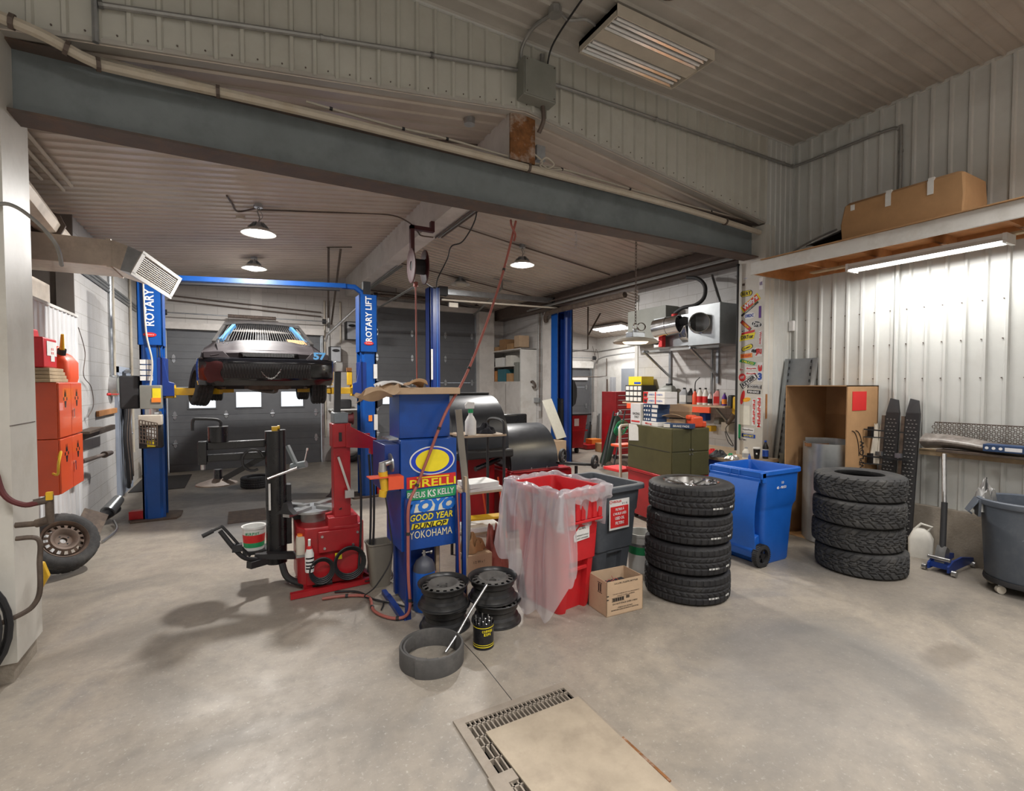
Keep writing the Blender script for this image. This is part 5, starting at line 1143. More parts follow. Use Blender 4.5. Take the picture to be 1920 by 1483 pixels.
tag(M().lathe([(.045,0),(.02,.06),(.006,.13),(.004,.13),(.018,.06),(.042,0)],20,closed=True,T=Matrix.Translation((6.42,6.16,Z))).build('funnel',m_orplas),'small orange funnel upside down on the wall shelf','funnel')
t=thing('parts_organiser','dark drawer organiser with rows of small pale drawers at the left end of the shelf','organiser',(6.5,6.85,Z))
M().box((6.36,6.66,Z),(6.7,7.1,Z+.31)).build('case',m_blkm,t,True)
for i in range(3):
    for j in range(4): M().box((6.352,6.68+.105*j,Z+.02+.10*i),(6.36,6.765+.105*j,Z+.09+.10*i)).build('drawer',m_clear,t,True,bev=.002)  # plain pale drawer fronts
t=rbox('oil_box','yellow carton of oil on top of the drawer organiser','carton',(6.54,6.88,Z+.31),(.3,.34,.16),m_bxy,0);M().box((-.152,-.15,.02),(-.15,.02,.06)).build('print',m_tbl,t);M().box((-.13,-.172,.02),(.0,-.17,.12)).build('end_print',m_ty,t)
rag('yellow_straps',(6.5,6.5,Z),.16,.12,m_ty,'heap of coiled yellow straps beside the drawer organiser',9,'straps')
# reciprocating drill hanging below the shelf end
t=thing('impact_driver','yellow and black power tool hanging at the right end of the wall shelf','power tool',(6.55,4.86,1.5))
M().box((6.48,4.80,1.42),(6.58,4.90,1.70)).build('motor_body',m_yel,t,True,bev=.02);M().box((6.46,4.88,1.52),(6.56,4.96,1.72)).build('grip',m_blkm,t,True,bev=.02);M().cyl((6.52,4.88,1.44),(6.5,4.98,1.28),.045,.03).build('nose',m_grime,t,True)
for i,(y,z,s,mt,lb) in enumerate(((5.28,1.3,.10,m_greybox,'grey charger box hanging on the wall below the shelf'),(5.42,1.17,.09,m_yel,'small yellow and black battery charger below the wall shelf'),(5.12,1.22,.14,m_beige,'beige power supply on the wall below the shelf'),(5.55,1.35,.12,m_tbl,'small box with a blue label on the wall below the shelf'))):
    boxthing('charger',lb,'charger',(6.62,y-s/2,z-s/2),(6.75,y+s/2,z+s/2),mt,0,.008)
pipe('cord',[(6.6,5.1,1.15),(6.55,5.0,1.0),(6.6,4.95,.95),(6.55,5.05,1.2),(6.6,4.9,1.3),(6.58,4.82,1.0)],.006,m_blkm,'tangle of black cords under the hanging power tool','cord')
# workbench
t=thing('workbench','cluttered workbench with plywood top tucked behind the blue bin and the sticker column','workbench',(5.9,4.6,0))
M().prism([(5.56,3.98),(6.22,3.98),(6.22,4.16),(6.15,4.16),(6.15,4.62),(6.70,4.62),(6.70,6.3),(5.95,6.3),(5.66,5.2)],.86,.90,'z').build('top',m_bench,t,True)
M().prism([(5.58,4.0),(6.20,4.0),(6.20,4.15),(6.13,4.15),(6.13,4.62),(6.4,6.2),(5.97,6.2),(5.68,5.2)],.76,.86,'z').build('apron',m_tbl,t,True)
for (x,y) in ((5.62,4.04),(6.17,4.04),(6.0,6.15),(6.6,6.15)): M().box((x-.03,y-.03,0),(x+.03,y+.03,.78)).build('leg',m_cond,t,True)
bottle('pill_bottle','white and grey plastic jar on the workbench in front of the sticker column','bottle',(5.86,4.2,.90),.045,.15,m_clear,m_silv,0,m_silv)
t=thing('paper_cup','black paper coffee cup with a white lid on the workbench','cup',(5.98,4.13,.90));M().lathe([(0,0),(.032,0),(.044,.13),(.04,.13),(0,.12)],24).build('cup',m_blk,t);M().lathe([(0,.13),(.047,.13),(.047,.145),(.04,.15),(0,.15)],24).build('cup_lid',m_paper,t);M().lathe([(0,0),(.012,0),(.012,.001),(0,.001)],16,T=Matrix.Translation((-.035,-.025,.07))@Matrix.Rotation(D2R(-90),4,'Y')@Matrix.Rotation(.0,4,'Z')).build('round_mark',m_paper,t)
t=bottle('cola_bottle','plastic cola bottle with blue and white label on the workbench end','bottle',(6.09,4.08,.90),.036,.24,m_blk,m_tbl,0,m_tbl);M().lathe([(.038,.115),(.030,.165),(.018,.2)],20).build('clear_neck',m_paper,t)
bottle('threadlock_bottle','tiny blue bottle near the front edge of the workbench','bottle',(5.72,4.05,.90),.016,.085,m_tbl,m_tbl)
for i,(x,y,s,h,mt,lb) in enumerate(((5.7,4.5,.14,.06,m_blkm,'black air tools heaped on the workbench'),(5.66,4.25,.10,.04,m_alu,'grey metal tool lying at the front of the workbench'),(5.75,4.35,.07,.04,m_tg,'bright green plastic clip among the tools on the workbench'),(5.82,4.7,.12,.05,m_tr,'red-handled tools at the back of the workbench'))): rag('hand_tools',(x,y,.90),s,h,mt,lb,20+i,'tools')
# round stool / chair beside olive cabinet
t=thing('tube_chair','pale steel tube chair with bright red seat behind the olive cabinet','chair',(5.2,5.95,0))
M().tube(bez([(5.16,5.86,0),(5.16,5.86,.6),(5.16,5.88,1.1),(5.2,5.92,1.22),(5.3,5.92,1.24),(5.5,5.92,1.24)],5),.022,8).tube([(5.5,5.92,1.24),(5.5,5.92,0)],.022,8).build('frame',m_beige,t,True)
M().box((5.16,5.88,.90),(5.5,6.1,.94)).build('red_bar',m_orplas,t,True,bev=.01);M().box((5.18,5.9,.5),(5.5,6.3,.55)).build('seat',m_tr,t,True,bev=.01)
# duct heater on wall brackets
t=thing('duct_heater','wall-mounted galvanised duct box with two round outlets on angle brackets','heater duct',(6.45,5.6,2.5))
M().box((6.12,4.84,2.48),(6.74,5.42,3.08)).build('duct_box',m_sheet,t,True,bev=.004)
M().box((6.22,5.42,2.5),(6.70,6.25,3.0)).build('plenum',m_sheet,t,True,bev=.004)
M().box((6.45,6.2,2.62),(6.74,7.15,3.25)).build('back_box',m_greybox,t,True,bev=.004)
for (c,d,r,L) in ((V(6.2,5.27,2.80),V(-.75,-.62,.02),.15,.26),(V(6.14,5.60,2.84),V(-.22,.95,-.10),.15,.44)):
    d=d.normalized();o=M().lathe([(r-.012,0),(r,0),(r,L*.45),(r+.008,L*.46),(r+.008,L*.5),(r,L*.51),(r,L),(r-.012,L)],32,closed=True,T=Matrix.Translation(c)@d.to_track_quat('Z','Y').to_matrix().to_4x4()).build('round_outlet',m_shiny,t,True)
    M().lathe([(0,.06),(r-.014,.06)],32,T=Matrix.Translation(c)@d.to_track_quat('Z','Y').to_matrix().to_4x4()).build('damper',m_blk,o,True)
g=M();
for (y0,y1) in ((5.46,5.62),): g.prism([(6.22,2.55),(6.14,2.62),(6.10,2.8),(6.22,2.85)],y0,y1,'y')
g.build('collar',m_shiny,t,True,bev=.01)
M().box((6.08,5.92,2.50),(6.16,6.0,2.74)).build('red_switch',m_tr,t,True,bev=.004);M().box((6.10,6.0,2.50),(6.22,6.12,2.72)).build('control_box',m_paper,t,True,bev=.004)
M().cyl((6.18,5.75,2.98),(6.18,5.75,3.02),.05).build('red_clamp',m_tr,t,True)
for y in (5.35,6.35): M().bar((6.74,y,2.45),(6.08,y,2.45),.03).bar((6.1,y,2.44),(6.72,y,2.02),.03).box((6.71,y-.02,1.9),(6.74,y+.02,2.48)).build('wall_bracket',m_galv,t,True)
M().bar((6.2,4.9,2.45),(6.2,6.5,2.45),.035).build('support_rail',m_cond,t,True)
M().tube(bez([(6.18,5.75,3.03),(6.2,5.6,3.10),(6.25,5.4,3.12),(6.3,5.28,3.22),(6.32,5.28,3.4),(6.36,5.45,3.55),(6.4,5.7,3.62)]),.03,10).build('flexible_hose',m_blkm,t,True)
M().bar((6.5,5.3,3.6),(6.4,5.05,3.1),.04,.012).build('strap_hanger',m_galv,t,True)
pipe('electrical_conduit',[(6.70,4.75,3.75),(6.70,4.75,1.2)],.028,m_galv,'thick vertical conduit on the block wall beside the sticker column','conduit',3,1)
pipe('electrical_conduit',[(6.13,4.56,3.55),(6.13,4.56,.95)],.016,m_blkm,'black vertical conduit along the rear edge of the sticker column','conduit',2,1)
pipe('electrical_conduit',[(6.71,5.45,2.45),(6.71,5.45,1.56)],.02,m_galv,'vertical conduit between the heater brackets and the bottle shelf','conduit',2,1)
# ------------------------------------------------------------------ stickers on the column
def sticker(y,z,w,h,bg,s='',tc=None,rot=0,shape='rect',lb='',tw=.8,th=.55,bold=.02,rim=None):
    r=D2R(rot);c,sn=math.cos(r),math.sin(r)
    right=V(0,-c,sn);up=V(0,sn,c);o_=V(6.1692,y,z)
    R=rm(right,up).to_4x4();R.translation=o_
    if shape=='rect': P=[(-w/2,-h/2),(w/2,-h/2),(w/2,h/2),(-w/2,h/2)]
    elif shape=='oval': P=ell(w/2,h/2,28)
    elif shape=='slant': P=[(-w/2-h*.2,-h/2),(w/2-h*.2,-h/2),(w/2+h*.2,h/2),(-w/2+h*.2,h/2)]
    elif shape=='pill': P=[( (w/2-h/2)*(1 if math.cos(q)>0 else -1)+h/2*math.cos(q),h/2*math.sin(q)) for q in [2*math.pi*k/24+.01 for k in range(24)]]
    t=M().prism(P,0,.0015,'z',T=R).build('sticker',rim or bg);tag(t,lb,'sticker','stickers on the column')
    if rim: M().prism([(x*.88,y_*.86) for x,y_ in P],.0015,.002,'z',T=R).build('face',bg,t)
    if s:
        T_=text(s,o_+R.to_3x3()@V(0,0,.0025),right,up,w*tw,h*th,tc,t,bold=bold)
    return t
SB=m_tw
sticker(4.50,3.27,.04,.03,m_grime,lb='tiny brown sticker at the top of the column')
sticker(4.47,3.35,.06,.02,SB,'VALVOLINE',m_tdb,lb='small white sticker with blue print at the very top left of the column')
sticker(4.235,3.24,.055,.16,SB,'KAPS',m_tpu,lb='upright white and purple chequered sticker near the column top',rot=0,th=.3,tw=.7)
sticker(4.455,3.14,.19,.085,m_ty,'BERT',m_tb,0,'pill','yellow and black pill-shaped BERT sticker',.75,.6,.03,m_tb)
sticker(4.39,3.0,.30,.10,m_tr,"Willy's",m_tw,33,'rect',"large slanting red and yellow Willy's sticker",.85,.8,.04,m_ty)
sticker(4.40,2.92,.30,.03,m_tb,'CARBURETORS',m_tw,33,'rect','black strip sticker under the large slanting red sticker',.6,.5)
sticker(4.40,2.83,.18,.09,SB,'DRDC',m_tbl,0,'oval','white oval sticker with blue DRDC letters',.7,.5,.04)
sticker(4.245,2.86,.035,.16,m_tpu,'',None,0,'rect','narrow pale purple upright sticker right of the white oval')
sticker(4.455,2.70,.20,.05,m_tr,'COMP',m_ty,-42,'rect','slanting red and brown rectangular sticker',.6,.5,.02,m_grime)
sticker(4.29,2.70,.17,.09,m_tb,'DMI',m_tw,-15,'oval','black oval DMI sticker with white rim',.6,.6,.03,m_tw)
sticker(4.49,2.625,.07,.035,m_tw,'MSD',m_tb,10,'rect','tiny white sticker with black scribble below the red slanting one',.7,.6)
sticker(4.43,2.54,.22,.085,m_ty,'DIRTcar',m_tb,5,'slant','yellow and black DIRTcar sticker',.85,.6,.03)
sticker(4.42,2.60,.20,.03,m_tr,'',None,8,'slant','red strip sticker above the yellow DIRTcar sticker')
sticker(4.23,2.51,.05,.19,m_tw,'',None,0,'rect','upright white Wrisco sticker with red letters');text('Wrisco',(6.1665,4.23,2.51),(0,0,-1),(0,-1,0),.17,.035,m_tr,None,bold=.02);
sticker(4.43,2.39,.18,.065,m_ty,'UNIMEX',m_tb,18,'pill','yellow pill-shaped UNIMEX sticker tilted upwards',.6,.4,.01,m_tb)
sticker(4.44,2.28,.18,.06,m_to,'HOLLEY',m_tr,3,'rect','orange and yellow chequered rectangular sticker',.8,.5)
sticker(4.33,2.34,.09,.06,m_tw,'##',m_tb,-20,'slant','small chequered flag sticker left of the JRi letters',.7,.8,.06)
sticker(4.255,2.32,.10,.12,m_tw,'JRi',m_tr,0,'rect','white JRi sticker with red and black letters',.9,.8,.05)
sticker(4.42,2.19,.24,.045,m_tg,'VALCO',m_ty,-14,'slant','green and yellow striped VALCO sticker tilted downwards',.8,.7,.02)
sticker(4.36,2.10,.17,.05,m_tw,'Beyea',m_tr,0,'rect','upper white Beyea sticker with red script',.85,.6,.02)
sticker(4.36,2.03,.17,.05,m_tw,'Beyea',m_tr,0,'rect','lower white Beyea sticker with red script',.85,.6,.02)
sticker(4.51,2.09,.06,.04,m_tw,'Be',m_tr,0,'rect','cut-off white sticker with red letters Be',.8,.7)
sticker(4.23,2.05,.075,.26,m_tw,'',None,0,'rect','upright white sticker with red and blue 3 shapes');text('3',(6.1665,4.23,2.10),(0,0,-1),(0,-1,0),.09,.06,m_tr,None,bold=.06);text('3',(6.1665,4.23,1.99),(0,-1,0),(0,0,1),.06,.10,m_tbl,None,bold=.06)
sticker(4.50,1.98,.11,.11,m_tr,'ARP',m_tw,10,'oval','round red sticker on the left edge of the column',.6,.35)
sticker(4.40,1.93,.28,.085,m_tw,'KEYSER',m_tb,34,'rect','black and white arrow-like KEYSER sticker pointing upwards',.8,.7,.05,m_tb)
sticker(4.31,1.85,.21,.055,m_tw,'SCHOENFELD',m_tb,-3,'rect','white SCHOENFELD sticker with black outlined letters',.9,.6,.03,m_tb)
sticker(4.32,1.78,.20,.05,m_tb,'PENSKE',m_tw,-3,'rect','black PENSKE sticker below the SCHOENFELD one',.8,.6,.03)
sticker(4.49,1.70,.06,.20,m_tr,'',None,-12,'oval','upright red oval sticker on the left edge above the rag')
sticker(4.43,1.67,.13,.06,m_to,'EIBACH',m_ty,12,'oval','orange oval sticker with yellow rim',.7,.4,.02,m_ty)
for k,(yy,ln,hh,lb) in enumerate(((4.235,.42,.045,'long upright red PENPEPEM lettering sticker, right one'),(4.31,.36,.032,'long upright red PENPEP lettering sticker, left one'))):
    o=sticker(yy,1.50,hh+.02,ln,m_tw,'',None,0,'rect',lb);text(('PENPEPEM','PENPEP')[k],(6.1660,yy,1.50),(0,0,-1),(0,-1,0),ln*.95,hh,m_tr,o,bold=.03)
sticker(4.45,1.45,.16,.27,m_mich,'',None,1,'rect','dirty cream paper taped over the stickers')
sticker(4.40,1.25,.20,.06,m_tw,'SuperFlow',m_tb,-2,'rect','small white sticker reading SuperFlow above the blue strip',.8,.5,.01)
sticker(4.39,1.17,.21,.05,m_tbl,'AUTO PARTS',m_ty,-2,'rect','blue auto parts strip sticker with yellow letters',.75,.6,.03)
sticker(4.475,1.17,.045,.045,m_ty,'N',m_tbl,0,'oval','small round yellow sticker at the left of the blue auto parts strip',.6,.6,.03)
sticker(4.53,1.22,.035,.20,m_tg,'',None,0,'rect','narrow upright green and black sticker at the lower left of the column')
sticker(4.48,1.11,.12,.035,m_tw,'BILSTEIN',m_tb,0,'rect','white BILSTEIN sticker near the bench',.9,.7,.03)
for o in list(bpy.data.objects):
    if o.name.startswith('lettering') and o.parent is None:
        best=min((q for q in bpy.data.objects if q.name.startswith('sticker')),key=lambda q:abs(sum((Vector(c[:]) for c in q.bound_box),Vector())[2]/8-sum((Vector(c[:]) for c in o.bound_box),Vector())[2]/8)+abs(sum((Vector(c[:]) for c in q.bound_box),Vector())[1]/8-sum((Vector(c[:]) for c in o.bound_box),Vector())[1]/8))
        o.parent=best
tag(M().box((6.22,4.165,1.42),(6.24,4.18,1.75)).build('wood_strip',m_wood),'short upright wooden strip beside the sticker column','strip')
tag(M().box((6.69,4.10,2.62),(6.74,4.17,2.76)).build('corner_sensor',m_tw,None,bev=.008),'small white sensor box in the corner of the front room','sensor')
# ------------------------------------------------------------------ high shelf on the right wall
t=thing('high_shelf','high wooden shelf with white fascia board along the right wall','shelf',(6.3,1.5,3.3))
M().box((5.83,-1.5,3.30),(5.855,4.155,3.455)).build('fascia',m_tw2 if 'm_tw2' in globals() else m_white,t,True,bev=.003)
M().box((5.855,-1.5,3.44),(6.745,4.155,3.455)).build('deck',m_wood,t,True);M().box((5.87,4.12,3.31),(6.745,4.155,3.44)).build('end_joist',m_wood,t,True);M().box((6.71,-1.5,3.31),(6.745,4.12,3.44)).build('ledger',m_wood,t,True)
for k in range(9): M().box((5.86,3.55-.6*k,3.34),(6.71,3.588-.6*k,3.44)).build('joist',m_wood,t,True)
M().box((6.36,1.2,3.29),(6.45,3.7,3.31)).build('batten',m_oldwood,t,True)
M().box((5.80,1.0,3.456),(6.5,4.0,3.466)).build('plywood_sheet',m_card,t,True)
t=thing('long_carton','long battered cardboard carton with tape labels on the high shelf','carton',(6.2,2.58,3.467))
g=M();loft(g,[lv(rrect(.50,1.06,.01,1),0),lv(rrect(.52,1.09,.015,1),.2),lv(rrect(.50,1.05,.02,1),.40,.0,-.01),lv(rrect(.44,1.0,.03,1),.43)]);g.build('carton',m_card,t)
for y in (.42,.08,-.28): M().box((-.262,y-.025,.27),(-.255,y+.025,.405)).box((-.25,y-.025,.40),(-.1,y+.025,.435)).build('tape_label',m_paper,t) if y<.3 else M().box((-.262,y-.02,.33),(-.255,y+.02,.39)).build('tape_label',m_paper,t)
t=thing('plastic_moulding','black plastic moulding lying beside the long carton on the high shelf','car part',(6.25,3.35,3.467));M().grid(lambda u,v:(-.2+.4*u,-.18+.40*v,.02+.20*math.sin(math.pi*min(1,.25+u*.75))*(1-.5*v)),12,8).build('shell',m_blkm,t,solid=.01);M().box((-.15,-.02,.15),(-.14,.05,.16)).build('badge',m_galv,t)
tag(M().tube(bez([(6.3,3.35,3.74),(6.32,3.6,3.70),(6.35,3.9,3.62),(6.36,4.05,3.52)]),.012,6).build('thin_rod',m_cond),'thin grey rod curving down beside the black moulding on the high shelf','rod')
# ------------------------------------------------------------------ right wall leaning things
t=thing('tall_carton','tall open cardboard carton standing on end against the right wall','carton',(6.36,3.35,0))
k=.012
g=M();g.prism([(6.02,3.76),(6.68,3.64),(6.68,3.652),(6.02,3.772)],0,1.87,'z').box((6.02,3.05,0),(6.70,3.05+k,1.87)).box((6.68,3.05,0),(6.68+k,3.64,1.87)).prism([(6.02,3.05),(6.70,3.05),(6.70,3.65),(6.02,3.76)],1.858,1.87,'z').prism([(6.02,3.05),(6.70,3.05),(6.70,3.65),(6.02,3.76)],0,.012,'z').build('carton',m_card,t,True)
M().box((6.672,3.05,1.25),(6.68,3.64,1.30)).box((6.665,3.30,.9),(6.68,3.64,1.5)).build('inner_flap',m_card2,t,True)
M().box((6.12,3.046,1.58),(6.42,3.05,1.80)).build('red_patch',m_tr,t,True)
text('SNOWPLOW',(6.34,3.045,.95),(0,0,1),(-1,0,0),.55,.10,m_tb,t,bold=.01)
M().tube([(6.2+.16*math.cos(q),3.046,1.05+.3*math.sin(q)) for q in [k2*.12 for k2 in range(14)]],.004,5).tube([(6.12+.16*math.cos(q),3.046,1.05+.3*math.sin(q)) for q in [k2*.12 for k2 in range(14)]],.004,5).build('arc_print',m_tb,t,True)
t=thing('curved_steel_sheet','curved rusty-edged steel sheet standing inside the tall carton','steel sheet',(6.1,3.3,0))
M().grid(lambda u,v:(6.14-.20*math.sin(math.pi*u),3.07+.54*u,.013+1.17*v),20,4).build('sheet',m_sheet,t,True,solid=.01);M().grid(lambda u,v:(6.136-.20*math.sin(math.pi*u)-.006,3.3+.3*u*.9,1.14+.04*v),12,1).build('rusty_edge',m_brown,t,True,solid=.004)
M().grid(lambda u,v:(6.18+.20*math.sin(math.pi*u),3.07+.54*u,.013+1.21*v),20,4).build('back_sheet',m_galv,t,True,solid=.008)
t=thing('shelving_panel','grey perforated steel shelving panel leaning in the corner behind the tall carton','steel panel',(6.5,3.9,0))
g=M();P0=[(6.30,4.12,0),(6.64,4.12,2.23),(6.64,3.74,2.23),(6.30,3.78,0)]
def qd(pts,mt,nm,th=.006,par=t): return M().add(pts,[(0,1,2,3)]).build(nm,mt,par,True,solid=th)
qd(P0,m_greybox2 if 'm_greybox2' in globals() else mat('galv_panel',(.25,.27,.29),.4,.4,.08,8),'panel')
for y in (4.13,3.75): M().bar((6.27,y,0),(6.62,y,2.23),.05,.03,up=(1,0,0)).build('flange',m_sheet,t,True)
for y in (4.09,3.80):
    g=M()
    for k2 in range(26):
        f=(k2+.5)/26;g.cbox((6.26+.36*f-.006,y,2.23*f),(.006,.012,.04),R=Matrix.Rotation(math.atan2(.36,2.23),3,'Y'))
    g.build('slots',m_blk,t,True)
tag(qd([(6.24,4.1,0),(6.42,4.1,.95),(6.42,3.80,.95),(6.24,3.80,0)],m_greybox,'metal_sheet',.006,None),'plain grey metal sheet leaning low in front of the perforated panel','steel sheet')
# running boards
for i,(y,lb) in enumerate(((2.86,'left of two black diamond-tread running boards leaning on the right wall'),(2.665,'right of two black diamond-tread running boards, nearer the floor jack'))):
    t=thing('running_board',lb,'running board',(6.55,y,0));x0=6.47
    g=M();g.bar((x0,y,.0),(6.62,y,1.56),.13,.035,up=(1,0,0));g.add([(6.60,y-.065,1.55),(6.635,y-.065,1.55),(6.68,y-.03,1.70),(6.66,y-.03,1.70),(6.60,y+.065,1.55),(6.635,y+.065,1.55),(6.68,y+.05,1.72),(6.66,y+.05,1.72)],[(0,1,2,3),(4,7,6,5),(0,4,5,1),(1,5,6,2),(2,6,7,3),(3,7,4,0)]);rr=Matrix.Rotation(math.atan2(.15,1.56),3,'Y')
    for k2 in range(34):
        for j in range(3):
            f=(k2+.5)/34;g.cbox((x0+.15*f-.021,y-.04+.035*j+(.016 if k2%2 else 0),.1+1.4*f),(.007,.016,.010),R=rr,mi=1)
    g.build('board',[m_blkm,m_cond],t,True)
    M().bar((x0,y+.085,.05),(6.60,y+.085,1.52),.03,.03).build('side_rail',m_grime,t,True)
    for z in (.55,1.05): M().box((6.50,y+.06,z),(6.54,y+.12,z+.05)).build('rail_clip',m_galv,t,True)
for i,z in enumerate((1.05,1.36)):
    t=thing('mounting_bracket',('lower','upper')[i]+' black mounting bracket tied across the running boards','bracket',(6.5,2.9,z));M().bar((6.36,3.04,z),(6.52,2.66,z-.02),.02,.015).bar((6.36,3.04,z-.09),(6.50,2.85,z-.09),.02,.012).box((6.40,2.98,z-.10),(6.46,3.02,z+.03)).build('bracket',m_blk,t,True)
rag('plastic_bag',(6.6,3.0,.95),.1,.35,m_beige,'dusty clear plastic wrapping beside the left running board',31,'bag')
# wall ledge and grille
struct(M().box((6.66,-3.6,1.145),(6.755,2.62,1.165)).box((6.66,-3.6,1.10),(6.67,2.62,1.15)).build('trim_ledge',m_oldwood))
t=thing('grille_panel','long perforated truck grille panel resting on the wall ledge','grille',(6.62,1.9,1.166))
g=M();y0,y1=1.15,2.48
for j in range(5):
    for k2 in range(34):
        yy=y0+.02+(y1-y0-.03)*k2/33+(.019 if j%2 else 0);g.lathe([(.013,-.002),(.0195,-.002),(.0195,.002),(.013,.002)],6,closed=True,T=Matrix.Translation((6.655,yy,1.315+.034*j))@Matrix.Rotation(math.pi/2,4,'Y')@Matrix.Rotation(math.pi/6,4,'Z'))
g.box((6.652,y0,1.465),(6.658,y1,1.475)).box((6.652,y0,1.29),(6.658,y1,1.297)).build('mesh',m_grime,t,True)
M().grid(lambda u,v:(6.64-.13*math.sin(math.pi*v)*(1-.2*u)-.0,2.56-1.45*u,1.18+.16*v*(1-.25*math.sin(u*3))+.02*math.sin(u*9)),30,10).build('plastic_wrap',mat('smoky_wrap',(.16,.14,.125),.3,0,.4,9,.1,40,.5,(.4,.38,.35),7,.6),t,True,solid=.006)
M().box((6.48,1.1,1.167),(6.66,2.4,1.19)).build('lower_rail',m_grime,t,True)
o=boxthing('parts_box','navy box with white label lying on the perforated grille','box',(6.46,1.72,1.19+.03),(6.60,2.02,1.29),m_bxb,.06)
M().box((-.0725,-.13,.015),(-.071,-.01,.05)).build('label',m_bxw,o)
for k2 in range(3): M().cyl((-.0725,.02+.05*k2,.035),(-.0705,.02+.05*k2,.035),.014,n=12).build('disc_print',m_tw,o)
# floor jack and jug
t=thing('floor_jack','blue low-profile floor jack with long upright handle by the right wall','floor jack',(6.2,2.2,0))
for y in (2.28,2.12): M().prism([(6.05,.03),(6.62,.04),(6.62,.09),(6.35,.14),(6.15,.13),(6.05,.09)],y-.008,y+.008,'y').build('side_plate',m_liftb2,t,True)
M().box((6.08,2.12,.05),(6.3,2.28,.10)).build('frame',m_liftb2,t,True)
for (x,y) in ((6.08,2.08),(6.08,2.32),(6.58,2.1),(6.58,2.3)): M().cyl((x,y-.018,.03),(x,y+.018,.03),.03).build('wheel',m_alu,t,True)
M().prism([(6.1,.08),(6.22,.08),(6.22,.22),(6.16,.26),(6.12,.2)],2.17,2.25,'y').cyl((6.1,2.12,.14),(6.1,2.3,.14),.02).build('pump_block',m_alu,t,True)
M().cyl((6.17,2.21,.22),(6.27,2.24,.68),.026).build('foam_grip',m_blkm,t,True);M().cyl((6.27,2.24,.68),(6.40,2.30,1.16),.020).build('handle',m_alu,t,True)
t=thing('plastic_jug','cloudy white plastic jug on the floor behind the jack','jug',(6.50,2.52,0),.3);loft(M(),[lv(rrect(.17,.2,.03),0),lv(rrect(.18,.21,.03),.2),lv(rrect(.12,.14,.03),.28),lv(rrect(.05,.06,.02),.31)]).build('jug',m_clear,t);M().tube([(0,-.05,.28),(0,-.09,.34),(0,.0,.36),(0,.06,.28)],.014,8).build('jug_handle',m_clear,t)
# grey round barrel on dolly
t=thing('waste_barrel','large round grey waste barrel with side handles on a wheeled dolly','waste barrel',(6.18,1.62,0))
M().lathe([(0,.13),(.255,.13),(.262,.14),(.30,.78),(.325,.785),(.33,.80),(.33,.83),(.315,.84),(.29,.83),(.28,.70),(.245,.16),(0,.16)],56).build('barrel',m_barrel,t)
for s in (0.62,-2.52):
    Tr=Matrix.Rotation(D2R(120)+s*0+(0 if s>0 else math.pi),4,'Z')
    M().prism([(-.06,.66),(.06,.66),(.085,.82),(-.085,.82)],.315,.335,'x',T=Tr).build('ear',m_barrel,t);M().tube([(.33,-.07,.80),(.41,-.06,.74),(.41,.06,.74),(.33,.07,.80)],.014,8).build('side_handle',m_barrel,t) if False else None
    M().add([(.33,-.075,.82),(.33,.075,.82),(.40,.055,.70),(.40,-.055,.70),(.375,-.055,.68),(.375,.055,.68)],[(0,1,2,3),(3,2,5,4)],T=Tr).build('side_handle',m_barrel,t,solid=.014)
M().tube([(.282*math.cos(q)+0,.282*math.sin(q),.62-.10*abs((q-3.9)/.55)**3) for q in [3.35+.11*k2 for k2 in range(11)]],.008,6).build('rib_arc',m_barrel,t)
M().lathe([(0,.085),(.27,.085),(.275,.10),(.27,.13),(0,.13)],40).build('dolly',m_blkm,t)
for k2 in range(5):
    q=2*math.pi*k2/5+.2;x,y=.23*math.cos(q),.23*math.sin(q);c_=M().cyl((x-.012,y-.012,.035),(x+.012,y+.012,.035),.035).build('caster',m_beige,t);M().box((x-.012,y-.012,.035),(x+.012,y+.012,.088)).build('fork',m_galv,c_)
rag('crumpled_foil',(6.12,1.88,.70),.12,.20,m_alu,'crumpled foil and paper poking out of the grey barrel',33,'litter')
# ------------------------------------------------------------------ drain grate
t=thing('drain_grate','slotted steel drain grate set in the concrete floor, mostly covered by a plywood sheet','drain grate',(1.38,2.0,0))
g=M();zt=.012
g.box((1.01,1.0,0),(1.06,2.46,zt)).box((1.01,2.46,0),(1.76,2.51,zt)).box((1.72,1.0,0),(1.76,2.46,zt))
m_plate=mat('worn_steel_plate',(.29,.25,.205),.6,.1,.15,9,.1,60,.4,(.20,.15,.11),5,.5)
g.build('frame',m_plate,t,True)
g=M()
for k2 in range(24): x=1.06+.0275*k2;g.box((x-.004,2.25,-.02),(x+.004,2.46,zt-.002))
for y in (2.325,2.42): g.box((1.06,y-.005,-.02),(1.72,y+.005,zt-.002))
for x in (1.09,1.12,1.15): g.box((x-.004,1.0,-.02),(x+.004,2.26,zt-.002))
for k2 in range(13): g.box((1.06,2.25-.1*k2,-.02),(1.16,2.258-.1*k2,zt-.002))
g.build('bars',m_plate,t,True)
M().box((1.0,1.0,.0),(1.075,1.98,.018)).box((1.0,1.98,0),(1.13,2.05,.018)).build('side_strip',m_plate,t,True)
ply=tag(M().prism([(1.125,2.33),(1.74,2.335),(1.72,1.0),(1.17,1.0)],.0125,.022,'z').build('plywood_cover',mat('worn_plywood',(.37,.31,.235),.7,0,.12,6,.1,50,.3,(.22,.18,.14),4,.5)),'worn plywood sheet laid over the floor drain grate at the bottom of the picture','plywood sheet')
tag(M().box((1.735,1.62,.0),(1.75,1.95,.02)).build('rusty_edge_plate',m_brown),'rusty chipped metal edge beside the plywood cover','steel edge')
struct(M().prism([(1.395,3.35),(1.399,3.35),(1.41,2.95),(1.395,2.52),(1.391,2.52),(1.405,2.95)],.0,.0008,'z').build('trim_floor_crack',m_blk))
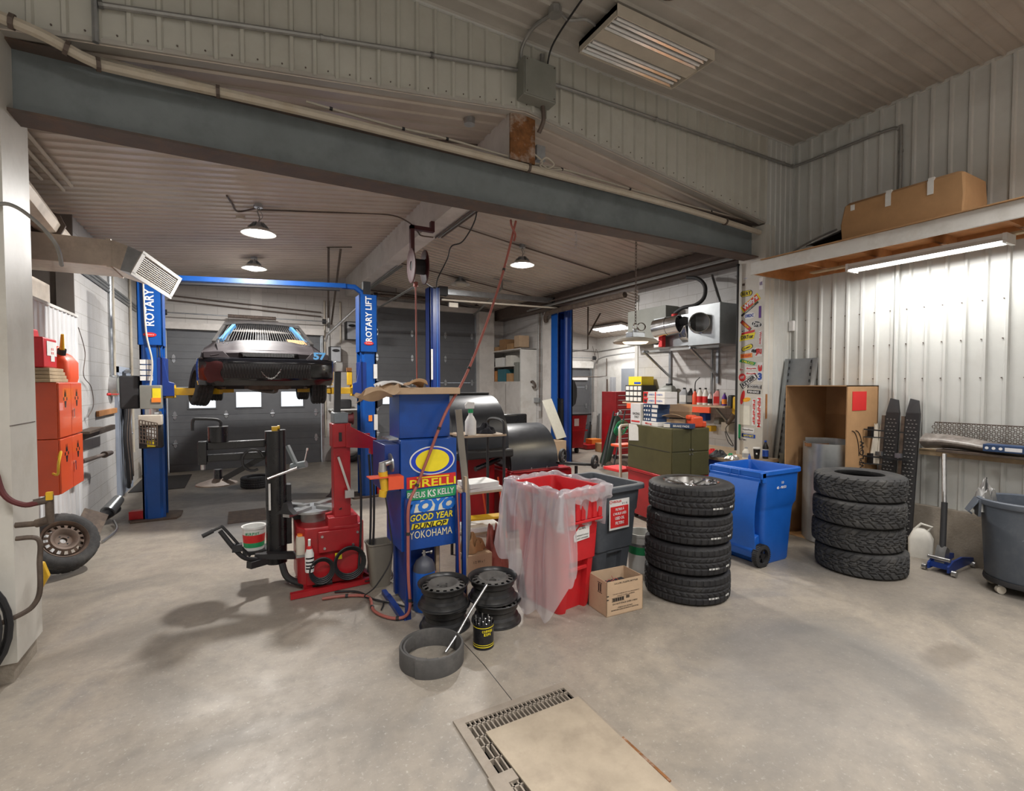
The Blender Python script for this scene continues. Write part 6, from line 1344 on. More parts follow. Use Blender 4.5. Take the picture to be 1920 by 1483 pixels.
# ------------------------------------------------------------------ left wall things
t=thing('wall_duct','beige sheet metal duct jutting from the left recess and ending in a slatted grille','air duct',(-1.6,6.8,3.2))
M().box((-3.0,6.5,3.10),(-1.13,7.1,3.37)).build('trunk',m_duct,t,True,bev=.004)
for x in (-1.95,-1.16): M().box((x-.02,6.49,3.09),(x+.02,7.11,3.38)).build('joint_band',m_duct,t,True)
s0=[(-1.13,6.5,3.37),(-1.13,7.1,3.37),(-1.13,7.1,3.10),(-1.13,6.5,3.10)];s1=[(-1.0,6.5,3.33),(-.85,7.1,3.30),(-.93,7.1,3.04),(-1.07,6.5,3.07)];s2=[(-.87,6.5,3.27),(-.61,7.1,3.14),(-.71,7.1,2.92),(-.97,6.5,3.05)]
loft(M(),[s0,s1]).build('elbow',m_duct,t,True);loft(M(),[s1,s2]).build('outlet_box',m_galv,t,True)
G1,G2,G3,G4=[Vector(p) for p in s2];nn=((G2-G1).cross(G4-G1)).normalized();nn=nn if nn.x>0 else -nn
def gp(u,v,o=0): return G1*(1-u)*(1-v)+G2*u*(1-v)+G3*u*v+G4*(1-u)*v+nn*o
fr=M()
for (u0,v0,u1,v1) in ((-.04,-.08,1.04,.06),(-.04,.94,1.04,1.08),(-.04,0,.04,1),(.96,0,1.04,1)): fr.add([gp(u0,v0,.012),gp(u1,v0,.012),gp(u1,v1,.012),gp(u0,v1,.012),gp(u0,v0,0),gp(u1,v0,0),gp(u1,v1,0),gp(u0,v1,0)],[(0,1,2,3),(7,6,5,4),(0,4,5,1),(1,5,6,2),(2,6,7,3),(3,7,4,0)])
gr=fr.build('grille_frame',m_paper,t,True)
g=M()
for k2 in range(11): v=.08+.84*k2/10;g.bar(gp(.04,v,.006),gp(.96,v,.006),.003,.006)
for k2 in range(20): u=.05+.9*k2/19;g.bar(gp(u,.06,.003),gp(u,.94,.003),.003,.003)
g.build('slats',m_beige,gr,True);M().add([gp(0,0,-.002),gp(1,0,-.002),gp(1,1,-.002),gp(0,1,-.002)],[(0,1,2,3)]).build('dark_back',m_blk,gr,True)
t=thing('unit_heater','dirty square unit heater hanging in the dark recess under the duct','heater',(-2.1,7.4,2.9));M().box((-2.5,7.2,2.78),(-1.95,7.8,3.06)).build('case',m_duct,t,True,bev=.01);M().box((-2.2,7.19,2.92),(-2.0,7.2,2.98)).build('slot',m_blk,t,True)
pipe('large_pipe',[(-1.60,4.65,3.58),(-1.62,5.6,3.55),(-1.66,6.4,3.50),(-1.68,7.2,3.44)],.11,m_duct,'fat dirty pipe under the left eave behind the left column','pipe',2,4,m_conddark)
for i,(z0,z1) in enumerate(((1.385,1.90),(.87,1.38))):
    t=thing('wall_cabinet',('upper','lower')[i]+' bright orange two-door metal cabinet hung on the left wall','cabinet',(-1.6,6.28,z0))
    M().box((-1.77,5.92,z0),(-1.455,6.66,z1)).build('body',m_orange,t,True,bev=.004)
    for j,(a0,a1) in enumerate(((5.925,6.283),(6.291,6.655))):
        d=M().box((-1.455,a0,z0+.006),(-1.44,a1,z1-.006)).build('door',m_orange,t,True,bev=.003)
        yc=(a0+a1)/2;zz=z0+.36
        M().prism([(yc-.03,zz+.02),(yc-.02,zz+.09),(yc-.005,zz+.055),(yc+.005,zz+.055),(yc+.02,zz+.09),(yc+.03,zz+.02)],-1.44,-1.4385,'x').prism([(yc-.03,zz-.02),(yc-.015,zz-.08),(yc+.015,zz-.08),(yc+.03,zz-.02)],-1.44,-1.4385,'x').box((-1.44,yc-.06,zz-.015),(-1.4385,yc-.035,zz+.015)).box((-1.44,yc+.035,zz-.015),(-1.4385,yc+.06,zz+.015)).build('logo_mark',m_blk,d,True)
        if j: M().cyl((-1.44,a0+.03,z0+.25),(-1.425,a0+.03,z0+.25),.014).box((-1.43,a0+.03,z0+.17),(-1.427,a0+.05,z0+.25)).build('key_lock',m_chrome,d,True)
for k2 in range(4):
    o=boxthing('timber_offcut',('lowest','second','third','topmost')[k2]+' weathered timber offcut of the stack on the orange cabinet','board',(-1.76,5.74+.02*k2,1.902+.032*k2),(-1.47+.006*(3-k2),6.26-.02*k2,1.932+.032*k2),m_oldwood,0,.003,'timber offcuts on the orange cabinet')
t=thing('red_carry_case','red plastic carry case with white fire label on the timber stack','case',(-1.63,5.96,2.032))
M().box((-1.76,5.78,2.032),(-1.50,6.14,2.30)).prism([(5.84,2.295),(6.08,2.295),(6.04,2.38),(5.88,2.38)],-1.74,-1.60,'x').build('case',m_redpl,t,True,bev=.012)
lb_=M().box((-1.498,5.86,2.14),(-1.496,6.12,2.27)).box((-1.498,5.96,2.09),(-1.496,6.06,2.14)).build('label',m_paper,t,True)
for (yy,z) in ((5.97,2.19),(5.97,2.155),(6.01,2.19),(6.01,2.155)): M().box((-1.4955,yy,z),(-1.495,yy+.018,z+.022)).build('red_print',m_tr,lb_,True)
M().box((-1.70,5.90,2.32),(-1.64,6.02,2.36)).build('handle_gap',m_maroon,t,True)
t=thing('fuel_can','orange-red plastic petrol can with yellow spout on the orange wall cabinet','fuel can',(-1.585,6.46,1.902))
g=M();loft(g,[lv(rrect(.26,.36,.05),0),lv(rrect(.28,.38,.06),.04),lv(rrect(.28,.38,.06),.20),lv(rrect(.20,.30,.06),.27),lv(rrect(.14,.24,.04),.29)]);g.build('can',m_orplas,t,bev=0)
M().tube(bez([(0,-.02,.27),(0,.0,.33),(0,.10,.34),(0,.14,.27)]),.018,8).build('handle',m_orplas,t);M().cyl((.06,-.10,.24),(.08,-.14,.32),.035,n=16).build('collar',m_blk,t);M().cyl((.08,-.14,.32),(.10,-.20,.46),.02,.012).build('spout',m_yel,t)
tag(M().tube(bez([(-1.45,5.9,1.22),(-1.36,5.6,1.30),(-1.34,5.45,1.22),(-1.36,5.5,1.12),(-1.44,5.7,1.10)]),.010,6).build('yellow_loop',m_yel),'small yellow plastic loop between the column and the orange cabinets','loop')
# leaning wheel
n_=V(.5,-.62,.60).normalized();u_=(V(0,0,1)-n_*n_.z).normalized();s_=u_.cross(n_)
t=thing('wheel','worn car wheel with rusty steel rim leaning against the left wall','wheel',(0,0,0))
st=tyre_mesh(.300,.19,.195,'road',180);st.build('tread_and_sidewall',m_rub2,t,ang=32)
rimo=steel_wheel(t,m_rustw,.2,.185,disc=m_rustw);
R_=Matrix((s_,u_,n_)).transposed();cpos=V(-1.43,6.30,0)+u_*.315-n_*.0
mwl=R_.to_4x4();mwl.translation=cpos+V(0,0,.03)
t.rotation_euler=R_.to_euler();t.location=mwl.translation-n_*.14+V(-.01,-.03,.045)
t=thing('exhaust_scrap','heap of dark bent exhaust and shield scrap on the floor behind the leaning wheel','scrap metal',(-1.6,8.0,0))
M().cbox((-1.62,7.75,.18),(.26,.4,.02),R=Euler((.6,.5,.2)).to_matrix()).build('shield',m_grime,t,True);M().cyl((-1.72,8.0,.08),(-1.55,8.7,.14),.07).build('can',m_blk,t,True);M().cyl((-1.6,8.5,.14),(-1.52,8.75,.26),.09,.07).build('silver_end',m_sheet,t,True);M().tube(bez([(-1.45,7.4,.02),(-1.4,7.9,.03),(-1.5,8.3,.06)]),.015,6).build('bent_rod',m_alu,t,True)
t=thing('yellow_bracket','yellow plastic reel bracket hidden behind the foot of the left column','bracket',(-1.39,5.0,.25));M().prism([(-.08,0),(.02,.02),(.09,.16),(.06,.27),(-.02,.30),(-.08,.28)],-.03,.03,'y').build('body',m_yel,t,bev=.008);M().box((-.05,-.035,.12),(.01,.035,.22)).build('dark_slot',m_blk,t);M().box((-.12,-.02,-.25),(-.06,.02,.2)).build('foot',m_yel,t)
# hoses on the left column
pipe('maroon_hose',[(-1.9,4.12,1.9),(-1.5,4.1,1.75),(-1.32,4.08,1.45),(-1.26,4.08,1.22),(-1.18,4.10,1.14),(-1.12,4.13,1.14)],.017,m_hosedk,'maroon air hose sweeping along the left column to a brass fitting','air hose')
t=thing('pipe_fitting','short brass and iron pipe fitting at the end of the maroon hose','pipe fitting',(-1.1,4.15,1.1));M().cyl((-1.14,4.13,1.14),(-1.06,4.15,1.15),.022).cyl((-1.07,4.15,1.18),(-1.07,4.15,1.0),.022).cyl((-1.07,4.15,1.02),(-1.14,4.17,1.0),.026).cyl((-1.24,4.18,1.0),(-1.14,4.17,1.0),.018).build('iron_elbow',m_grime,t,True);M().box((-1.08,4.12,1.15),(-1.05,4.15,1.20)).build('brass_tap',m_yel,t,True)
pipe('brown_hose',[(-1.235,4.16,.92),(-1.13,4.16,.90),(-1.125,4.15,.75),(-1.125,4.14,.58),(-1.15,4.13,.50),(-1.2,4.11,.46),(-1.32,4.08,.42),(-1.45,4.06,.36)],.015,m_grime,'brown rubber hose dropping down the foot of the left column','hose')
t=thing('coiled_air_hose','thick coil of black hose hanging at the lower left edge beside the left column','hose',(-1.5,4.05,.5))
for k2 in range(6): M().tube([(-1.55+(.22+.018*k2)*math.cos(q),4.10-.022*(k2%4)-.02,.42+(.30+.015*k2)*math.sin(q)) for q in [2*math.pi*j/28 for j in range(28)]],.016,7,closed=True).build('loop',m_rubhose,t,True)
tag(M().tube(bez([(-1.6,4.1,2.75),(-1.35,4.14,2.9),(-1.23,4.15,2.98),(-1.12,4.18,2.92),(-1.04,4.3,2.8),(-1.06,4.5,2.7)]),.012,6).build('tied_cable',m_cond),'grey cable tied to a hook high on the left column','cable')
pipe('thin_wire',[(-1.77,8.12,2.6),(-1.76,8.35,2.3),(-1.76,8.25,2.0),(-1.76,8.6,1.85),(-1.76,8.7,1.6),(-1.76,8.4,1.45)],.005,m_conddark,'thin wire trailing down the white block wall beside the orange cabinets','wire')
# wall fittings
t=thing('brake_drum_disc','round steel disc hung on the left block wall','disc',(-1.78,10.0,1.86));M().cyl((-1.80,9.98,1.86),(-1.70,9.98,1.86),.17,n=40).build('drum',m_alu,t,True);M().cyl((-1.70,9.98,1.86),(-1.695,9.98,1.86),.13,n=40).build('face',m_greybox,t,True)
boxthing('wall_plank','short varnished plank fixed to the left block wall','plank',(-1.795,9.0,1.42),(-1.76,10.2,1.50),m_wood)
t=thing('axle_shafts','pair of rusty axle stubs sticking out along the left wall below the orange cabinets','axle parts',(-1.7,8.2,1.2))
M().box((-1.79,7.6,.7),(-1.7,7.75,1.6)).build('mount_post',m_cond,t,True);M().bar((-1.70,7.7,1.24),(-1.66,9.3,1.25),.05,.07).box((-1.75,7.7,1.28),(-1.6,8.5,1.31)).build('upper_bar',m_grime,t,True)
M().cyl((-1.68,7.7,.95),(-1.62,8.5,.93),.03,.022).cyl((-1.62,8.5,.93),(-1.6,8.8,.92),.045,.03).build('lower_shaft',m_conddark,t,True)
for i,(y,r) in enumerate(((10.25,.016),(10.35,.014),(10.45,.016),(10.6,.012))): pipe('hanging_hose',[(-1.72,y,1.62),(-1.66,y+.05,1.5),(-1.68,y+.0,1.0),(-1.66,y+.05,.5),(-1.66,y+.12,.15+.05*i),(-1.68,y+.25,.4),(-1.7,y+.22,1.2),(-1.73,y+.16,1.55)],r*1.7,m_conddark if i%2 else m_rubhose,('first','second','third','fourth')[i]+' of the hoses hung in long loops beside the blue-grey side door','hose')
for i,(y,lb) in enumerate(((9.95,'nearest'),(10.12,'middle'),(11.6,'farthest'))): pipe('electrical_conduit',[(-1.77,y,3.9),(-1.77,y,1.9 if i<2 else .6)],.022,m_pvc if i else m_galv,lb+' vertical conduit on the left block wall','conduit',2,1)
for i in range(3): pipe('eave_conduit',[(-1.78,8.3,3.45-.05*i),(-1.78,12.4,3.45-.05*i)],.018,m_galv,('upper','middle','lower')[i]+' of three conduits high along the left block wall','conduit',0,1)
t=thing('wall_torch','yellow caution bucket behind the left lift post near the side wall','bucket',(-1.55,12.2,0));M().lathe([(0,0),(.12,0),(.15,.5),(.13,.5),(.1,.02),(0,.02)],20).build('bucket',m_yel,t)
boxthing('rubber_mat','black rubber mat on the floor behind the left lift post','mat',(-1.72,10.65,0.001),(-.90,12.2,.012),m_mat,0,0)
struct(M().box((-.17,7.62,.0),(.31,8.34,.006)).build('trim_floor_drain',m_grime))
# rear wall fittings right of the car
for i,(x,z,lb) in enumerate(((2.04,2.58,'lower grey door-opener charger box with dark oval badge'),(2.42,3.20,'upper grey door-opener charger box with dark oval badge'))):
    t=thing('wall_charger',lb+' on the rear wall','charger box',(x,12.6,z));M().box((x-.13,12.52,z-.22),(x+.13,12.74,z+.22)).build('case',m_blkm,t,True,bev=.01);M().box((x-.10,12.50,z-.21),(x+.12,12.52,z+.20)).build('front',m_silv,t,True,bev=.004);M().prism([(x+.01+px,z+.12+pz) for px,pz in ell(.085,.035,20)],12.492,12.50,'y').build('oval_badge',m_blk,t,True)
pipe('lever_pipe',[(1.80,12.4,2.9),(1.83,12.35,3.05),(2.45,12.0,3.7)],.03,m_alu,'shiny pipe slanting up beside the door post right of the car','pipe',0,1)
for i,x in enumerate((1.83,1.93,2.62,2.75,2.2)): pipe('electrical_conduit',[(x,12.73,3.9),(x,12.73,(.6,1.5,.5,1.2,2.9)[i])],.02,m_cond if i%2 else m_pvc,('first','second','third','fourth','fifth')[i]+' vertical conduit on the rear wall between the two rear doors','conduit',2,1)
t=thing('wall_rack','small shelf rack with a hose reel between the rear doors','rack',(2.2,12.5,1.2));M().box((1.88,12.3,1.26),(2.75,12.72,1.29)).box((1.9,12.3,.5),(1.94,12.34,1.28)).box((2.68,12.3,.5),(2.72,12.34,1.28)).build('frame',m_paper,t,True)
tag(M().lathe([(.05,-.12),(.15,-.12),(.15,-.10),(.11,-.10),(.12,.10),(.15,.10),(.15,.12),(.05,.12)],28,closed=True,T=Matrix.Translation((2.3,12.45,1.05))@Matrix.Rotation(math.pi/2,4,'Y')).build('hose_drum',m_hosedk),'maroon hose drum hanging under the small rack between the rear doors','hose reel')
boxthing('battery_case','dark case with white label on the small rack','case',(2.02,12.35,1.292),(2.38,12.6,1.52),m_blkm,0,.04)
t=thing('chain_hoist_bracket','yellow and orange jack adapter on the lift arm near the rear wall','adapter',(1.6,8.6,1.92));M().box((1.58,8.55,1.87),(1.66,8.62,2.1)).build('body',m_yel,t,True,bev=.01);M().box((1.57,8.54,2.1),(1.65,8.6,2.16)).build('cap',m_brown,t,True)
for i in range(3):
    o=dup(bpy.data.objects['tyre.004'],(2.3+.05*i,12.35-.0*i,.0+.0*i),0.3,'x') if False else None
t=thing('tyre','spare tyres stacked between the rear doors behind the right lift post','tyre',(2.35,12.25,0));b=bpy.data.objects['tread_and_sidewall'].copy();C.objects.link(b);b.parent=t;t.scale=(.9,.9,.9);t.rotation_euler=(0,math.pi/2,math.pi/2);t.location=(2.35,12.25,.34);t['label']='single dark tyre standing upright between the two rear doors'
# right rear shelf cupboard
t=thing('storage_cupboard','tall white cupboard with open shelves in the rear right corner','cupboard',(6.5,11.7,0))
M().box((6.28,10.95,0),(6.74,12.55,1.96)).build('cabinet',m_dry,t,True,bev=.005);M().box((6.28,10.90,0),(6.74,10.96,2.80)).build('end_panel',m_white,t,True);M().box((6.25,10.9,2.78),(6.74,12.6,2.81)).build('shelf',m_dry,t,True);M().box((6.3,11.3,2.36),(6.74,12.6,2.38)).build('shelf',m_dry,t,True);M().box((6.72,10.95,1.96),(6.745,12.6,2.8)).build('back',m_dry,t,True)
M().box((6.275,11.72,.1),(6.28,11.73,1.9)).build('door_gap',m_conddark,t,True)
for i,(y,w_,h,z,mt,lb) in enumerate(((12.35,.3,.12,2.81,m_card,'low brown carton at the left end of the cupboard top'),(12.0,.34,.30,2.81,m_card2,'tall dark brown carton on the cupboard top'),(11.6,.30,.16,2.81,m_card,'flat brown carton with small white label on the cupboard top'),(11.2,.26,.30,2.85,m_card3,'light brown carton with glossy dot at the right end of the cupboard top'),
      (12.2,.45,.24,2.38,m_paper,'white carton with diamond print on the upper shelf of the cupboard'),(11.65,.3,.28,2.38,m_clear,'white tilted carton on the upper shelf of the cupboard'),(12.05,.45,.34,1.96,flat('teal_crate',(.03,.13,.16)),'teal plastic crate on the lower shelf of the cupboard'),(11.62,.28,.22,1.96,m_card,'small brown carton beside the teal crate'),(12.42,.12,.3,1.96,m_wood,'narrow brown carton left of the teal crate'),(11.25,.2,.5,1.96,m_greybox,'grey framed board leaning at the right of the cupboard shelves'))):
    boxthing('storage_box',lb,'box',(6.32,y-w_/2,z),(6.62,y+w_/2,z+h),mt,0,.004)
for i,(y,lb) in enumerate(((10.55,'nearest'),(10.62,'second'),(10.70,'third'),(10.78,'farthest'))): pipe('electrical_conduit',[(6.72,y,3.7),(6.71,y,.9+.3*i)],.014,m_cond if i%2 else m_conddark,lb+' of the thin conduits between the white pier and the cupboard','conduit',2,1)
tag(M().lathe([(.08,-.02),(.11,-.02),(.11,.02),(.08,.02)],24,closed=True,T=Matrix.Translation((6.60,10.83,1.88))@Matrix.Rotation(1.2,4,'Y')).build('hose_ring',m_conddark),'small ring of hose hung beside the cupboard shelves','hose')
boxthing('outlet_plate','metal outlet plate near the pier in the rear right','socket',(6.66,10.65,1.42),(6.70,10.9,1.54),m_galv)
qd([(6.26,9.25,.64),(5.95,9.37,1.52),(6.19,9.37,1.56),(6.52,9.25,.68)],m_mich,'leaning_panel',.03,None)
tag(bpy.data.objects['leaning_panel'],'dirty cream panel leaning on a wooden crate beside the white pier','panel')
boxthing('wooden_crate','pale wooden crate under the leaning cream panel','crate',(5.98,9.1,0),(6.42,9.48,.62),m_card3,0)
# ------------------------------------------------------------------ right-hand wing
t=thing('steel_dumpster','red steel bin with black lid in front of the wing door','bin',(7.9,11.2,0));M().prism([(7.12,.15),(8.25,.15),(8.32,.62),(8.40,1.04),(7.04,1.04),(7.08,.62)],10.9,11.7,'y').build('body',m_red,t,True,bev=.006);M().box((6.99,10.85,1.04),(8.5,11.75,1.09)).build('lid',m_blkm,t,True,bev=.01);M().box((7.95,10.89,.75),(8.1,10.9,.95)).box((7.6,10.89,.8),(7.8,10.9,.92)).build('notice',m_paper,t,True)
M().box((7.02,10.86,.60),(8.38,10.9,.64)).build('rib',m_red,t,True)
for x in (7.25,8.1): M().cyl((x-.03,11.0,.07),(x+.03,11.0,.07),.07).build('caster',m_blkm,t,True)
t=thing('tool_chest','tall red roller tool chest with many chrome drawer pulls in the wing','tool chest',(8.5,9.6,0))
M().box((8.2,9.5,.12),(8.95,10.05,1.70)).build('body',m_red,t,True,bev=.006)
for i in range(12): 
    z=.2+.12*i;d=M().box((8.22,9.485,z),(8.93,9.5,z+.10)).build('drawer',m_red,t,True,bev=.003);M().box((8.25,9.47,z+.08),(8.90,9.487,z+.095)).build('pull',m_chrome,d,True)
for x in (8.27,8.88): M().cyl((x-.02,9.6,.06),(x+.02,9.6,.06),.06).build('caster',m_blkm,t,True)
t=thing('welding_cylinder_cart','dark green gas cylinder strapped on a two-wheeled hand cart, leaning','gas cylinder',(7.2,8.6,0))
ax0=V(7.10,8.6,.10);ax1=V(7.62,8.75,1.22);d_=(ax1-ax0).normalized()
M().lathe([(0,0),(.11,0),(.115,.02),(.115,1.05),(.09,1.14),(.03,1.18),(0,1.18)],28,T=Matrix.Translation(ax0)@d_.to_track_quat('Z','Y').to_matrix().to_4x4()).build('cylinder',mat('dark_green_paint',(.018,.032,.022),.4),t,True)
e_=ax0+d_*1.18;M().cyl(e_,e_+d_*.08,.025).cyl(e_+d_*.05-V(.08,0,0),e_+d_*.05+V(.1,0,0),.015).cyl(e_+V(.09,-.02,.08),e_+V(.09,.02,.08),.035).build('regulator',m_alu,t,True)
for s in (-.17,.17): M().bar(ax0+V(s,-.12,-.02),ax1+V(s,-.05,.05),.025).build('cart_rail',m_blkm,t,True)
for s in (-.2,.2): M().cyl((7.30+s,8.42,.09),(7.33+s,8.46,.09),.09,n=20).build('wheel',m_grime,t,True)
g=M()
for k2 in range(5): g.tube([(7.50+.17*math.cos(q),8.55-.02*k2,.86+.03*k2-.02+.11*math.sin(q)) for q in [2*math.pi*j/20 for j in range(20)]],.009,5,closed=True)
g.build('yellow_gas_hose',m_tg,t,True);M().bar((7.36,8.48,.93),(7.47,8.48,.84),.03).build('blue_torch',m_sb,t,True)
for i,(x,h,c_) in enumerate(((10.02,2.05,m_grime),(10.07,1.95,m_grime),(9.95,1.15,m_brown),(10.10,1.2,m_brown),(9.85,.9,m_cond),(9.90,.8,m_blkm),(10.0,.95,m_galv),(9.7,.7,m_blkm),(9.78,.6,m_grime))): tag(M().bar((x,12.0+.07*i,0),(x+.06,12.1+.06*i,h),.035).build('steel_offcut',c_),['tallest brown angle iron','second tall brown angle iron','short rusty bar left of the tall angles','short rusty bar right of the tall angles','grey square tube','black bar','galvanised channel','low black bar','lowest dirty bar'][i]+' leaning in the rear corner of the wing','steel bar','steel lengths in the wing corner')
boxthing('floor_tray','red tray on the wing floor beside the steel bin','tray',(8.7,11.3,0.02),(9.4,11.9,.14),m_red)
boxthing('orange_box','small orange box on the red tray in the wing','box',(8.95,11.4,.14),(9.3,11.7,.28),m_to)
boxthing('floor_carton','small brown carton on the wing floor in front of the steel bars','carton',(8.75,10.6,0),(9.2,11.0,.24),m_card)
tag(M().cbox((9.35,10.9,.40),(.3,.02,.62),R=Euler((.25,.3,0)).to_matrix()).build('scrap_sheet',m_mich),'pale metal sheet tilted against the steel bars in the wing','sheet')
boxthing('metal_shelf_post','upright grey metal channel behind the red tool chest','steel channel',(9.6,11.3,0),(9.75,11.4,2.1),m_silv)
# ------------------------------------------------------------------ race car on the lift
t=thing('race_car','matt black stock car number 57 raised high on the blue two-post lift','car',(.36,7.45,1.57))
ZB=.29
def sec(y,wm,ws,wt,zb,za,zm,zs,zt,zc_):
    h=[(0,zb),(.55,zb),(.57,za),(wm-.015,za),(wm,max(zm,za+.03)),(ws,zs),(wt,zt),(wt*.5,(zt+zc_)/2+.008),(0,zc_)]
    L=[(x,y,z) for x,z in h]+[(-x,y,z) for x,z in h[::-1][1:-1]]
    return L
S=[sec(.05,.70,.68,.52,.36,.36,.5,.69,.725,.735),sec(.14,.80,.78,.62,.32,.32,.5,.725,.76,.77),sec(.40,.82,.80,.64,ZB,ZB,.52,.745,.78,.80),sec(.44,.825,.805,.64,ZB,.55,.58,.75,.785,.805),
   sec(.56,.83,.81,.64,ZB,.64,.67,.77,.81,.83),sec(.80,.84,.82,.64,ZB,.66,.69,.79,.85,.875),sec(1.0,.84,.82,.64,ZB,.62,.65,.81,.89,.92),sec(1.1,.84,.82,.65,.24,.50,.55,.82,.91,.94),sec(1.14,.84,.82,.66,.24,.25,.52,.83,.92,.955),
   sec(1.3,.84,.82,.70,.24,.25,.52,.86,.95,.985),sec(2.6,.85,.83,.74,.24,.25,.52,.88,.95,.97),sec(3.0,.85,.83,.74,.26,.62,.66,.89,.96,.98),sec(3.4,.84,.82,.72,.30,.62,.66,.89,.97,.99),sec(3.9,.80,.78,.68,.34,.34,.6,.86,.94,.95),sec(4.12,.72,.70,.6,.4,.4,.6,.8,.86,.87)]
loft(M(),S).build('body_shell',m_car,t,ang=30)
# hood with raised centre and cut line
g=M()
def hood(u,v):
    y=.17+.98*v;x=(-1+2*u)*(.60+.06*v);zc0=.755+.215*v+ .02*math.sin(v*math.pi);a=abs(x)/.66
    z=zc0-.045*a**2+(.014 if a<.60 else .014*max(0,1-(a-.60)/.12));return (x,y,z+.008)
g.grid(hood,28,14);g.build('hood',m_car,t,solid=.01)
for s in (-1,1):
    for (x,y) in ((.55*s,.95),(.50*s,.80),(.62*s,1.05)): M().cyl((x,y,.73+.235*(y-.17)/.98-.02),(x,y,.77+.235*(y-.17)/.98-.01),.012,n=10).build('hood_pin',m_chrome,t)
# bumper
def bsec(a,r0,z):  # plan curve
    return None
def plan(s,off=0.):
    x=.815*math.sin(s*math.pi/2) if abs(s)<=1 else 0
    return x
g=M();prof=[(.00,.66),(.045,.645),(.055,.60),(.058,.50),(.05,.38),(.02,.31),(-.04,.30)];n=44
def bp(u,v):
    s=-1+2*u;i=min(len(prof)-2,int(v*(len(prof)-1)));f=v*(len(prof)-1)-i;o=prof[i][0]*(1-f)+prof[i+1][0]*f;z=prof[i][1]*(1-f)+prof[i+1][1]*f
    x=.83*max(-1,min(1,s*1.12));k=abs(s)
    y=.01+.20*k**3.2 if k<.893 else .01+.20*k**3.2+(k-.893)*3.0
    return (x*(1+o*.3),y-o,z)
g.grid(bp,n,18).build('bumper',m_carb,t,solid=.012)
def bo(u,v,o=.010):
    q=bp(u,v);return V(q[0],q[1]-o,q[2])
mg=M().grid(lambda u,v:bo(.205+.57*u,.36+.29*v,.008),24,6).build('lower_grille',m_blkm,t,solid=.004)
br=M()
for i in range(30):
    u0=.21+.0187*i
    for a_,b_ in ((0,1),(1,0)):
        P_=[bo(u0+.0187*(a_+(b_-a_)*k/3),.37+.27*k/3,.014) for k in range(4)]
        for k in range(3): br.bar(P_[k],P_[k+1],.004,.003)
br.build('grille_mesh',mat('dark_mesh',(.05,.05,.05),.5),mg)
g=M();g.prism([(-.36,.735),(.36,.735),(.27,.68),(-.27,.68)],.0,.06,'y').build('upper_grille',m_blkm,t)
g=M()
for i in range(36): x=-.31+.0175*i;g.box((x-.003,-.004,.682),(x+.003,.0,.73))
g.build('grille_bars',m_galv,t)
M().grid(lambda u,v:(lambda q:(q[0],q[1]-.012,q[2]))(bp(.105+.10*u+.01*math.sin(v*9),.30+.45*v+.03*math.sin(u*7))),8,8).build('maroon_smear',m_maroon,t)
g=M();cp_=[(.01-.13+.26*i/16,-.055,.525-.135*(1-((i-8)/8)**2)) for i in range(17)]
for i in range(16):
    c=V(*cp_[i])*.5+V(*cp_[i+1])*.5;d=(V(*cp_[i+1])-V(*cp_[i])).normalized();e=V(0,1,0) if i%2 else d.cross(V(0,1,0))
    g.tube([c+d*.013*math.cos(q)+e*.007*math.sin(q) for q in [2*math.pi*j/10 for j in range(10)]],.0025,5,closed=True)
g.build('tow_chain',m_chrome,t)
text('57',(.64,.0,.708),(1,.14,0),(0,.12,1),.175,.105,m_sb,t,world=False,bold=.05)
for s in (-1,1): M().add([(s*.46,.02,.66),(s*.76,.05,.655),(s*.77,.09,.735),(s*.54,.05,.75),(s*.46,.10,.66),(s*.76,.13,.655),(s*.77,.15,.735),(s*.54,.12,.75)],[(0,1,2,3),(7,6,5,4),(0,4,5,1),(1,5,6,2),(2,6,7,3),(3,7,4,0)]).build('headlight_cover',m_car,t,bev=.006)
# greenhouse
wb,wt_=.70,.56
def P3(x,y,z): return V(x,y,z)
m_in=mat('car_interior',(.02,.022,.026),.7)
gl=M().add([(-.66,1.28,.965),(.66,1.28,.965),(.50,1.93,1.315),(-.50,1.93,1.315)],[(0,1,2,3)]).build('windshield',m_pane,t,solid=.004)
M().box((-.60,1.4,.6),(.60,3.2,.93)).box((-.5,2.3,.9),(-.1,2.7,1.22)).box((.12,2.3,.9),(.5,2.7,1.22)).box((-.6,1.45,.9),(.6,1.7,.99)).build('interior',m_in,t,bev=.03)
g=M()
for i in range(34):
    f=i/33;x0=-.62+1.24*f;x1=-.47+.94*f;g.bar((x0,1.285,.985),(x1,1.92,1.325),.005,.005)
g.build('windshield_bars',mat('dull_bars',(.16,.155,.15),.6),gl)
for s in (-1,1): M().bar((s*.60,1.42,1.0),(s*.42,1.80,1.27),.05,.05).build('roll_cage_pad',m_sb,t)
for s in (-1,1): g=M();g.bar((s*.69,1.25,.955),(s*.535,1.95,1.325),.05,.035).bar((s*.535,1.95,1.325),(s*.54,3.0,1.345),.05,.03).bar((s*.54,3.0,1.345),(s*.66,3.6,.98),.05,.035).bar((s*.70,2.5,.95),(s*.545,2.5,1.34),.05,.03);g.build('side_pillars',m_cart if 'm_cart' in globals() else mat('scuffed_black',(.10,.095,.09),.35,.3,.3,14),t)
def roof(u,v): 
    x=-.56+1.12*u;y=1.86+1.3*v;a=abs(x)/.56;return (x,y,1.385-.05*a**3-.03*(2*v-1)**2+(-.02 if v<.05 else 0))
M().grid(roof,16,12).build('roof',m_cart2 if 'm_cart2' in globals() else mat('roof_skin',(.16,.15,.14),.3,.4,.25,8),t,solid=.012)
M().grid(lambda u,v:(-.555+1.11*u,1.84+.03*v,1.372-.05*abs(2*u-1)**3-.05*(1-v)+.0),24,2).build('roof_front_edge',m_alu,t,solid=.01)
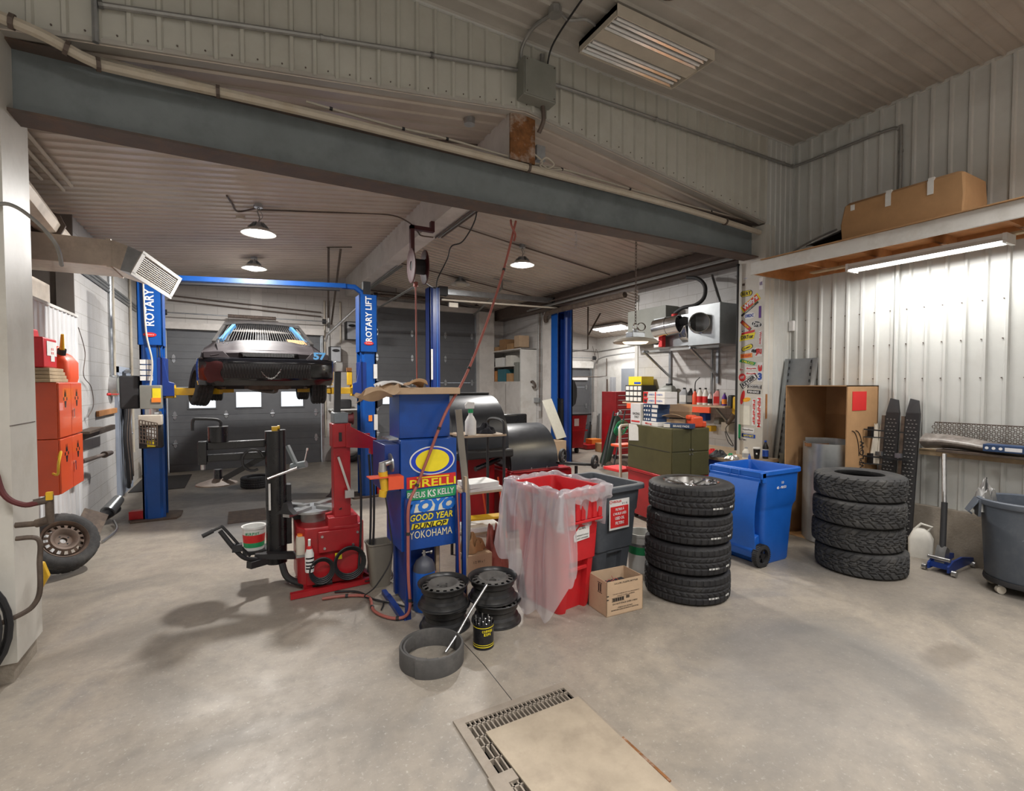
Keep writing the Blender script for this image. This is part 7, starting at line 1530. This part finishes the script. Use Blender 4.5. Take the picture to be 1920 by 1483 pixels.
M().add([(.34,1.255,.975),(.62,1.27,.955),(.58,1.38,1.03),(.32,1.36,1.04)],[(0,1,2,3)]).build('orange_card',flat('card_orange',(.62,.33,.15)),t,solid=.004)
for s in (-1,1): M().add([(s*.835,1.3,.9),(s*.83,3.5,.9),(s*.56,2.95,1.34),(s*.56,1.95,1.33)],[(0,1,2,3)]).build('side_netting',m_in,t,solid=.006) if False else None
ct=tyre_mesh(.30,.215,.19,'road',140)
first=None
for (x,y,ry,rz) in ((-.83,.72,97,14),(.71,.74,90,-3),(-.74,3.18,90,0),(.74,3.18,90,0)):
    o=ct.build('tyre',m_rub,t,ang=32) if first is None else first.copy()
    if first is None: first=o
    else: C.objects.link(o);o.parent=t
    o.rotation_euler=Euler((0,D2R(ry),D2R(rz)),'XYZ');R_=o.rotation_euler.to_matrix();c=V(x,y,.31)-R_@V(0,0,.107);o.location=c
    M().lathe([(.19,.02),(.185,.06),(.05,.08),(0,.09)],24).lathe([(.19,.19),(.18,.15),(.05,.12),(0,.12)],24).build('hub',m_whl,o)
g=M();g.bar((-.7,.74,.34),(.7,.74,.34),.05,.04).bar((-.3,.5,.27),(.3,.5,.27),.06,.05).tube(bez([(.1,.4,.25),(.12,1.4,.20),(-.1,2.2,.22),(-.2,3.6,.25)]),.035,8).box((-.25,.25,.24),(.25,.8,.30)).bar((-.55,.5,.26),(-.72,.74,.3),.05,.03).bar((.5,.5,.26),(.66,.74,.3),.05,.03)
g.build('underbody',m_grime,t)
for (x,y) in ((-.46,1.35),(.50,1.35)): M().box((x-.10,y-.08,.10),(x+.10,y+.08,.24)).build('jack_block',m_oldwood,t) if False else None
# spare wheel flat on the floor under the car
t=thing('tyre','single mounted tyre lying flat on the floor below the raised car','tyre',(.25,10.19,0),.5);b=bpy.data.objects['tread_and_sidewall'].copy();C.objects.link(b);b.parent=t;t.scale=(.72,.72,.8);M().lathe([(.235,.20),(.2,.18),(.05,.14),(0,.15)],30).build('wheel_disc',m_galv,t)
# ------------------------------------------------------------------ tyre changer
t=thing('tyre_changer','red and black tyre changing machine with tall black helper column','tyre changer',(.7,5.0,0))
M().prism([(.50,4.74),(.96,4.70),(1.02,4.80),(1.02,5.35),(.55,5.40),(.44,5.25),(.44,4.85)],.06,.58,'z').build('base_cabinet',m_red,t,True,bev=.008)
M().box((.60,4.685,.36),(.98,4.70,.55)).build('front_plate',m_red,t,True,bev=.004)
for (x,z) in ((.63,.51),(.94,.51),(.65,.40),(.90,.40)): M().cyl((x,4.67,z),(x,4.69,z),.012,n=8).build('bolt',m_alu,t,True)
M().bar((.36,4.66,.03),(1.05,4.70,.03),.05,.05).bar((.95,5.3,.03),(1.1,4.7,.03),.04,.04).box((.48,4.75,0),(1.0,5.3,.07)).build('floor_frame',m_red,t,True)
M().box((.69,4.72,.55),(.95,4.90,.66)).build('column_foot',m_red,t,True,bev=.006)
M().box((.745,4.74,.60),(.895,4.88,1.40)).build('column',m_red,t,True,bev=.006)
M().box((.735,4.72,1.30),(.90,4.90,1.52)).build('column_head',m_red,t,True,bev=.008)
M().box((.79,4.712,1.36),(.815,4.722,1.44)).build('slot',m_blk,t,True)
M().prism([(.85,1.52),(.93,1.47),(1.13,1.36),(1.13,1.22),(1.08,1.22),(1.07,1.28),(.85,1.30)],4.70,4.72,'y').box((1.11,4.70,1.20),(1.13,4.95,1.37)).box((.86,4.93,1.28),(1.12,4.95,1.40)).build('side_gusset',m_red,t,True,bev=.003)
M().box((.75,4.74,1.52),(.88,4.92,1.62)).build('head_block',m_steel,t,True,bev=.01)
M().bar((.80,4.86,1.60),(.83,4.98,2.02),.055,.05,up=(0,1,0)).build('tilting_mast',m_blkm,t,True)
M().box((.80,4.93,2.00),(.87,5.03,2.10)).build('mast_cap',m_alu,t,True,bev=.01)
M().bar((.78,4.70,1.22),(.88,4.69,.88),.05,.02).box((.83,4.66,.84),(.91,4.70,.91)).build('mount_arm',m_alu,t,True)
M().cyl((.60,5.05,.58),(.60,5.05,.68),.11,n=28).build('turntable_hub',m_cond,t,True)
tt=M().cyl((.60,5.05,.68),(.60,5.05,.70),.21,n=36).build('turntable',m_galv,t,True)
for k2 in range(4):
    q=math.pi/4+k2*math.pi/2;d=V(math.cos(q),math.sin(q),0);c=V(.60,5.05,.71);M().bar(c+d*.06,c+d*.36,.07,.03).build('slide',m_alu,t,True)
    e=c+d*.34;M().prism([(-.09,0),(.09,0),(.04,.04),(.02,.10),(-.02,.10),(-.04,.04)],-.03,.03,'y',T=Matrix.Translation(e+V(0,0,.015))@Matrix.Rotation(q+math.pi/2,4,'Z')).build('clamp_jaw',m_blkm,t,True)
# helper column
M().prism([(.20+.09+.09*math.cos(q),5.2+.075*math.sin(q)) for q in [2*math.pi*k2/20 for k2 in range(20)]],.17,1.44,'z').build('helper_column',m_blk,t,True)
M().prism([(.345+.035*math.cos(q),5.17+.05*math.sin(q)) for q in [2*math.pi*k2/14 for k2 in range(14)]],.35,1.45,'z').build('helper_guide',m_blk,t,True)
M().box((.26,5.18,1.44),(.31,5.22,1.48)).cyl((.31,5.2,1.47),(.33,5.2,1.47),.02).build('brass_fitting',m_yel,t,True)
M().box((.222,5.12,.70),(.24,5.13,.95)).build('warning_label',m_paper,t,True)
M().box((.37,5.15,.35),(.42,5.25,.92)).bar((.36,5.15,.75),(.52,5.15,.55),.05,.08).build('mount_plate',m_blkm,t,True)
M().box((-.27,5.28,1.28),(.22,5.34,1.35)).build('upper_arm',m_blk,t,True,bev=.006)
M().box((-.27,5.28,1.17),(.22,5.33,1.235)).build('lower_arm',m_steel2 if 'm_steel2' in globals() else m_blk,t,True,bev=.006)
M().box((-.34,5.26,1.15),(-.27,5.36,1.36)).build('elbow_block',m_blk,t,True,bev=.006);M().cyl((-.305,5.31,1.10),(-.305,5.31,1.15),.018).build('elbow_bolt',m_alu,t,True)
M().cyl((-.18,5.33,1.35),(-.18,5.33,1.49),.085,n=28).build('press_cylinder',m_blk,t,True)
M().tube(bez([(-.16,5.33,1.49),(-.16,5.33,1.53),(-.2,5.33,1.555),(-.34,5.33,1.565),(-.37,5.33,1.56),(-.38,5.33,1.52),(-.38,5.33,1.46)]),.013,8).build('control_handle',m_blkm,t,True)
M().bar((.22,5.3,1.20),(-.14,5.38,.99),.045,.05).build('press_arm',m_blk,t,True)
M().cyl((-.19,5.4,.99),(-.19,5.4,1.08),.035).build('arm_tip',m_blk,t,True);M().lathe([(0,.06),(.05,.05),(.17,.01),(.175,0),(0,0)],36,T=Matrix.Translation((-.20,5.4,.94))).build('press_disc',m_grime,t,True)
M().tube([(.10+.09*math.cos(q),5.22,1.17+.10*math.sin(q)) for q in [.3+2*math.pi*k2/18 for k2 in range(15)]],.013,7).build('air_loop',m_rubhose,t,True)
M().bar((.39,5.12,1.30),(.46,5.05,1.12),.03,.03).cyl((.42,5.08,1.10),(.54,5.0,1.13),.033).build('crank_housing',m_steel,t,True)
M().cyl((.21,5.02,1.015),(.46,5.02,1.10),.014).cyl((.52,5.02,1.12),(.55,5.02,1.26),.006).cyl((.55,5.02,1.255),(.555,5.02,1.28),.011).build('crank_bar',m_chrome,t,True)
M().tube(bez([(.32,5.0,.22),(.36,4.95,.10),(.48,4.85,.05),(.60,4.75,.06),(.72,4.72,.07)]),.03,9).build('corrugated_hose',m_rubhose,t,True)
M().bar((.62,5.1,.22),(.10,5.1,.30),.10,.05).bar((.2,5.1,.24),(.05,5.0,.25),.07,.06).build('support_bracket',m_blkm,t,True)
M().tube(bez([(-.30,4.95,.58),(-.17,4.98,.63),(-.14,4.98,.62),(-.02,5.0,.44),(.06,5.05,.32)],4),.012,7).tube(bez([(-.17,4.98,.60),(-.06,4.98,.42),(.02,5.0,.32),(.12,5.05,.28)],4),.02,7).cyl((-.30,4.95,.58),(-.22,4.97,.61),.018).box((-.08,4.95,.40),(.0,5.03,.46)).build('bead_roller',m_blkm,t,True)
for (cx,cz,r) in ((.86,.25,.115),(.62,.22,.08)):
    g=M()
    for k2 in range(4): g.tube([(cx+(r+.008*k2)*math.cos(q),4.66-.012*k2,cz+(r+.012*k2)*math.sin(q)) for q in [2*math.pi*j/26 for j in range(26)]],.008,6,closed=True)
    g.build('coiled_hose',m_rubhose,t,True)
M().box((.74,4.684,.28),(.80,4.686,.34)).build('yellow_label',m_ty,t,True)
for x in (.97,1.06,1.09): M().tube(bez([(x,4.72,1.22),(x+.01,4.70,.9),(x,4.68,.5),(x-.03,4.66,.12)]),.011,7).build('drop_hose',m_rubhose,t,True)
t=thing('paint_pail','white tyre lubricant pail with red and green label beside the helper column','pail',(.10,5.33,.30));M().lathe([(0,0),(.085,0),(.10,.20),(.108,.205),(.108,.225),(.095,.22),(.08,.02),(0,.02)],30).build('pail',m_paper,t);M().lathe([(.0895,.03),(.0925,.075)],30).build('green_band',m_tg,t);M().lathe([(.0925,.075),(.0975,.15)],30).build('red_band',m_tr,t)
cyltext(t,'MURPHY',.099,.165,.028,-1.75,.021,m_tg)
M().box((.0,5.22,.27),(.22,5.44,.30)).build('pail_stand',m_blkm,t,True)
t=thing('oil_jug','cloudy plastic oil jug with orange cap standing on the tyre changer','jug',(.47,4.80,.35));loft(M(),[lv(rrect(.09,.09,.02,3),0),lv(rrect(.095,.095,.02,3),.12),lv(rrect(.08,.08,.02,3),.16)]).build('jug',m_beige,t);M().cyl((-.01,0,.155),(-.01,0,.18),.025).build('cap',m_to,t)
M().box((.42,4.74,.33),(.54,4.86,.35)).build('jug_tray',m_cond,t,True)
t=thing('spray_bottle','white spray bottle with black print hanging on the front of the tyre changer','spray bottle',(.52,4.66,.22));M().lathe([(0,0),(.036,0),(.038,.01),(.038,.16),(.025,.2),(.014,.215),(0,.215)],24).build('bottle',m_paper,t);M().lathe([(.015,.2),(.022,.2),(.02,.23),(.01,.23)],16).build('collar',m_tr,t);M().cyl((0,0,.23),(0,-.01,.29),.012).build('nozzle',m_paper,t)
for z in (.03,.055,.085,.12): M().lathe([(.0385,z),(.0385,z+.014)],16,arc=2.2,T=Matrix.Rotation(-2.6,4,'Z')).build('black_print',m_blk,t)
pipe('floor_hose',[(.72,4.60,.02),(.9,4.5,.02),(1.0,4.25,.02),(1.12,4.12,.02),(1.2,4.0,.02),(1.32,4.02,.02)],.009,m_rubhose,'thin black hose on the floor between the tyre changer and the blue cabinet','hose')
pipe('extension_lead',[(1.1,4.62,.15),(1.2,4.75,.1),(1.12,4.9,.03),(1.3,5.0,.02),(1.25,4.7,.02),(1.0,4.66,.04)],.006,m_blkm,'black electric cord looped on the floor behind the tyre changer','cord')
# hose reel on ridge beam
m_reel=mat('reel_red',(.065,.012,.014),.5)
t=thing('hose_reel','dark red open hose reel hanging beneath the ridge beam','hose reel',(2.1,6.4,3.45))
for x in (2.02,2.20): M().lathe([(.06,-.012),(.21,-.018),(.225,-.012),(.225,.0),(.07,.005)],36,closed=True,T=Matrix.Translation((x,6.4,3.45))@Matrix.Rotation(D2R(-4),4,'Z')@Matrix.Rotation(D2R(88),4,'Y')).build('flange',m_reel,t,True)
M().cyl((2.02,6.4,3.45),(2.20,6.41,3.45),.10,n=24).build('hose_drum',m_blkm,t,True);M().box((2.0,6.37,3.60),(2.05,6.44,3.98)).box((2.0,6.37,3.93),(2.33,6.44,3.98)).box((2.28,6.37,3.98),(2.33,6.44,4.07)).build('bracket',m_reel,t,True)
M().cyl((2.07,6.4,3.24),(2.07,6.4,3.18),.03).tube([(2.07,6.4,3.2),(2.075,6.4,2.6),(2.08,6.4,1.85)],.010,6).build('hose_end',m_hose,t,True);M().cyl((2.08,6.4,1.85),(2.08,6.4,1.72),.016).build('nozzle',m_blk,t,True)
